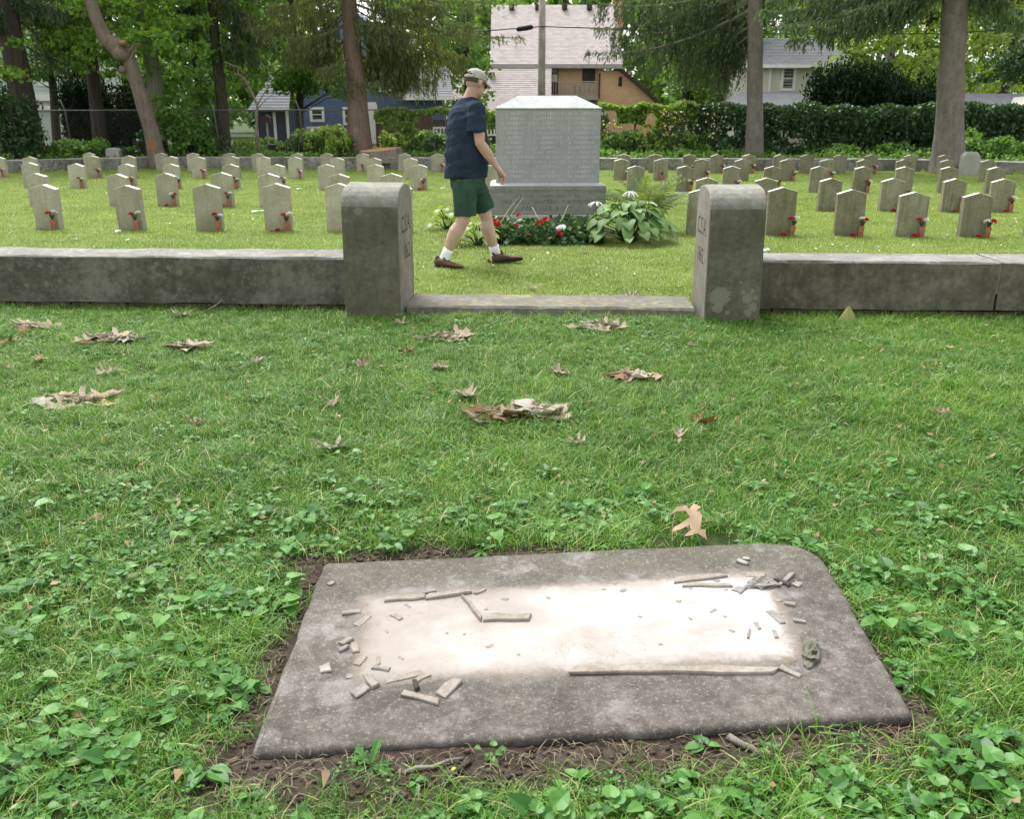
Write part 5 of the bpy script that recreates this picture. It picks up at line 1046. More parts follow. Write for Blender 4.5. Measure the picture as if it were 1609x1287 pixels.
# bare sapling, feeder, bin, stump
mb = MB()
for q, r in (([(405, 242), (403, 205), (404, 165), (396, 145), (384, 122), (374, 116), (374, 105), (352, 97)], .045), ([(404, 165), (414, 148), (424, 132)], .02), ([(379, 118), (384, 108), (388, 96)], .015), ([(404, 172), (418, 155), (432, 146)], .014), ([(398, 235), (396, 220), (401, 205)], .02)):
    P = [dep(a, b, 27.4) for a, b in q]; mb.tube(P, [r * (1 - .75 * i / len(P)) for i in range(len(P))], 6)
tag(mb.put('bare_sapling', m_twig, smooth=True), 'crooked bare sapling leaning over the chain-link fence', 'sapling')
Y = 30.0; p = dep(419, 190, Y); t = thing('bird_feeder', 'small brown box feeder on a pale post beyond the sapling', 'bird feeder', (p.x, Y, 0))
mb = MB(); mb.box(-.11, .11, -.1, .1, p.z - .05, p.z + .10); mb.prism([(-.15, p.z + .10), (.15, p.z + .10), (0, p.z + .2)], -.13, .13, 1); mb.put('box', m_brown, t); mb = MB(); mb.box(-.025, .025, -.025, .025, .2, p.z - .05); mb.put('post', m_grey, t)
Y = 29.2; p = dep(432, 226, Y); t = thing('black_box', 'low black lidded box on the ground behind the fence', 'box', (p.x, Y, .28), .2)
mb = MB(); mb.box(-.2, .2, -.16, .16, 0, .3); mb.put('body', m_cable, t, bevel=.02); mb = MB(); mb.box(-.26, .26, -.2, .2, .305, .35); mb.put('lid', simple('black_lid', (.03, .03, .035), .4), t, bevel=.01)
Y = 26.9; p = dep(597, 236, Y); t = thing('tree_stump', 'wide fresh-cut tree stump with an orange tan top', 'stump', (p.x, Y, .28))
m_cut = Mat('fresh_cut_wood'); m_cut = m_cut.done(m_cut.ramp(m_cut.noise(5, 6, .6, co=m_cut.map((1, 1, 1))), [(.35, (.48, .25, .10)), (.6, (.62, .38, .18)), (.75, (.66, .48, .28))]), .9)
rings = []
for zz, rr in ((-.1, .72), (.08, .62), (.22, .58), (.26, .57)):
    rings.append([(rr * (1 + .16 * math.sin(5 * a) * (1 if zz < .1 else .4) + .08 * math.sin(9 * a + 1)) * math.cos(a), rr * (1 + .14 * math.sin(4 * a + 2)) * math.sin(a), zz + (.06 * math.sin(a + 1) if zz > .2 else 0)) for a in np.linspace(0, 2 * PI, 33)[:-1]])
mb = MB(); mb.loft(rings); me = mb.mesh('stump', [m_bark_l, m_cut])
for q in me.polygons:
    if q.normal.z > .7: q.material_index = 1
put('stump_body', me, t)
m_chip = leafy('wood_chip', (.35, .20, .10), (.48, .30, .16), (.55, .42, .28), 0, .9); n = 900; a = rng.uniform(0, 6.28, n); r = rng.uniform(.5, 1.9, n) ; P = np.stack([p.x + r * np.cos(a), Y - .1 + .55 * r * np.sin(a), np.full(n, .30)], -1); P = P[P[:, 1] > np.vectorize(wall_y)(P[:, 0]) + .4]
tag(put('wood_chips', fast_mesh('wood_chips', cards(P, rng.uniform(.05, .10, len(P)), rng.normal(0, 1, (len(P), 3)) * np.array([1, 1, .2]), .7, .05), 4, m_chip, tint(len(P))), kind='stuff'), 'tan wood chips scattered round the fresh stump', 'wood chips')

# ------------------------------------------------------------------ planting at the monument
m_hosta = leafy('hosta_leaf', (.075, .155, .04), (.13, .225, .075), (.19, .30, .11), .25, .5, spec=.2); m_hosta_y = leafy('yellow_hosta_leaf', (.14, .21, .035), (.21, .30, .06), (.32, .40, .12), .35, .42)
m_ger = leafy('geranium_leaf', (.020, .058, .018), (.038, .092, .026), (.07, .14, .045), .2, .45); m_fern = leafy('fern_frond', (.085, .125, .050), (.145, .195, .085), (.24, .285, .15), .3, .5)
def big_leaf(L, W, droop, mat, tn, fold=.25, nseg=7):
    V = []; rows = []
    for i in range(nseg + 1):
        t = i / nseg; w = W * (math.sin(PI * min(1, t * .93 + .07)) ** .8) * (1 - .25 * t) if i < nseg else .002; y = L * (t - .15 * droop * t * t); z = -L * droop * .62 * t * t
        rows.append([(-w, y, z + fold * w), (-w * .5, y, z + fold * w * .75), (0, y, z), (w * .5, y, z + fold * w * .75), (w, y, z + fold * w)])
    for a, b in zip(rows[:-1], rows[1:]):
        for j in range(4): V += [a[j], a[j + 1], b[j + 1], b[j]]
    me = fast_mesh('leaf', V, 4, mat, [tn] * (len(V) // 4)); bm = bmesh.new(); bm.from_mesh(me); bmesh.ops.remove_doubles(bm, verts=bm.verts, dist=.0004); bm.to_mesh(me); bm.free(); me.polygons.foreach_set('use_smooth', [True] * len(me.polygons)); return me
def hosta(label, p, R_, H, nl, L, mat, s):
    t = thing('hosta_plant', label, 'plant', p); meshes = [big_leaf(L * k, L * .36 * k * w, d, mat, tn) for k, w, d, tn in ((1, 1, .5, .3), (.9, 1.1, .8, .5), (1.1, .9, 1.0, .7), (.8, 1, .3, .9), (1.0, 1.1, .7, .1))]
    st = MB()
    for i in range(nl):
        f = (i + .5) / nl; az = i * 2.39996 + random.uniform(-.3, .3); r = R_ * f ** .6 * .72; z = H * (1 - f ** 1.5 * .72) * random.uniform(.86, 1.06)
        o = put('leaf', meshes[i % 5], t, (r * math.cos(az), r * math.sin(az), z), (random.uniform(-.1, .25) - .35 * f, random.uniform(-.25, .25), az - PI / 2)); o.scale = (1, 1, 1) if f > .25 else (.8, .8, .8)
        st.tube([(0.02 * math.cos(az), .02 * math.sin(az), 0), (r * .5 * math.cos(az), r * .5 * math.sin(az), z * .75), (r * math.cos(az), r * math.sin(az), z)], [.006, .005, .004], 5, False)
    st.put('petioles', m_stem, t); return t
hp = gnd(988, 382); hs_ = hosta('big green hosta clump with white trumpet flowers at the monument corner', hp, .62, .46, 84, .21, m_hosta, 1)
def trumpet(t, p, n, r=.085):
    mb = MB(); st = MB(); st.tube([(p.x - hp.x, p.y - hp.y, .2), (p.x - hp.x, p.y - hp.y, p.z + .02)], [.006, .005], 5)
    for i in range(n):
        a = 2 * PI * i / n + random.uniform(-.3, .3); c = Vector((p.x - hp.x, p.y - hp.y, p.z)); o = Vector((math.cos(a), math.sin(a) * .8, 0)); k = random.uniform(.8, 1.15) * r
        mb.tube([c, c + o * k * .45 + Vector((0, 0, .02)), c + o * k * 1.05 + Vector((0, 0, .0)), c + o * k * 1.55 + Vector((0, 0, -.045 * random.uniform(.2, 1.3)))], [.003, .005, .009, .012], 6)
    st.put('flower_stalk', m_stem, t); mb.put('white_flower', m_white, t, smooth=True)
for a, b, n, q in ((937, 320, 5, -.1), (990, 304, 6, .05), (1018, 320, 3, 0), (1010, 330, 2, -.05)): trumpet(hs_, dep(a, b, hp.y + q), n, .06)
hosta('small yellow-green hosta behind the walking man at the left of the bed', gnd(702, 362), .26, .30, 22, .15, m_hosta_y, 2)
hosta('light green hosta between the man and the geraniums', gnd(752, 388), .28, .28, 26, .15, m_hosta_y, 3)
# geraniums
x0 = gnd(770, 380).x; x1 = gnd(945, 380).x; GY0 = gnd(850, 386).y
t = thing('geranium_bed', 'dark leafy bed of red and white geraniums before the monument', 'flower bed'); n = 3400; X = rng.uniform(x0, x1, n); Yq = GY0 + rng.uniform(-.1, 1.0, n); Zq = rng.uniform(.03, .21, n) * (.7 + .6 * fbm(X, Yq, 4, 7)) * np.clip((Yq - GY0 + .25) * 3, .35, 1); D = rng.normal(0, 1, (n, 3)); D[:, 1] -= .6
put('foliage', fast_mesh('foliage', cards(np.stack([X, Yq, Zq], -1), rng.uniform(.05, .085, n), D, .95, .12), 4, m_ger, tint(n)), t)
mb = MB()
for i in range(40): x = rng.uniform(x0, x1); y = GY0 + rng.uniform(0, .9); mb.tube([(x, y, 0), (x + rng.uniform(-.08, .08), y, .2)], [.005, .004], 5, False)
mb.put('stems', m_stem, t)
for a, b, q, m, s in ((777, 353, .5, 'r', 1.5), (783, 357, .4, 'r', 1.2), (815, 341, .5, 'r', .8), (811, 357, .3, 'r', .9), (850, 352, .4, 'r', 1.1), (858, 348, .5, 'r', 1.0), (845, 355, .4, 'r', .9), (878, 370, .1, 'r', 1.2), (881, 362, .2, 'w', 1.4), (754, 358, .4, 'r', .7), (832, 372, .2, 'p', .5)):
    p = dep(a, b - 3, GY0 + q * .3 - .08); o = put({'r': 'red_flower', 'w': 'white_flower', 'p': 'pink_flower'}[m], random.choice(BL[m]), t, p, (random.uniform(-.4, .2), random.uniform(-.3, .3), random.uniform(0, 6))); o.scale = (s,) * 3
m_strap = simple('pale_strap_leaf', (.30, .36, .20), .7, .2); mb = MB()
for q in ([(786, 350, .35), (800, 328, .5), (816, 308, .6)], [(796, 348, .4), (808, 330, .5), (822, 310, .6)], [(815, 336, .3), (822, 331, .2), (832, 332, .1)], [(836, 325, .5), (843, 338, .3), (850, 350, .2)], [(805, 388, -.1), (815, 380, .0), (825, 364, .1)], [(876, 374, .1), (900, 376, -.05), (915, 390, -.12)], [(893, 322, .6), (885, 340, .5), (878, 352, .4)], [(840, 372, 0), (845, 362, .1), (856, 360, .05), (862, 372, 0)]):
    mb.tube([dep(a, b, GY0 + c) for a, b, c in q], [(.004, .0015), (.0035, .0015), (.001, .001)] if len(q) == 3 else [(.0035, .0015)] * 4, 4)
mb.put('strap_leaves', m_strap, t)
# ferns
fp = gnd(1012, 366); t = thing('fern_plant', 'feathery pale green fern clump behind the hosta', 'fern', fp)
def frond(L, W):
    V = []; n = 18
    for i in range(n):
        s = (i + 1) / n; y = L * s * (1 - .18 * s); z = L * (.55 * s - .62 * s * s); w = W * math.sin(PI * (.12 + .85 * s)) ** .9
        for sg in (-1, 1):
            for k in range(3):
                a0 = w * k / 3; a1 = w * (k + 1) / 3; h = L / n * (.52 - .12 * k); dz = -.12 * a1
                V += [(sg * a0, y - h * .5 + a0 * .35, z - .12 * a0), (sg * a1, y - h * .3 + a1 * .35, z + dz), (sg * a1, y + h * .25 + a1 * .35, z + dz), (sg * a0, y + h * .5 + a0 * .35, z - .12 * a0)]
    P = [(0, L * s * (1 - .18 * s), L * (.55 * s - .62 * s * s)) for s in np.linspace(0, 1, 13)]
    for a, b in zip(P[:-1], P[1:]): V += [(-.004, a[1], a[2]), (.004, a[1], a[2]), (.003, b[1], b[2]), (-.003, b[1], b[2])]
    return fast_mesh('frond', V, 4, m_fern, list(rng.uniform(.1, .9, len(V) // 4)))
FR = [frond(.80, .10), frond(.95, .12), frond(.88, .10)]
for i in range(46):
    a = random.uniform(0, 2 * PI); put('frond', FR[i % 3], t, (.05 * math.cos(a), .05 * math.sin(a), .02), (random.uniform(.6, 1.2), random.uniform(-.3, .3), a - PI / 2))
m_soil = simple('bed_soil', (.10, .085, .06), .95, .4, 10, .5, 50, .01)
mb = MB(); rings = []; bx, by = .55, 10.55
mb.add([(bx + 1.45 * math.cos(a) * (1 + .05 * math.sin(5 * a)), by + 1.0 * math.sin(a) * (1 + .06 * math.cos(4 * a)), .006) for a in np.linspace(0, 2 * PI, 41)[:-1]], [tuple(range(40))]); mb.put('flower_bed_soil', m_soil, kind='structure')
# ------------------------------------------------------------------ the walking man
YP = 8.56
def mp(px, py, y=YP): return dep(px, py, y)
FA = R(30); FV = Vector((math.cos(FA), math.sin(FA), 0)); RV = Vector((math.sin(FA), -math.cos(FA), 0))
def skin_mat():
    M = Mat('skin'); co = M.obj()
    col = M.ramp(M.math('ADD', M.math('MULTIPLY', M.noise(7, 5), .6), M.math('MULTIPLY', M.noise(45, 4), .4)), [(.35, (.44, .29, .235)), (.55, (.54, .375, .315)), (.7, (.60, .44, .38))])
    z = M.n('SeparateXYZ', {0: co}, out='Z'); col = M.mix(M.ramp(z, [(.62, 0), (.75, .5)]), col, (.47, .25, .19))   # arms and neck are tanned redder than the legs
    b = M.n('BsdfPrincipled', {'Base Color': col, 'Roughness': .5, 'Specular IOR Level': .3, 'Subsurface Weight': .12, 'Subsurface Radius': (.02, .008, .005), 'Normal': M.bump(M.noise(140, 3), .12, .002)})
    M.t.links.new(b, M.out.inputs[0]); return M.m
m_skin = skin_mat()
def cloth(name, c, weave=.2):
    M = Mat(name); c = np.array(c); f = M.noise(9, 5, .6); col = M.ramp(f, [(.3, tuple(c * .82)), (.7, tuple(c * 1.2))])
    h = M.math('ADD', M.math('MULTIPLY', M.noise(5, 3, .5, co=M.map((2.2, 2.2, .9)), dist=.8), 1.0), M.math('MULTIPLY', M.noise(300, 2), .03)); return M.done(col, .9, M.bump(h, .6, .03), .15)
m_navy_s = cloth('navy_cotton', (.022, .034, .058)); m_green = cloth('dark_green_cotton', (.033, .070, .052)); m_sock = cloth('white_sock', (.78, .80, .84)); m_shoe = simple('brown_suede', (.105, .062, .042), .8, .3, 25, .3, 90)
m_sole = simple('dark_rubber', (.02, .018, .017), .8); m_cap_c = cloth('khaki_cap', (.34, .345, .305)); m_hair = simple('short_grey_brown_hair', (.085, .065, .055), .9, .4, 120, .4, 200); m_lens = Mat('dark_lens').done((.01, .01, .012), .15, None, .5)
m_lace = simple('dark_lace', (.03, .025, .022), .8)
man = thing('person', 'man in navy t-shirt, green shorts and khaki cap walking past the monument', 'person', (mp(735, 415).x, 8.56, 0))
O = Vector(man.location)
def ering(c, a, b, n=28, fv=FV, rv=RV): return [c + rv * (a * math.cos(t)) + fv * (b * math.sin(t)) for t in np.linspace(0, 2 * PI, n + 1)[:-1]]
def put_man(name, me):
    co = np.empty(len(me.vertices) * 3, dtype=np.float32); me.vertices.foreach_get('co', co); co = co.reshape(-1, 3) - np.array(O, dtype=np.float32); me.vertices.foreach_set('co', co.ravel()); me.update(); return put(name, me, man)
# joints
Rh, Rk, Ra = mp(731, 284, 8.47), mp(728, 345, 8.42), mp(699, 404, 8.42); Lh, Lk, La = mp(743, 284, 8.65), mp(762, 336, 8.67), mp(779, 399, 8.71)
Rs, Re, Rw = mp(750, 171, 8.39), mp(754, 224, 8.35), mp(781, 263, 8.41); Ls, Le, Lw = mp(723, 172, 8.74), mp(717, 222, 8.80), mp(728, 258, 8.86)
HF = R(42); hf = Vector((math.cos(HF), math.sin(HF), 0)); hr = Vector((math.sin(HF), -math.cos(HF), 0)); hd = (hf * math.cos(R(14)) - Vector((0, 0, 1)) * math.sin(R(14))).normalized(); hu = hr.cross(hd).normalized()
if hu.z < 0: hu = -hu
HC = mp(747, 131, 8.57)                  # head centre
def hp_(f, r, u): return HC + hd * f + hr * r + hu * u
b = MB()
def limb(pts, rad, n=16): b.tube(pts, rad, n)
def along(p, q, t): return p.lerp(q, t)
for h_, k_, a_ in ((Rh, Rk, Ra), (Lh, Lk, La)):
    back = (k_ - h_).cross(RV).normalized(); back = -FV if True else back
    limb([h_, along(h_, k_, .5), along(h_, k_, .88), k_, along(k_, a_, .15), along(k_, a_, .32) - FV * .016, along(k_, a_, .55) - FV * .010, along(k_, a_, .8), a_, a_ - Vector((0, 0, .05))],
         [.098, .085, .068, .063, .060, .068, .060, .043, .038, .040], 18)
    b.ball(k_ + FV * .022, (.048, .048, .055), 10, 8)
for s_, e_, w_ in ((Rs, Re, Rw), (Ls, Le, Lw)):
    limb([s_, along(s_, e_, .4), along(s_, e_, .8), e_, along(e_, w_, .22), along(e_, w_, .5), along(e_, w_, .82), w_], [.062, .058, .050, .046, .049, .043, .032, (.030, .024)], 16)
# torso core and neck
for rings in ([ering(mp(735, 290), .15, .13), ering(mp(734, 255), .165, .165), ering(mp(733, 215), .17, .145), ering(mp(733, 182), .175, .125), ering(mp(734, 168), .14, .09), ering(mp(736, 160), .085, .075), ering(mp(738, 153), .064, .066), ering(mp(742, 145), .061, .066), ering(mp(745, 136), .058, .062)],): b.loft(rings)
# head
def ell_ball(c, rf, rr, ru, n=18, m=14):
    rings = [[c + hd * (rf * math.sin(PI * i / m) * math.cos(t)) + hr * (rr * math.sin(PI * i / m) * math.sin(t)) - hu * (ru * math.cos(PI * i / m)) for t in np.linspace(0, 2 * PI, n + 1)[:-1]] for i in range(1, m)]; b.loft(rings)
ell_ball(hp_(-.005, 0, .03), .100, .079, .098); ell_ball(hp_(.030, 0, -.045), .066, .060, .072); ell_ball(hp_(.060, 0, -.085), .036, .036, .028); ell_ball(hp_(.072, 0, -.03), .024, .05, .05)
b.tube([hp_(.092, 0, .012), hp_(.112, 0, -.022), hp_(.098, 0, -.034)], [.011, .015, .012], 8)          # nose
b.tube([hp_(.092, .018, -.060), hp_(.097, 0, -.060), hp_(.092, -.018, -.060)], [.007, .009, .007], 6)    # lips
for sd in (1, -1): b.tube([hp_(-.006, sd * .079, -.032), hp_(-.016, sd * .088, -.008), hp_(-.014, sd * .088, .018), hp_(-.002, sd * .081, .026)], [(.008, .011), (.012, .017), (.012, .018), (.007, .010)], 8)   # ears
# right hand: knuckles to the front, fingers hanging and a little curled
def hand(w, k, tipdir, spread, thumb):
    pd = (k - w).normalized(); b.tube([w - pd * .01, w.lerp(k, .35), w.lerp(k, .75), k], [(.029, .023), (.036, .022), (.042, .020), (.040, .017)], 12)
    for i, (L, off) in enumerate(((.072, -.033), (.080, -.011), (.074, .011), (.058, .032))):
        p0 = k + spread * off - pd * .012; d1 = (pd * .75 + tipdir * .6).normalized(); d2 = (pd * .15 + tipdir).normalized(); d3 = (tipdir - pd * .45 + spread * off * 2).normalized()
        p1 = p0 + d1 * L * .48; p2 = p1 + d2 * L * .34; p3 = p2 + d3 * L * .30; b.tube([p0, p1, p2, p3], [.0108, .0100, .0092, .0076], 8)
    t0 = w.lerp(k, .35) + thumb * .022; t1 = t0 + thumb * .022 + pd * .034 + tipdir * .012; t2 = t1 + pd * .02 + tipdir * .026; b.tube([t0, t1, t2], [.0135, .0118, .0088], 8)
hand(Rw, mp(792, 277, 8.43), (mp(787, 293, 8.43) - mp(791, 279, 8.43)).normalized(), Vector((.35, -.93, .1)).normalized(), (mp(784, 276, 8.46) - mp(788, 272, 8.42)).normalized())
hand(Lw, Lw + Vector((.02, .01, -.085)), Vector((.1, 0, -1)), Vector((.5, -.86, 0)), Vector((.8, .4, -.2)).normalized())
put_man('body', remeshed(b, 'body', m_skin, .0048, 5, .45))
# t-shirt
b = MB()
SH = [(279, 732, .196, .201), (277, 732, .197, .202), (262, 733.5, .198, .203), (240, 734.5, .206, .206), (220, 734.5, .213, .195), (204, 733, .22, .18), (188, 731.5, .222, .162), (176, 731.5, .205, .136), (168, 732, .172, .118), (161.5, 733.5, .12, .098), (156, 735, .083, .084), (152.5, 737, .073, .075)]
b.loft([ering(mp(x, y), a, q, 36) for y, x, a, q in SH])
b.tube([mp(742, 171, 8.46), mp(748, 173, 8.40), mp(749.5, 186, 8.37), mp(748.5, 207.5, 8.36)], [.075, .088, .086, .087], 20)
b.tube([mp(727, 172, 8.68), mp(722, 176, 8.74), mp(720, 190, 8.77), mp(718, 208, 8.79)], [.075, .088, .086, .084], 20)
def folds(co):
    x, y, z = co[:, 0], co[:, 1], co[:, 2]; a = fbm(x * 1.0 + z * .35, z * .8 + y * .6, 9, 4) - .5; c = fbm(y + x, z * 2.6 - x * .9, 6, 9) - .5
    return .024 * a + .020 * c + .010 * (fbm(x * 2 + y * 2, z * .55, 11, 31) - .5)
put_man('t_shirt', remeshed(b, 't_shirt', m_navy_s, .008, 5, .5, folds))
# shorts
b = MB(); b.loft([ering(mp(734, 268), .165, .165, 32), ering(mp(734.5, 280), .178, .166, 32), ering(mp(735, 292), .182, .16, 32), ering(mp(736, 304), .16, .13, 32)])
b.tube([mp(731, 286, 8.48), mp(731, 300, 8.46), mp(731, 320, 8.44), mp(731.5, 339.5, 8.43)], [.118, .118, .108, .103], 26)
b.tube([mp(743, 286, 8.65), mp(749, 300, 8.66), mp(757, 315, 8.67), mp(763.5, 330, 8.68)], [.115, .112, .103, .098], 26)
pk = mp(735, 318, 8.335); pk and None
def folds2(co):
    x, y, z = co[:, 0], co[:, 1], co[:, 2]; return .013 * (fbm(x * 1.3 - z * .5, z + y, 8, 14) - .5) + .009 * (fbm(x * 3, z * .8, 7, 15) - .5)
put_man('shorts', remeshed(b, 'shorts', m_green, .008, 4, .5, folds2))
# socks, shoes
for a_ in (Ra, La):
    b = MB(); k_ = Rk if a_ is Ra else Lk; up = (k_ - a_).normalized(); b.tube([a_ + up * .085, a_ + up * .05, a_, a_ - Vector((0, 0, .05))], [.049, .048, .048, .052], 16); put_man('sock', b.mesh('sock', m_sock, True))
def shoe(heel, toe):
    ax = (toe - heel); L = ax.length; ax.normalize(); sd = ax.cross(Vector((0, 0, 1))).normalized(); up = sd.cross(ax).normalized()
    prof = [(0, .022, .035, .07), (.04, .034, .02, .085), (.16, .039, .018, .092), (.32, .040, .018, .092), (.42, .042, .018, .082), (.58, .047, .018, .064), (.76, .050, .018, .052), (.90, .044, .02, .044), (.97, .030, .024, .036), (1.0, .012, .026, .030)]
    rings = []
    for t, w, z0, z1 in prof:
        c = heel + ax * (t * L); rings.append([c + sd * (w * math.copysign(abs(math.cos(q)) ** .6, math.cos(q))) + up * (z0 + (z1 - z0) * (.5 + .5 * math.sin(q)) ** .8) for q in np.linspace(0, 2 * PI, 21)[:-1]])
    m = MB(); m.loft(rings); s = put_man('shoe', m.mesh('shoe', m_shoe, True))
    m = MB(); rings = []
    for t, w, z0, z1 in prof: c = heel + ax * ((t * 1.03 - .012) * L); w += .005; rings.append([c - sd * w + up * .002, c + sd * w + up * .002, c + sd * w + up * .022, c - sd * w + up * .022])
    m.loft(rings); so = m.put('sole', m_sole, s); so.data.transform(Matrix.Translation(-O))
    m = MB()
    for t in (.40, .47, .54, .61): c = heel + ax * (t * L) + up * (.086 - (t - .40) * .15); m.tube([c - sd * .026 - up * .01, c + up * .004, c + sd * .026 - up * .01], [.0045] * 3, 5)
    m.tube([heel + ax * (.10 * L) + sd * .03 + up * .092, heel + ax * (.05 * L) + up * .105, heel + ax * (.10 * L) - sd * .03 + up * .092], [.010] * 3, 6); m.tube([heel + ax * (.36 * L) - sd * .02 + up * .09, heel + ax * (.34 * L) + up * .115, heel + ax * (.36 * L) + sd * .02 + up * .09], [.010] * 3, 6)
    so = m.put('laces', m_lace, s); so.data.transform(Matrix.Translation(-O))
h1 = gnd(684, 420.5, .0); t1 = gnd(732, 424, .0); shoe(h1, h1 + (t1 - h1).normalized() * .295)
h2 = gnd(774, 415, .005); t2 = h2 + Vector((.262, .02, .035)).normalized() * .29; shoe(h2, t2)
# cap, hair, sunglasses
b = MB(); m = 9; n = 32; rings = []
V = []; F = []
cc = hp_(-.006, 0, .035); ru = .094
for i in range(m + 1):
    e = PI / 2 * i / m
    for j in range(n):
        t = 2 * PI * j / n; k = math.cos(e) ** .8; V.append(cc + hd * (.108 * k * math.cos(t)) + hr * (.088 * k * math.sin(t)) + hu * (ru * math.sin(e)))
for i in range(m):
    for j in range(n):
        t = 2 * PI * (j + .5) / n; back = abs(((t - PI + PI) % (2 * PI)) - PI)
        if back < .62 and i < 3 and (back / .62) ** 2 + ((i + .5) / 3) ** 2 < 1.15: continue
        F.append((i * n + j, i * n + (j + 1) % n, (i + 1) * n + (j + 1) % n, (i + 1) * n + j))
b.add(V, F); b.ball(cc + hu * ru, .009, 8, 5)
for i in range(3):    # strap below the opening
    pass
b.tube([cc + hd * (-.108 * math.cos(t)) + hr * (.088 * math.sin(t)) + hu * .004 for t in np.linspace(-.75, .75, 9)], [(.004, .011)] * 9, 6)
capo = put_man('cap', b.mesh('cap', m_cap_c, True))
V = []; F = []; nb = 14
for i in range(5):
    f = i / 4
    for j in range(nb + 1):
        t = -1.12 + 2.24 * j / nb; ct, st = math.cos(t), math.sin(t); ext = .078 * f * (max(0, math.cos(t * 1.25)) ** .5)
        V.append(cc + hd * (.105 * ct + ext) + hr * (.086 * st * (1 - .05 * f)) + hu * (.012 - ext * .42 - .03 * st * st * f))
for i in range(4):
    for j in range(nb): F.append((i * (nb + 1) + j, i * (nb + 1) + j + 1, (i + 1) * (nb + 1) + j + 1, (i + 1) * (nb + 1) + j))
b = MB(); b.add(V, F); me = b.mesh('brim', m_cap_c, True); o = put_man('brim', me); o.parent = capo; md = o.modifiers.new('t', 'SOLIDIFY'); md.thickness = .005
b = MB(); rings = []
for i in range(8):
    e = -.72 + 1.1 * i / 7
    rings.append([cc - hd * 0 + hd * (.1035 * math.cos(e) * math.cos(t)) + hr * (.0825 * math.cos(e) * math.sin(t)) + hu * (.086 * math.sin(e)) for t in np.linspace(PI * .60, PI * 1.40, 15)])
V = [v for r_ in rings for v in r_]; F = [(i * 15 + j, i * 15 + j + 1, (i + 1) * 15 + j + 1, (i + 1) * 15 + j) for i in range(7) for j in range(14)]
b.add(V, F); put_man('hair', b.mesh('hair', m_hair, True))
b = MB()
for sd in (1, -1):
    b.tube([hp_(-.01, sd * .083, .012), hp_(.04, sd * .080, .010), hp_(.082, sd * .066, .006)], [(.003, .006)] * 3, 6); b.tube([hp_(.078, sd * .066, -.004), hp_(.096, sd * .036, -.006), hp_(.100, sd * .012, -.002)], [(.006, .017), (.006, .018), (.005, .012)], 8)
put_man('sunglasses', b.mesh('sunglasses', m_lens, True))
# ------------------------------------------------------------------ grave slab with its torn-out panel
sc0 = sum((Vector(p) for p in SLAB), Vector()) / 4; saz = math.atan2(SLAB[1].y - SLAB[0].y, SLAB[1].x - SLAB[0].x)
# the slab lies a little out of level: a plane through its four corners
A_ = np.array([[p.x, p.y, 1] for p in SLAB]); pl = np.linalg.lstsq(A_, np.array([p.z for p in SLAB]), rcond=None)[0]
def stop_z(x, y): return pl[0] * x + pl[1] * y + pl[2]
def sg(px, py):                          # a picture point on the slab's top
    d = ray(px, py); t = (pl[2] - CAM_H) / (d.z - pl[0] * d.x - pl[1] * d.y); return Vector((d.x * t, d.y * t, CAM_H + d.z * t))
ORG = Vector((sc0.x, sc0.y, float(stop_z(sc0.x, sc0.y)))); LM = Matrix.Translation(ORG) @ Matrix.Rotation(saz, 4, 'Z'); LI = LM.inverted()
slab = thing('grave_slab', 'grey concrete grave slab with a bare white bed where its panel was', 'grave slab', ORG, saz)
PATCH = [LI @ sg(*q) for q in ((553, 1080), (1268, 1040), (1207, 897), (566, 937))]      # corners of the white bed, local
def concrete(M, co):
    big = M.noise(3.2, 8, .65, co); f2 = M.noise(28, 6, .7, co); f = M.math('ADD', M.math('MULTIPLY', big, .55), M.math('MULTIPLY', f2, .45))
    col = M.ramp(f, [(.36, (.052, .046, .039)), (.5, (.105, .094, .082)), (.64, (.19, .175, .158))])
    y = M.n('SeparateXYZ', {0: co}, out='Y')
    moss = M.math('MULTIPLY', M.ramp(M.math('ADD', y, M.math('MULTIPLY', M.noise(5, 5, .6, co), .25)), [(.30, 0), (.50, 1)]), M.ramp(M.noise(4, 5, .6, M.map((1, 1, 1), co, (3, 1, 2))), [(.35, .2), (.6, .75)]))
    col = M.mix(moss, col, (.085, .080, .056))
    col = M.mix(M.ramp(M.noise(7, 6, .7, M.map((1, 1, 1), co, (9, 4, 0))), [(.54, 0), (.66, .6)]), col, (.27, .26, .25))       # pale scuffs
    sp = M.ramp(M.vor(120, co), [(.10, 1), (.2, 0)]); col = M.mix(M.math('MULTIPLY', sp, .3), col, (.42, .40, .38))
    gr = M.ramp(M.vor(46, M.map((1, 1, 1), co, (2, 2, 2))), [(.05, 1), (.10, 0)]); col = M.mix(M.math('MULTIPLY', gr, .45), col, (.60, .58, .55))
    dk = M.ramp(M.noise(150, 3, .7, co), [(.32, 1), (.45, 0)]); col = M.mix(M.math('MULTIPLY', dk, .7), col, (.045, .041, .037)); col = M.mix(M.math('MULTIPLY', M.ramp(M.noise(95, 3, .75, M.map((1, 1, 1), co, (7, 7, 7))), [(.56, 0), (.68, 1)]), .55), col, (.30, .285, .265))
    return col, M.math('ADD', M.math('MULTIPLY', f2, .5), M.math('ADD', M.math('MULTIPLY', M.noise(160, 4, .7, co), .5), M.math('MULTIPLY', gr, .3)))
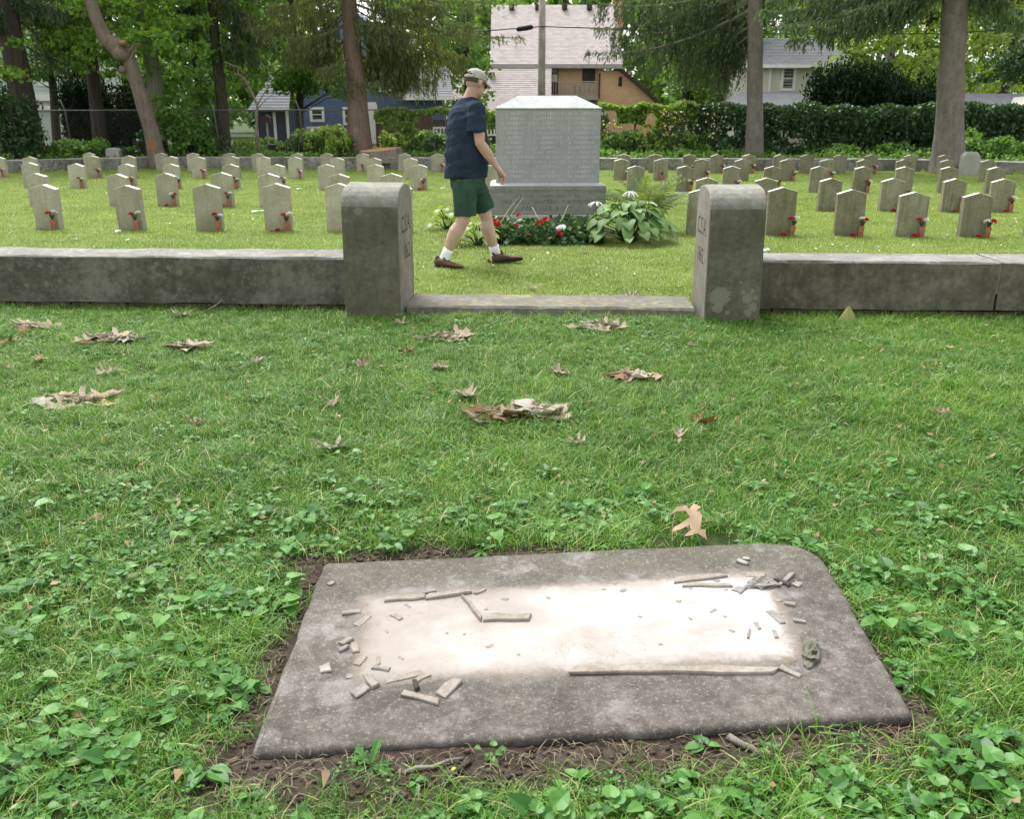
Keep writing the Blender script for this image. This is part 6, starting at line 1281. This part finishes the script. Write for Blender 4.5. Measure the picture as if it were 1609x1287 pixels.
def quad_sdf(M, co, Q):
    """signed distance (inside negative) to a convex quad, in nodes"""
    xyz = [M.n('SeparateXYZ', {0: co}, out=k) for k in ('X', 'Y')]; d = None
    for i in range(4):
        a, b_ = Q[i], Q[(i + 1) % 4]; e = Vector((b_.x - a.x, b_.y - a.y)); n = Vector((e.y, -e.x)).normalized(); c = n.x * a.x + n.y * a.y
        v = M.math('SUBTRACT', M.math('ADD', M.math('MULTIPLY', xyz[0], n.x), M.math('MULTIPLY', xyz[1], n.y)), c); d = v if d is None else M.n('Math', {0: d, 1: v, 2: .025}, operation='SMOOTH_MAX')
    return d
M = Mat('slab_concrete'); col, h = concrete(M, M.obj()); sd_ = quad_sdf(M, M.obj(), PATCH)
halo = M.math('MULTIPLY', M.ramp(M.math('ADD', sd_, M.math('MULTIPLY', M.math('SUBTRACT', M.noise(16, 6, .7), .5), .11)), [(.0, 1), (.034, 0)]), M.ramp(M.noise(6, 4, .6), [(.4, .15), (.62, .85)]))
col = M.mix(M.math('MULTIPLY', halo, .7), col, (.21, .185, .165)); m_slab = M.done(col, .92, M.bump(h, .8, .006), .25)
M = Mat('bare_plaster_bed'); ccol, h = concrete(M, M.obj()); sd_ = quad_sdf(M, M.obj(), PATCH)
halo = M.math('MULTIPLY', M.ramp(M.math('ADD', sd_, M.math('MULTIPLY', M.math('SUBTRACT', M.noise(16, 6, .7), .5), .11)), [(.0, 1), (.034, 0)]), M.ramp(M.noise(6, 4, .6), [(.4, .15), (.62, .85)])); ccol = M.mix(M.math('MULTIPLY', halo, .7), ccol, (.21, .185, .165)); wob = M.math('ADD', sd_, M.math('ADD', M.math('MULTIPLY', M.math('SUBTRACT', M.noise(11, 8, .78), .5), .10), M.math('MULTIPLY', M.math('SUBTRACT', M.noise(60, 5, .8), .5), .045)))
n1 = M.noise(4.5, 6, .6); x_ = M.n('SeparateXYZ', {0: M.obj()}, out='X')
pink = M.ramp(M.math('ADD', M.math('MULTIPLY', x_, -.30), n1), [(.34, 0), (.68, 1)])
white = M.mix(M.math('MULTIPLY', pink, .95), (.42, .41, .395), (.275, .243, .22))
white = M.mix(M.ramp(M.noise(7, 6, .65, M.map((1, 2.2, 1))), [(.48, 0), (.66, .7)]), white, (.31, .275, .25)); white = M.mix(M.ramp(M.noise(40, 6, .75), [(.55, 0), (.7, .5)]), white, (.27, .235, .21)); cr = M.n('TexVoronoi', {'Vector': M.n('VectorMath', {0: M.obj(), 1: M.n('TexNoise', {'Vector': M.obj(), 'Scale': 9.0}, out='Color')}, operation='ADD'), 'Scale': 4.0}, feature='DISTANCE_TO_EDGE'); white = M.mix(M.math('MULTIPLY', M.ramp(cr, [(.004, 1), (.012, 0)]), M.ramp(M.noise(2.3, 3), [(.52, 0), (.6, .6)])), white, (.16, .12, .10))
white = M.mix(M.ramp(M.noise(60, 4, .7), [(.62, 0), (.7, .25)]), white, (.225, .185, .16))
edge = M.ramp(M.math('ADD', wob, .2), [(.13, 0), (.165, .35), (.192, 1)]); col = M.mix(edge, white, (.175, .148, .126)); col = M.mix(M.ramp(M.math('ADD', wob, .2), [(.196, 0), (.202, 1)]), col, ccol)
m_bed = M.done(col, .9, M.bump(M.math('ADD', M.math('MULTIPLY', M.noise(30, 6, .65), .6), M.math('MULTIPLY', h, .3)), .45, .005), .2)

C4 = [LI @ Vector((p.x, p.y, float(stop_z(p.x, p.y)))) for p in SLAB]
def outline(inset, n=26):
    """outline of the slab in local x, y with one rounded far corner"""
    P = []
    cs = [Vector((c.x, c.y)) for c in C4]; ctr = sum(cs, Vector((0, 0))) / 4
    for i in range(4):
        a, b_ = cs[i], cs[(i + 1) % 4]
        ra = .19 if i == 2 else .018; rb = .19 if i == 1 else .018; L = (b_ - a).length; e = (b_ - a) / L
        for k in range(n): s = ra + (L - ra - rb) * k / (n - 1); P.append(a + e * s)
        nx2 = cs[(i + 2) % 4]; e2 = (nx2 - b_).normalized(); p0, p2 = b_ - e * rb, b_ + e2 * rb; m_ = 9 if rb > .1 else 3
        for k in range(1, m_): t = k / m_; P.append(p0 * (1 - t) ** 2 + b_ * 2 * t * (1 - t) + p2 * t * t)
    out = []
    for i, p in enumerate(P):
        d = (P[(i + 1) % len(P)] - P[i - 1]).normalized(); nrm = Vector((d.y, -d.x)); w = .005 * (fbm(p.x * 1., p.y * 1., 9, 3) - .5) * 2 + .004 * (vnoise(p.x, p.y, 40, 4) - .5); out.append(p - nrm * (inset + w))
    return out
def lz(x, y): w = LM @ Vector((x, y, 0)); return float(stop_z(w.x, w.y)) - ORG.z
rings = [[(p.x, p.y, lz(p.x, p.y) + dz + (.003 * (vnoise(p.x, p.y, 30, 2) - .5) if dz > -.02 else 0)) for p in outline(ins)] for ins, dz in ((.012, -.14), (.004, -.030), (0, -.012), (.004, -.004), (.014, 0))]
mb = MB(); mb.loft(rings, cap=False); base = len(rings[0]) * 4; mb.F.append([base + i for i in range(len(rings[0]))]); mb.M.append(0)
put('slab_body', mb.mesh('slab_body', m_slab, True), slab)
# the plaster bed: a thin irregular crust
NX, NY = 64, 24; V = []; F = []
for j in range(NY + 1):
    for i in range(NX + 1):
        u = -.05 + 1.10 * i / NX; v = -.09 + 1.18 * j / NY; p = (PATCH[0] * (1 - u) + PATCH[1] * u) * (1 - v) + (PATCH[3] * (1 - u) + PATCH[2] * u) * v
        inside = min(u + .03, 1.03 - u, (v + .05) * .4, (1.05 - v) * .4); k = max(0, min(1, inside / .03)); V.append((p.x, p.y, lz(p.x, p.y) - .0045 + .0075 * k + .0022 * k * (fbm(p.x, p.y, 14, 5) - .5)))
for j in range(NY):
    for i in range(NX): q = j * (NX + 1) + i; F.append((q, q + 1, q + NX + 2, q + NX + 1))
mb = MB(); mb.add(V, F); put('plaster_bed', mb.mesh('plaster_bed', m_bed, True), slab)
# mortar strips still stuck round the bed
m_mort = stone('old_mortar', (.19, .165, .14), (.26, .23, .20), (.34, .31, .275), 9, .6, None, 10, .5, None, .5, .004); m_grey_m = stone('grey_mortar', (.16, .15, .14), (.235, .222, .208), (.32, .305, .285), 9, .6, None, 10, .5, None, .6, .004)
def chip_mesh(L, W, H, seed, n=9):
    """a broken flat flake: a jagged outline with straight snapped sides"""
    g = np.random.default_rng(seed); m = max(2, n // 2); P = []
    for i in range(m + 1): P.append((-L / 2 + L * i / m + (g.uniform(-.10, .10) * L / m if 0 < i < m else g.uniform(-.04, .04) * L), -W / 2 * g.uniform(.62, 1.12)))
    for i in range(m, -1, -1): P.append((-L / 2 + L * i / m + (g.uniform(-.12, .12) * L / m if 0 < i < m else g.uniform(-.05, .12) * L * (1 if i == 0 else -1)), W / 2 * g.uniform(.55, 1.12)))
    k = len(P); q = .82; cx, cy = sum(p[0] for p in P) / k, sum(p[1] for p in P) / k; e = min(.0022, W * .12)
    top = [(x - math.copysign(e, x - cx), y - math.copysign(e, y - cy), H * (1 + .25 * x / L + g.uniform(-.1, .1))) for x, y in P]
    mb = MB(); mb.loft([[(x, y, -.001) for x, y in P], [(x, y, H * .62) for x, y in P], top]); return mb
def lay(px, py, ang, off=.0015):
    """on the slab at a picture point, turned to an angle seen in the picture"""
    p = sg(px, py); q = sg(px + 10 * math.cos(R(ang)), py + 10 * math.sin(R(ang))); d = q - p; return LI @ p, math.atan2(d.y, d.x) - saz, (d.length / 10)
def strip(x0, y0, x1, y1, wpx, H, mat, seed, name='mortar_strip', label=None):
    cx, cy = (x0 + x1) / 2, (y0 + y1) / 2; a, b_ = LI @ sg(x0, y0), LI @ sg(x1, y1); L = (b_ - a).length; az = math.atan2(b_.y - a.y, b_.x - a.x); W = wpx * (sg(cx, cy + 5) - sg(cx, cy - 5)).length / 10 if abs(math.cos(az)) > .5 else wpx * .0016
    c = (a + b_) / 2; mb = chip_mesh(L, W, H, seed, max(7, int(L / .03))); o = mb.put(name, mat, slab, loc=(c.x, c.y, lz(c.x, c.y) + .0015), rot=(0, 0, az)); return o
strip(892, 1055, 1222, 1056, 12, .008, m_mort, 1); strip(605, 946, 669, 941, 8, .009, m_mort, 2); strip(670, 942, 741, 932, 8, .010, m_mort, 3); strip(727, 938, 757, 978, 10, .011, m_mort, 4); strip(758, 974, 832, 975, 11, .010, m_mort, 5)
strip(1056, 916, 1140, 906, 8, .008, m_mort, 6); strip(1070, 922, 1154, 922, 6, .007, m_mort, 7); strip(640, 1082, 640.1, 1082, 1, .001, m_mort, 8) if False else None

# loose chips on the slab: each can be lifted away
Z5 = lambda x, y: (500 + x / 4.0225, 840 + y / 4.0225); Z6 = lambda x, y: (880 + x / 3.498, 780 + y / 3.498)
CH = [(Z5(210, 500), 30, 6, -5, 'm', 'pale sliver at the far left corner of the white bed'), (Z5(280, 555), 27, 7, -38, 'm', 'slanted buff chip just inside the left edge of the white bed'),
      (Z5(178, 682), 19, 7, -30, 'm', 'small buff chip halfway along the left edge of the bed'), (Z5(160, 730), 17, 5, -30, 'g', 'thin grey sliver beside a pinkish chip on the slab margin'), (Z5(235, 722), 18, 12, 75, 'm', 'broad pinkish chip at the left margin of the bed'),
      (Z5(265, 810), 18, 9, -50, 'm', 'stubby chip lying between two slivers at the bed corner'), (Z5(380, 805), 14, 7, 88, 'm', 'upright little tan chip on the white bed'), (Z5(395, 858), 27, 7, 10, 'g', 'flat grey chip at the near-left of the white bed'),
      (Z5(45, 852), 17, 13, -10, 'w', 'white triangular chip lying alone on the bare concrete'), (Z5(335, 932), 26, 15, 60, 'm', 'brown curved chip beside a grey flat chip'), (Z5(258, 996), 28, 13, -32, 'g', 'pale angular chip below the brown curved chip'),
      (Z5(545, 910), 66, 10, -11, 'm', 'long tan chip along the near edge of the bed'), (Z5(655, 915), 26, 7, -25, 'm', 'narrow chip resting against the long tan chip'), (Z5(620, 962), 17, 8, 75, 'd', 'nearly black crumb under the long tan chip'),
      (Z5(830, 975), 38, 16, -42, 'm', 'thick buff chip standing out at the near edge of the bed'), (Z5(650, 1040), 62, 9, 15, 'm', 'long bone-coloured strip on the near concrete margin'), (Z5(1025, 370), 18, 4, -25, 'm', 'thin sliver past the corner of the L-shaped mortar'),
      (Z5(705, 370), 21, 5, -8, 'm', 'thin sliver on the far edge beside the L-shaped mortar strips'), (Z5(500, 530), 15, 8, 35, 'm', 'pale pink flake on the pinkish end of the bed'),
      (Z6(1075, 440), 30, 7, 5, 'm', 'tan sliver at the far right corner of the bed'), (Z6(1240, 462), 30, 5, -38, 'g', 'two-tone grey sliver sticking out beyond the far right corner'), (Z6(1225, 478), 28, 4, 25, 'd', 'dark sliver crossing under the grey sliver'),
      (Z6(985, 520), 16, 11, 20, 'g', 'square grey chip near the far right lump'), (Z6(1190, 672), 30, 8, 45, 'g', 'slanted grey chip on the right end of the bed'), (Z6(1085, 722), 13, 6, 60, 'm', 'tan chip left of the slanted grey chip'),
      (Z6(1185, 766), 13, 7, 70, 'm', 'rounded tan chip below the slanted grey chip'), (Z6(1315, 692), 20, 4, 8, 'g', 'thin splinter on the right margin of the bed'), (Z6(1035, 765), 14, 5, -80, 'm', 'pale tan chip lying across the right of the bed'),
      (Z6(1265, 970), 34, 7, 22, 'm', 'pointed tan strip past the end of the long mortar strip'), (Z6(1262, 600), 18, 4, 8, 'm', 'pale splinter at the right bed edge'), (Z6(1005, 366), 17, 5, 22, 'w', 'white crumb on the far concrete margin'), (Z6(1024, 346), 12, 5, 8, 'w', 'second white crumb beside the other on the far margin'),
      (Z6(1300, 490), 13, 9, 20, 'm', 'pinkish flake on the concrete right of the far corner')]
SM = [(Z5(525, 790), 8), (Z5(565, 460), 9), (Z6(840, 636), 9), (Z6(945, 746), 9), (Z6(715, 679), 5), (Z6(905, 668), 6), (Z6(550, 820), 7), (Z6(345, 523), 9), (Z6(240, 518), 6), (Z6(650, 582), 8), (Z6(1205, 655), 7), (Z6(1190, 577), 12), (Z6(300, 485), 6), (Z6(860, 470), 8), (Z6(720, 515), 5), (Z6(440, 668), 6), (Z6(910, 520), 6),
      (Z5(200, 905), 12), (Z5(1060, 480), 6), (Z5(1180, 415), 9), (Z5(435, 625), 4), (Z5(925, 640), 4), (Z5(815, 632), 4), (Z5(1265, 768), 6), (Z5(1085, 715), 12), (Z5(80, 312), 10), (Z5(1455, 408), 6)]
m_dk = simple('dark_crumb', (.05, .043, .036), .95, .5, 30, .5); m_wch = simple('white_chip', (.28, .265, .24), .9, .2, 30, .4)
MATS = {'m': m_mort, 'g': m_grey_m, 'd': m_dk, 'w': m_wch}
def lay_chip(name, px, py, L, W, ang, H, mat, seed, label, cat, group=None):
    p, az, k = lay(px, py, ang); p2, _, kk = lay(px, py, ang + 90); w = LM @ Vector((p.x, p.y, lz(p.x, p.y) + .0022)); mb = chip_mesh(L * k, W * kk * 1.0, H * .6, seed, 4); o = mb.put(name, mat, loc=w, rot=(random.uniform(-.06, .06), random.uniform(-.06, .06), az + saz)); return tag(o, label, cat, group)
for i, ((px, py), L, W, a, m_, lab) in enumerate(CH): lay_chip('stone_chip', px, py, L, W, a, random.uniform(.006, .011), MATS[m_], 40 + i, lab, 'chip', 'broken chips on the slab')
for i, ((px, py), L) in enumerate(SM): lay_chip('grit_crumb', px, py, L, L * .5, random.uniform(-40, 60), .004, m_grey_m if i % 3 else m_mort, 90 + i, 'tiny crumb of mortar scattered on the white bed', 'crumb', 'tiny crumbs on the bed')
def lump(px, py, sx, sy, h, mat, label, seed, rot=0):
    p = sg(px, py); mb = MB(); mb.ball((0, 0, h * .3), (sx, sy, h), 18, 12); mb.V = [tuple(np.array(v) * (1 + 1.5 * (fbm(v[0] * 1., v[1] * 1. + v[2] * 1.7, 55, seed) - .5))) for v in mb.V]; tag(mb.put('mortar_lump', mat, smooth=False, loc=p, rot=(0, 0, rot)), label, 'lump')
lump(1273, 1030, .021, .055, .016, stone('lichened_lump', (.08, .085, .06), (.14, .145, .11), (.21, .21, .17), 12, .8, None, 10, .5, None, .9, .01), 'rough grey-green lump on the right margin of the slab', 5, -.35); lump(1197, 921, .045, .022, .014, m_grey_m, 'crumbled grey mortar lump at the far right corner of the bed', 8, .1)

# ------------------------------------------------------------------ fallen oak leaves, twigs
def oak_outline():
    """half outline (x, y) of a pin-oak leaf, tip at y=1"""
    h = [(.012, 0), (.05, .10), (.14, .13), (.22, .10), (.20, .18), (.12, .24), (.12, .32), (.31, .39), (.44, .36), (.40, .46), (.32, .49), (.17, .53), (.16, .60), (.27, .68), (.33, .70), (.28, .78), (.14, .81), (.06, .88), (.02, 1.0)]
    return h
def leaf_mat(name, face, back, vein):
    M = Mat(name); f = M.noise(12, 6, .65); col = M.ramp(f, [(.3, tuple(np.array(face) * .7)), (.6, face), (.8, tuple(np.minimum(np.array(face) * 1.25, .9)))])
    bf = M.n('NewGeometry', out='Backfacing'); col = M.mix(bf, col, back); col = M.mix(M.ramp(M.noise(30, 4, .7), [(.6, 0), (.75, .4)]), col, vein); return M.done(col, .75, M.bump(M.noise(60, 4, .6), .3, .004), .2, 0, .18)
m_oak = leaf_mat('tan_oak_leaf', (.52, .37, .245), (.46, .33, .21), (.34, .21, .12)); m_oakg = leaf_mat('grey_oak_leaf', (.42, .39, .335), (.35, .29, .21), (.27, .235, .19)); m_oakb = leaf_mat('brown_oak_leaf', (.17, .088, .036), (.20, .12, .06), (.12, .06, .03)); m_oakp = leaf_mat('pinkish_dry_leaf', (.42, .29, .23), (.33, .23, .19), (.25, .16, .12))
def oak_leaf(L, curl, fold, seed, mat):
    g = np.random.default_rng(seed); h = oak_outline(); V = []; F = []
    n = len(h); tw = g.uniform(-.5, .5)
    def bend(x, y):
        z = fold * abs(x) * 1.1 + curl * ((y - .45) ** 2 - .1) * 1.2 + .07 * math.sin(9 * y + seed) * abs(x) * 2 + tw * x * (y - .4) + .05 * math.sin(14 * x + seed * 2); return (x * L * (1 - .2 * abs(fold)), (y - .45) * L, z * L)
    jit = [(g.uniform(.85, 1.12), g.uniform(.85, 1.12)) for _ in h]
    for (x, y), (ja, jb) in zip(h, jit): V += [bend(-x * ja, y), bend(-x * ja * .45, y - .02 * 0), bend(0, y), bend(x * jb * .45, y), bend(x * jb, y)]
    for i in range(n - 1):
        for j in range(4): a = i * 5 + j; F.append((a, a + 1, a + 6, a + 5))
    k = len(V); mb = MB(); mb.add(V, F); q = bend(0, 0); mb.tube([q, (q[0] + .01 * L, q[1] - .14 * L, q[2] + .03 * L), (q[0] + .03 * L, q[1] - .26 * L, q[2] + .04 * L)], [.006 * L * 2, .009 * L, .008 * L], 5)
    return mb.mesh('oak_leaf', mat, True)
OAK = {'t': [oak_leaf(.13, c, f, s, m_oak) for c, f, s in ((.5, .3, 1), (.9, .5, 2), (-.4, .2, 3))], 'g': [oak_leaf(.15, c, f, s, m_oakg) for c, f, s in ((.5, .35, 4), (.8, .6, 5), (-.5, .15, 6), (.3, .8, 7))], 'b': [oak_leaf(.14, c, f, s, m_oakb) for c, f, s in ((.6, .5, 8), (1.0, .3, 9), (-.6, .4, 10))], 'p': [oak_leaf(.12, c, f, s, m_oakp) for c, f, s in ((.4, .3, 11), (.7, .6, 12))]}
def one_leaf(px, py, wpx, k, label, tilt=.25, name='oak_leaf'):
    p = gnd(px, py, .03); z = float(bumpz(p.x, p.y)); s = wpx / (F_PX / (p.y * CP + 1.3 * SP)) / .12; o = put(name, random.choice(OAK[k]), None, (p.x, p.y, z + .026), (random.uniform(-tilt, tilt), random.uniform(-tilt, tilt), random.uniform(0, 6.28))); o.scale = (min(1.3, max(.3, s)),) * 3; return tag(o, label, 'leaf', 'fallen oak leaves')
def clump(px, py, wpx, n, kinds, label, hpx=None):
    p = gnd(px, py, .02); ppm = F_PX / (p.y * CP + 1.3 * SP); n = max(4, int(n * .62)); w = wpx / ppm * .5; t = thing('oak_leaf_clump', label, 'leaf clump', (p.x, p.y, float(bumpz(p.x, p.y))), 0, 'clumps of dry oak leaves')
    for i in range(n):
        f = (i + .5) / n; a = i * 2.4 + random.uniform(-.4, .4); r = w * math.sqrt(f) * .8; o = put('oak_leaf', random.choice(OAK[kinds[i % len(kinds)]]), t, (r * math.cos(a), r * .55 * math.sin(a), .014 + .026 * (1 - f) * random.random()), (random.uniform(-.25, .25), random.uniform(-.3, .3), a - PI / 2 + random.uniform(-.8, .8))); o.scale = (random.uniform(1.15, 1.65),) * 2 + (random.uniform(.45, .9),)
    mb = MB(); mb.tube([(-w * .8, .02, .03), (0, 0, .045), (w * .5, -.02, .035)], [.004, .005, .003], 6); mb.put('twig', m_twig, t)
clump(170, 532, 105, 15, 'gggt', 'heap of pale grey oak leaves on the grass by the long wall'); clump(290, 545, 75, 7, 'gbg', 'upright curled oak leaves with brown undersides'); clump(110, 628, 145, 11, 'gtgg', 'broad tan leaf cluster lying in the grass at the left'); clump(45, 515, 85, 8, 'ggb', 'grey leaf cluster under the wall at the picture edge')
clump(705, 528, 90, 9, 'gbgt', 'oak leaf cluster on the grass before the gate sill'); clump(775, 655, 85, 13, 'bbbg', 'rusty brown oak leaf cluster in the middle of the grass'); clump(845, 650, 100, 12, 'ggbg', 'grey oak leaf cluster touching the rusty brown one'); clump(940, 513, 85, 11, 'gggg', 'grey oak leaf heap under the sill near the lichened post'); clump(985, 590, 70, 5, 'gbp', 'flattened brownish leaf cluster half sunk in the grass')
for px, py, w, k, lab in ((60, 562, 28, 't', 'single tan leaf below the grey cluster at the edge'), (12, 535, 22, 'b', 'single rusty leaf at the very edge of the grass'), (285, 493, 45, 'g', 'pale leaf against the foot of the long wall'), (640, 550, 32, 'b', 'brown leaf left of the sill cluster'), (690, 576, 38, 'p', 'pinkish leaf below the sill cluster'), (570, 571, 30, 'p', 'small pinkish leaf beside another in the grass'), (601, 577, 20, 'p', 'smallest pinkish leaf next to its twin'),
                             (738, 624, 55, 'g', 'lone grey leaf just behind the rusty brown cluster'), (1034, 588, 25, 't', 'tan leaf beside the flattened brownish cluster'), (880, 582, 42, 'p', 'narrow pinkish leaf in the grass past the rusty cluster'), (1105, 657, 50, 'b', 'half-brown leaf in the grass before the lichened post'), (1067, 682, 26, 'g', 'grey leaf standing upright in the grass'), (521, 635, 42, 'p', 'pinkish-grey leaf alone in the left middle of the grass'), (520, 702, 50, 'g', 'curled grey leaf alone above the weeds'),
                             (906, 695, 32, 'g', 'small whitish leaf below the grey cluster'), (1480, 650, 26, 'p', 'small buff leaf far right in the grass'), (1492, 543, 13, 't', 'tiny tan leaf in the grass under the brown wall'), (402, 566, 24, 'g', 'small grey leaf in the grass below the long wall'), (168, 583, 34, 'g', 'grey leaf below the heap of pale leaves'), (310, 663, 28, 'p', 'small dull leaf in the grass at left'), (630, 505, 22, 'g', 'dark leaf at the foot of the post by the man')):
    one_leaf(px, py, w, k, lab)
for px, py, w, k, lab in ((835, 452, 20, 'w', 'white petal-like leaf on the lawn inside the gate'), (992, 466, 30, 'g', 'grey leaf on the lawn just inside the sill'), (712, 398, 14, 'b', 'rusty leaf on the lawn behind the man'), (765, 410, 16, 'b', 'orange-brown leaf between the feet of the man'), (920, 395, 14, 'g', 'pale leaf at the edge of the geranium bed')):
    one_leaf(px, py, w, 'g' if k == 'w' else k, lab, .3)
# the tan oak leaf propped behind the slab: outline followed from the picture, leaning back on the grass
hx = [(595, 92), (640, 60), (690, 57), (712, 80), (735, 46), (778, 60), (748, 92), (768, 90), (783, 112), (777, 158), (770, 185), (800, 185), (805, 236), (757, 205), (716, 216), (680, 218), (718, 182), (712, 158), (660, 176), (611, 190), (628, 160), (690, 130), (716, 120), (690, 84), (640, 80)]
b0 = gnd(880 + 790 / 3.498, 780 + 240 / 3.498, .0); nrm = Vector((-.25, -.62, .72)).normalized(); L0 = b0 + Vector((0, -.015, .035))
PL = []
for a, c in hx: d = ray(880 + a / 3.498, 780 + c / 3.498); o_ = Vector((0, 0, CAM_H)); t_ = (L0 - o_).dot(nrm) / d.dot(nrm); PL.append(o_ + d * t_)
ct = sum(PL, Vector()) / len(PL); me = bpy.data.meshes.new('oak_leaf'); bm = bmesh.new(); vs_ = [bm.verts.new(p - ct) for p in PL]; f_ = bm.faces.new(vs_); bmesh.ops.triangulate(bm, faces=[f_]); bmesh.ops.subdivide_edges(bm, edges=bm.edges[:], cuts=2, use_grid_fill=True)
for v in bm.verts: v.co += nrm * (.008 * math.sin(v.co.x * 42 + 1) + .007 * math.sin(v.co.z * 55 + v.co.x * 30))
bmesh.ops.recalc_face_normals(bm, faces=bm.faces); bm.to_mesh(me); bm.free(); m_hero = leaf_mat('pale_tan_oak_leaf', (.58, .42, .29), (.56, .41, .28), (.46, .31, .20)); me.materials.append(m_hero)
me.polygons.foreach_set('use_smooth', [True] * len(me.polygons)); hl_ = thing('oak_leaf', 'large tan lobed oak leaf propped at the far edge of the slab', 'leaf', ct); put('blade', me, hl_)
mb = MB(); mb.tube([Vector(PL[12]) - ct, (Vector(PL[9]) + Vector(PL[17])) / 2 - ct, (Vector(PL[3]) + Vector(PL[22])) / 2 - ct - Vector((0, .002, 0))], [.002, .0018, .001], 5); mb.put('midrib', m_oak, hl_)
mb = MB(); mb.tube([sg(1057, 853) + Vector((0, .01, .0)), sg(1059, 838) + Vector((0, .03, .03)), gnd(1060, 830, 0) + Vector((0, 0, .06)), gnd(1064, 822, 0) + Vector((.02, 0, .12))], [.0014, .0014, .0012, .0008], 5); tag(mb.put('dry_stalk', m_straw), 'thin dry grass stalk standing beside the big tan leaf', 'stalk')
# curled yellow-green leaf at the foot of the right wall
p = gnd(1330, 508, .0); V = []; F = []
for i in range(9):
    t = i / 8
    for j in range(7): s = j / 6 - .5; w = .075 * (1 - t) ** .8; a = s * 2.2; V.append((w * math.sin(a) * 1.1 + .01 * t, .05 - w * math.cos(a) * .8, .005 + .115 * t))
for i in range(8):
    for j in range(6): q = i * 7 + j; F.append((q, q + 1, q + 8, q + 7))
mb = MB(); mb.add(V, F); tag(mb.put('curled_leaf', leaf_mat('yellowing_leaf', (.30, .33, .12), (.34, .36, .15), (.4, .36, .2)), smooth=True, loc=(p.x, p.y - .03, 0)), 'curled yellow-green leaf standing against the brown wall', 'leaf')
# twigs
def twig(pts, r, label, m=None):
    mb = MB(); P = [gnd(a, b_, z) for a, b_, z in pts]; n = len(P); mb.tube(P, [r * (1 - .5 * i / n) for i in range(n)], 6); tag(mb.put('fallen_twig', m or m_twig, smooth=True), label, 'twig')
twig([(318, 492, .01), (336, 482, .05), (346, 475, .10), (349, 471, .13)], .006, 'forked dry twig leaning up at the foot of the long wall'); twig([(555, 852, .012), (566, 846, .016), (575, 836, .02), (577, 822, .03)], .007, 'bent grey twig in the weeds behind the slab', m_bark_d)
twig([(1145, 1158, .012), (1165, 1170, .014), (1182, 1176, .013), (1200, 1192, .008)], .009, 'thick root piece lying in front of the slab', m_bark_g); twig([(632, 1216, .006), (655, 1207, .012), (680, 1206, .012), (704, 1196, .013), (728, 1192, .008)], .006, 'grey stick in the soil in front of the slab', m_bark_g); twig([(692, 1235, .01), (718, 1212, .014), (738, 1196, .012)], .007, 'dark stick crossing the grey stick in the soil', m_bark_d)
twig([(1080, 541, .03), (1095, 543, .03), (1104, 545, .03)], .005, 'short twig in the grass before the lichened post')
mb = MB(); mb.ball((0, 0, .008), (.007, .006, .007), 10, 8); p = gnd(714, 1216, .005); tag(mb.put('berry', simple('yellow_berry', (.62, .52, .06), .4, .15), smooth=True, loc=p), 'small yellow berry on the soil in front of the slab', 'berry')
mb = MB(); mb.ball((0, 0, .006), (.014, .010, .009), 10, 7); p = gnd(316, 1090, .0); mb.V = [tuple(np.array(v) * (1 + .5 * (fbm(v[0], v[2], 60, 3) - .5))) for v in mb.V]; tag(mb.put('brick_pebble', simple('orange_brick', (.42, .19, .11), .9, .3), smooth=True, loc=p), 'small orange pebble in the soil left of the slab', 'pebble')
# white scraps on the cemetery lawn
for px, py, w, lab in ((405, 334, .09, 'white scrap lying in the lawn between front row headstones'), (470, 298, .05, 'small white scrap farther back on the lawn'), (186, 366, .03, 'tiny white scrap before the second front row headstone'), (696, 297, .04, 'white scrap on the lawn beside the man'), (1203, 396, .05, 'white scrap on the lawn beside the lichened post')):
    p = gnd(px, py, .02); mb = MB(); mb.loft([[(-w, -.02, .01), (-w, .02, .02), (-w, .025, .03), (-w, -.02, .02)], [(0, -.035, .015), (0, .03, .01), (0, .03, .03), (0, -.03, .04)], [(w, -.015, .02), (w, .02, .03), (w, .02, .035), (w, -.015, .03)]]); tag(mb.put('paper_scrap', m_white, smooth=True, loc=p, rot=(0, 0, .5)), lab, 'scrap')
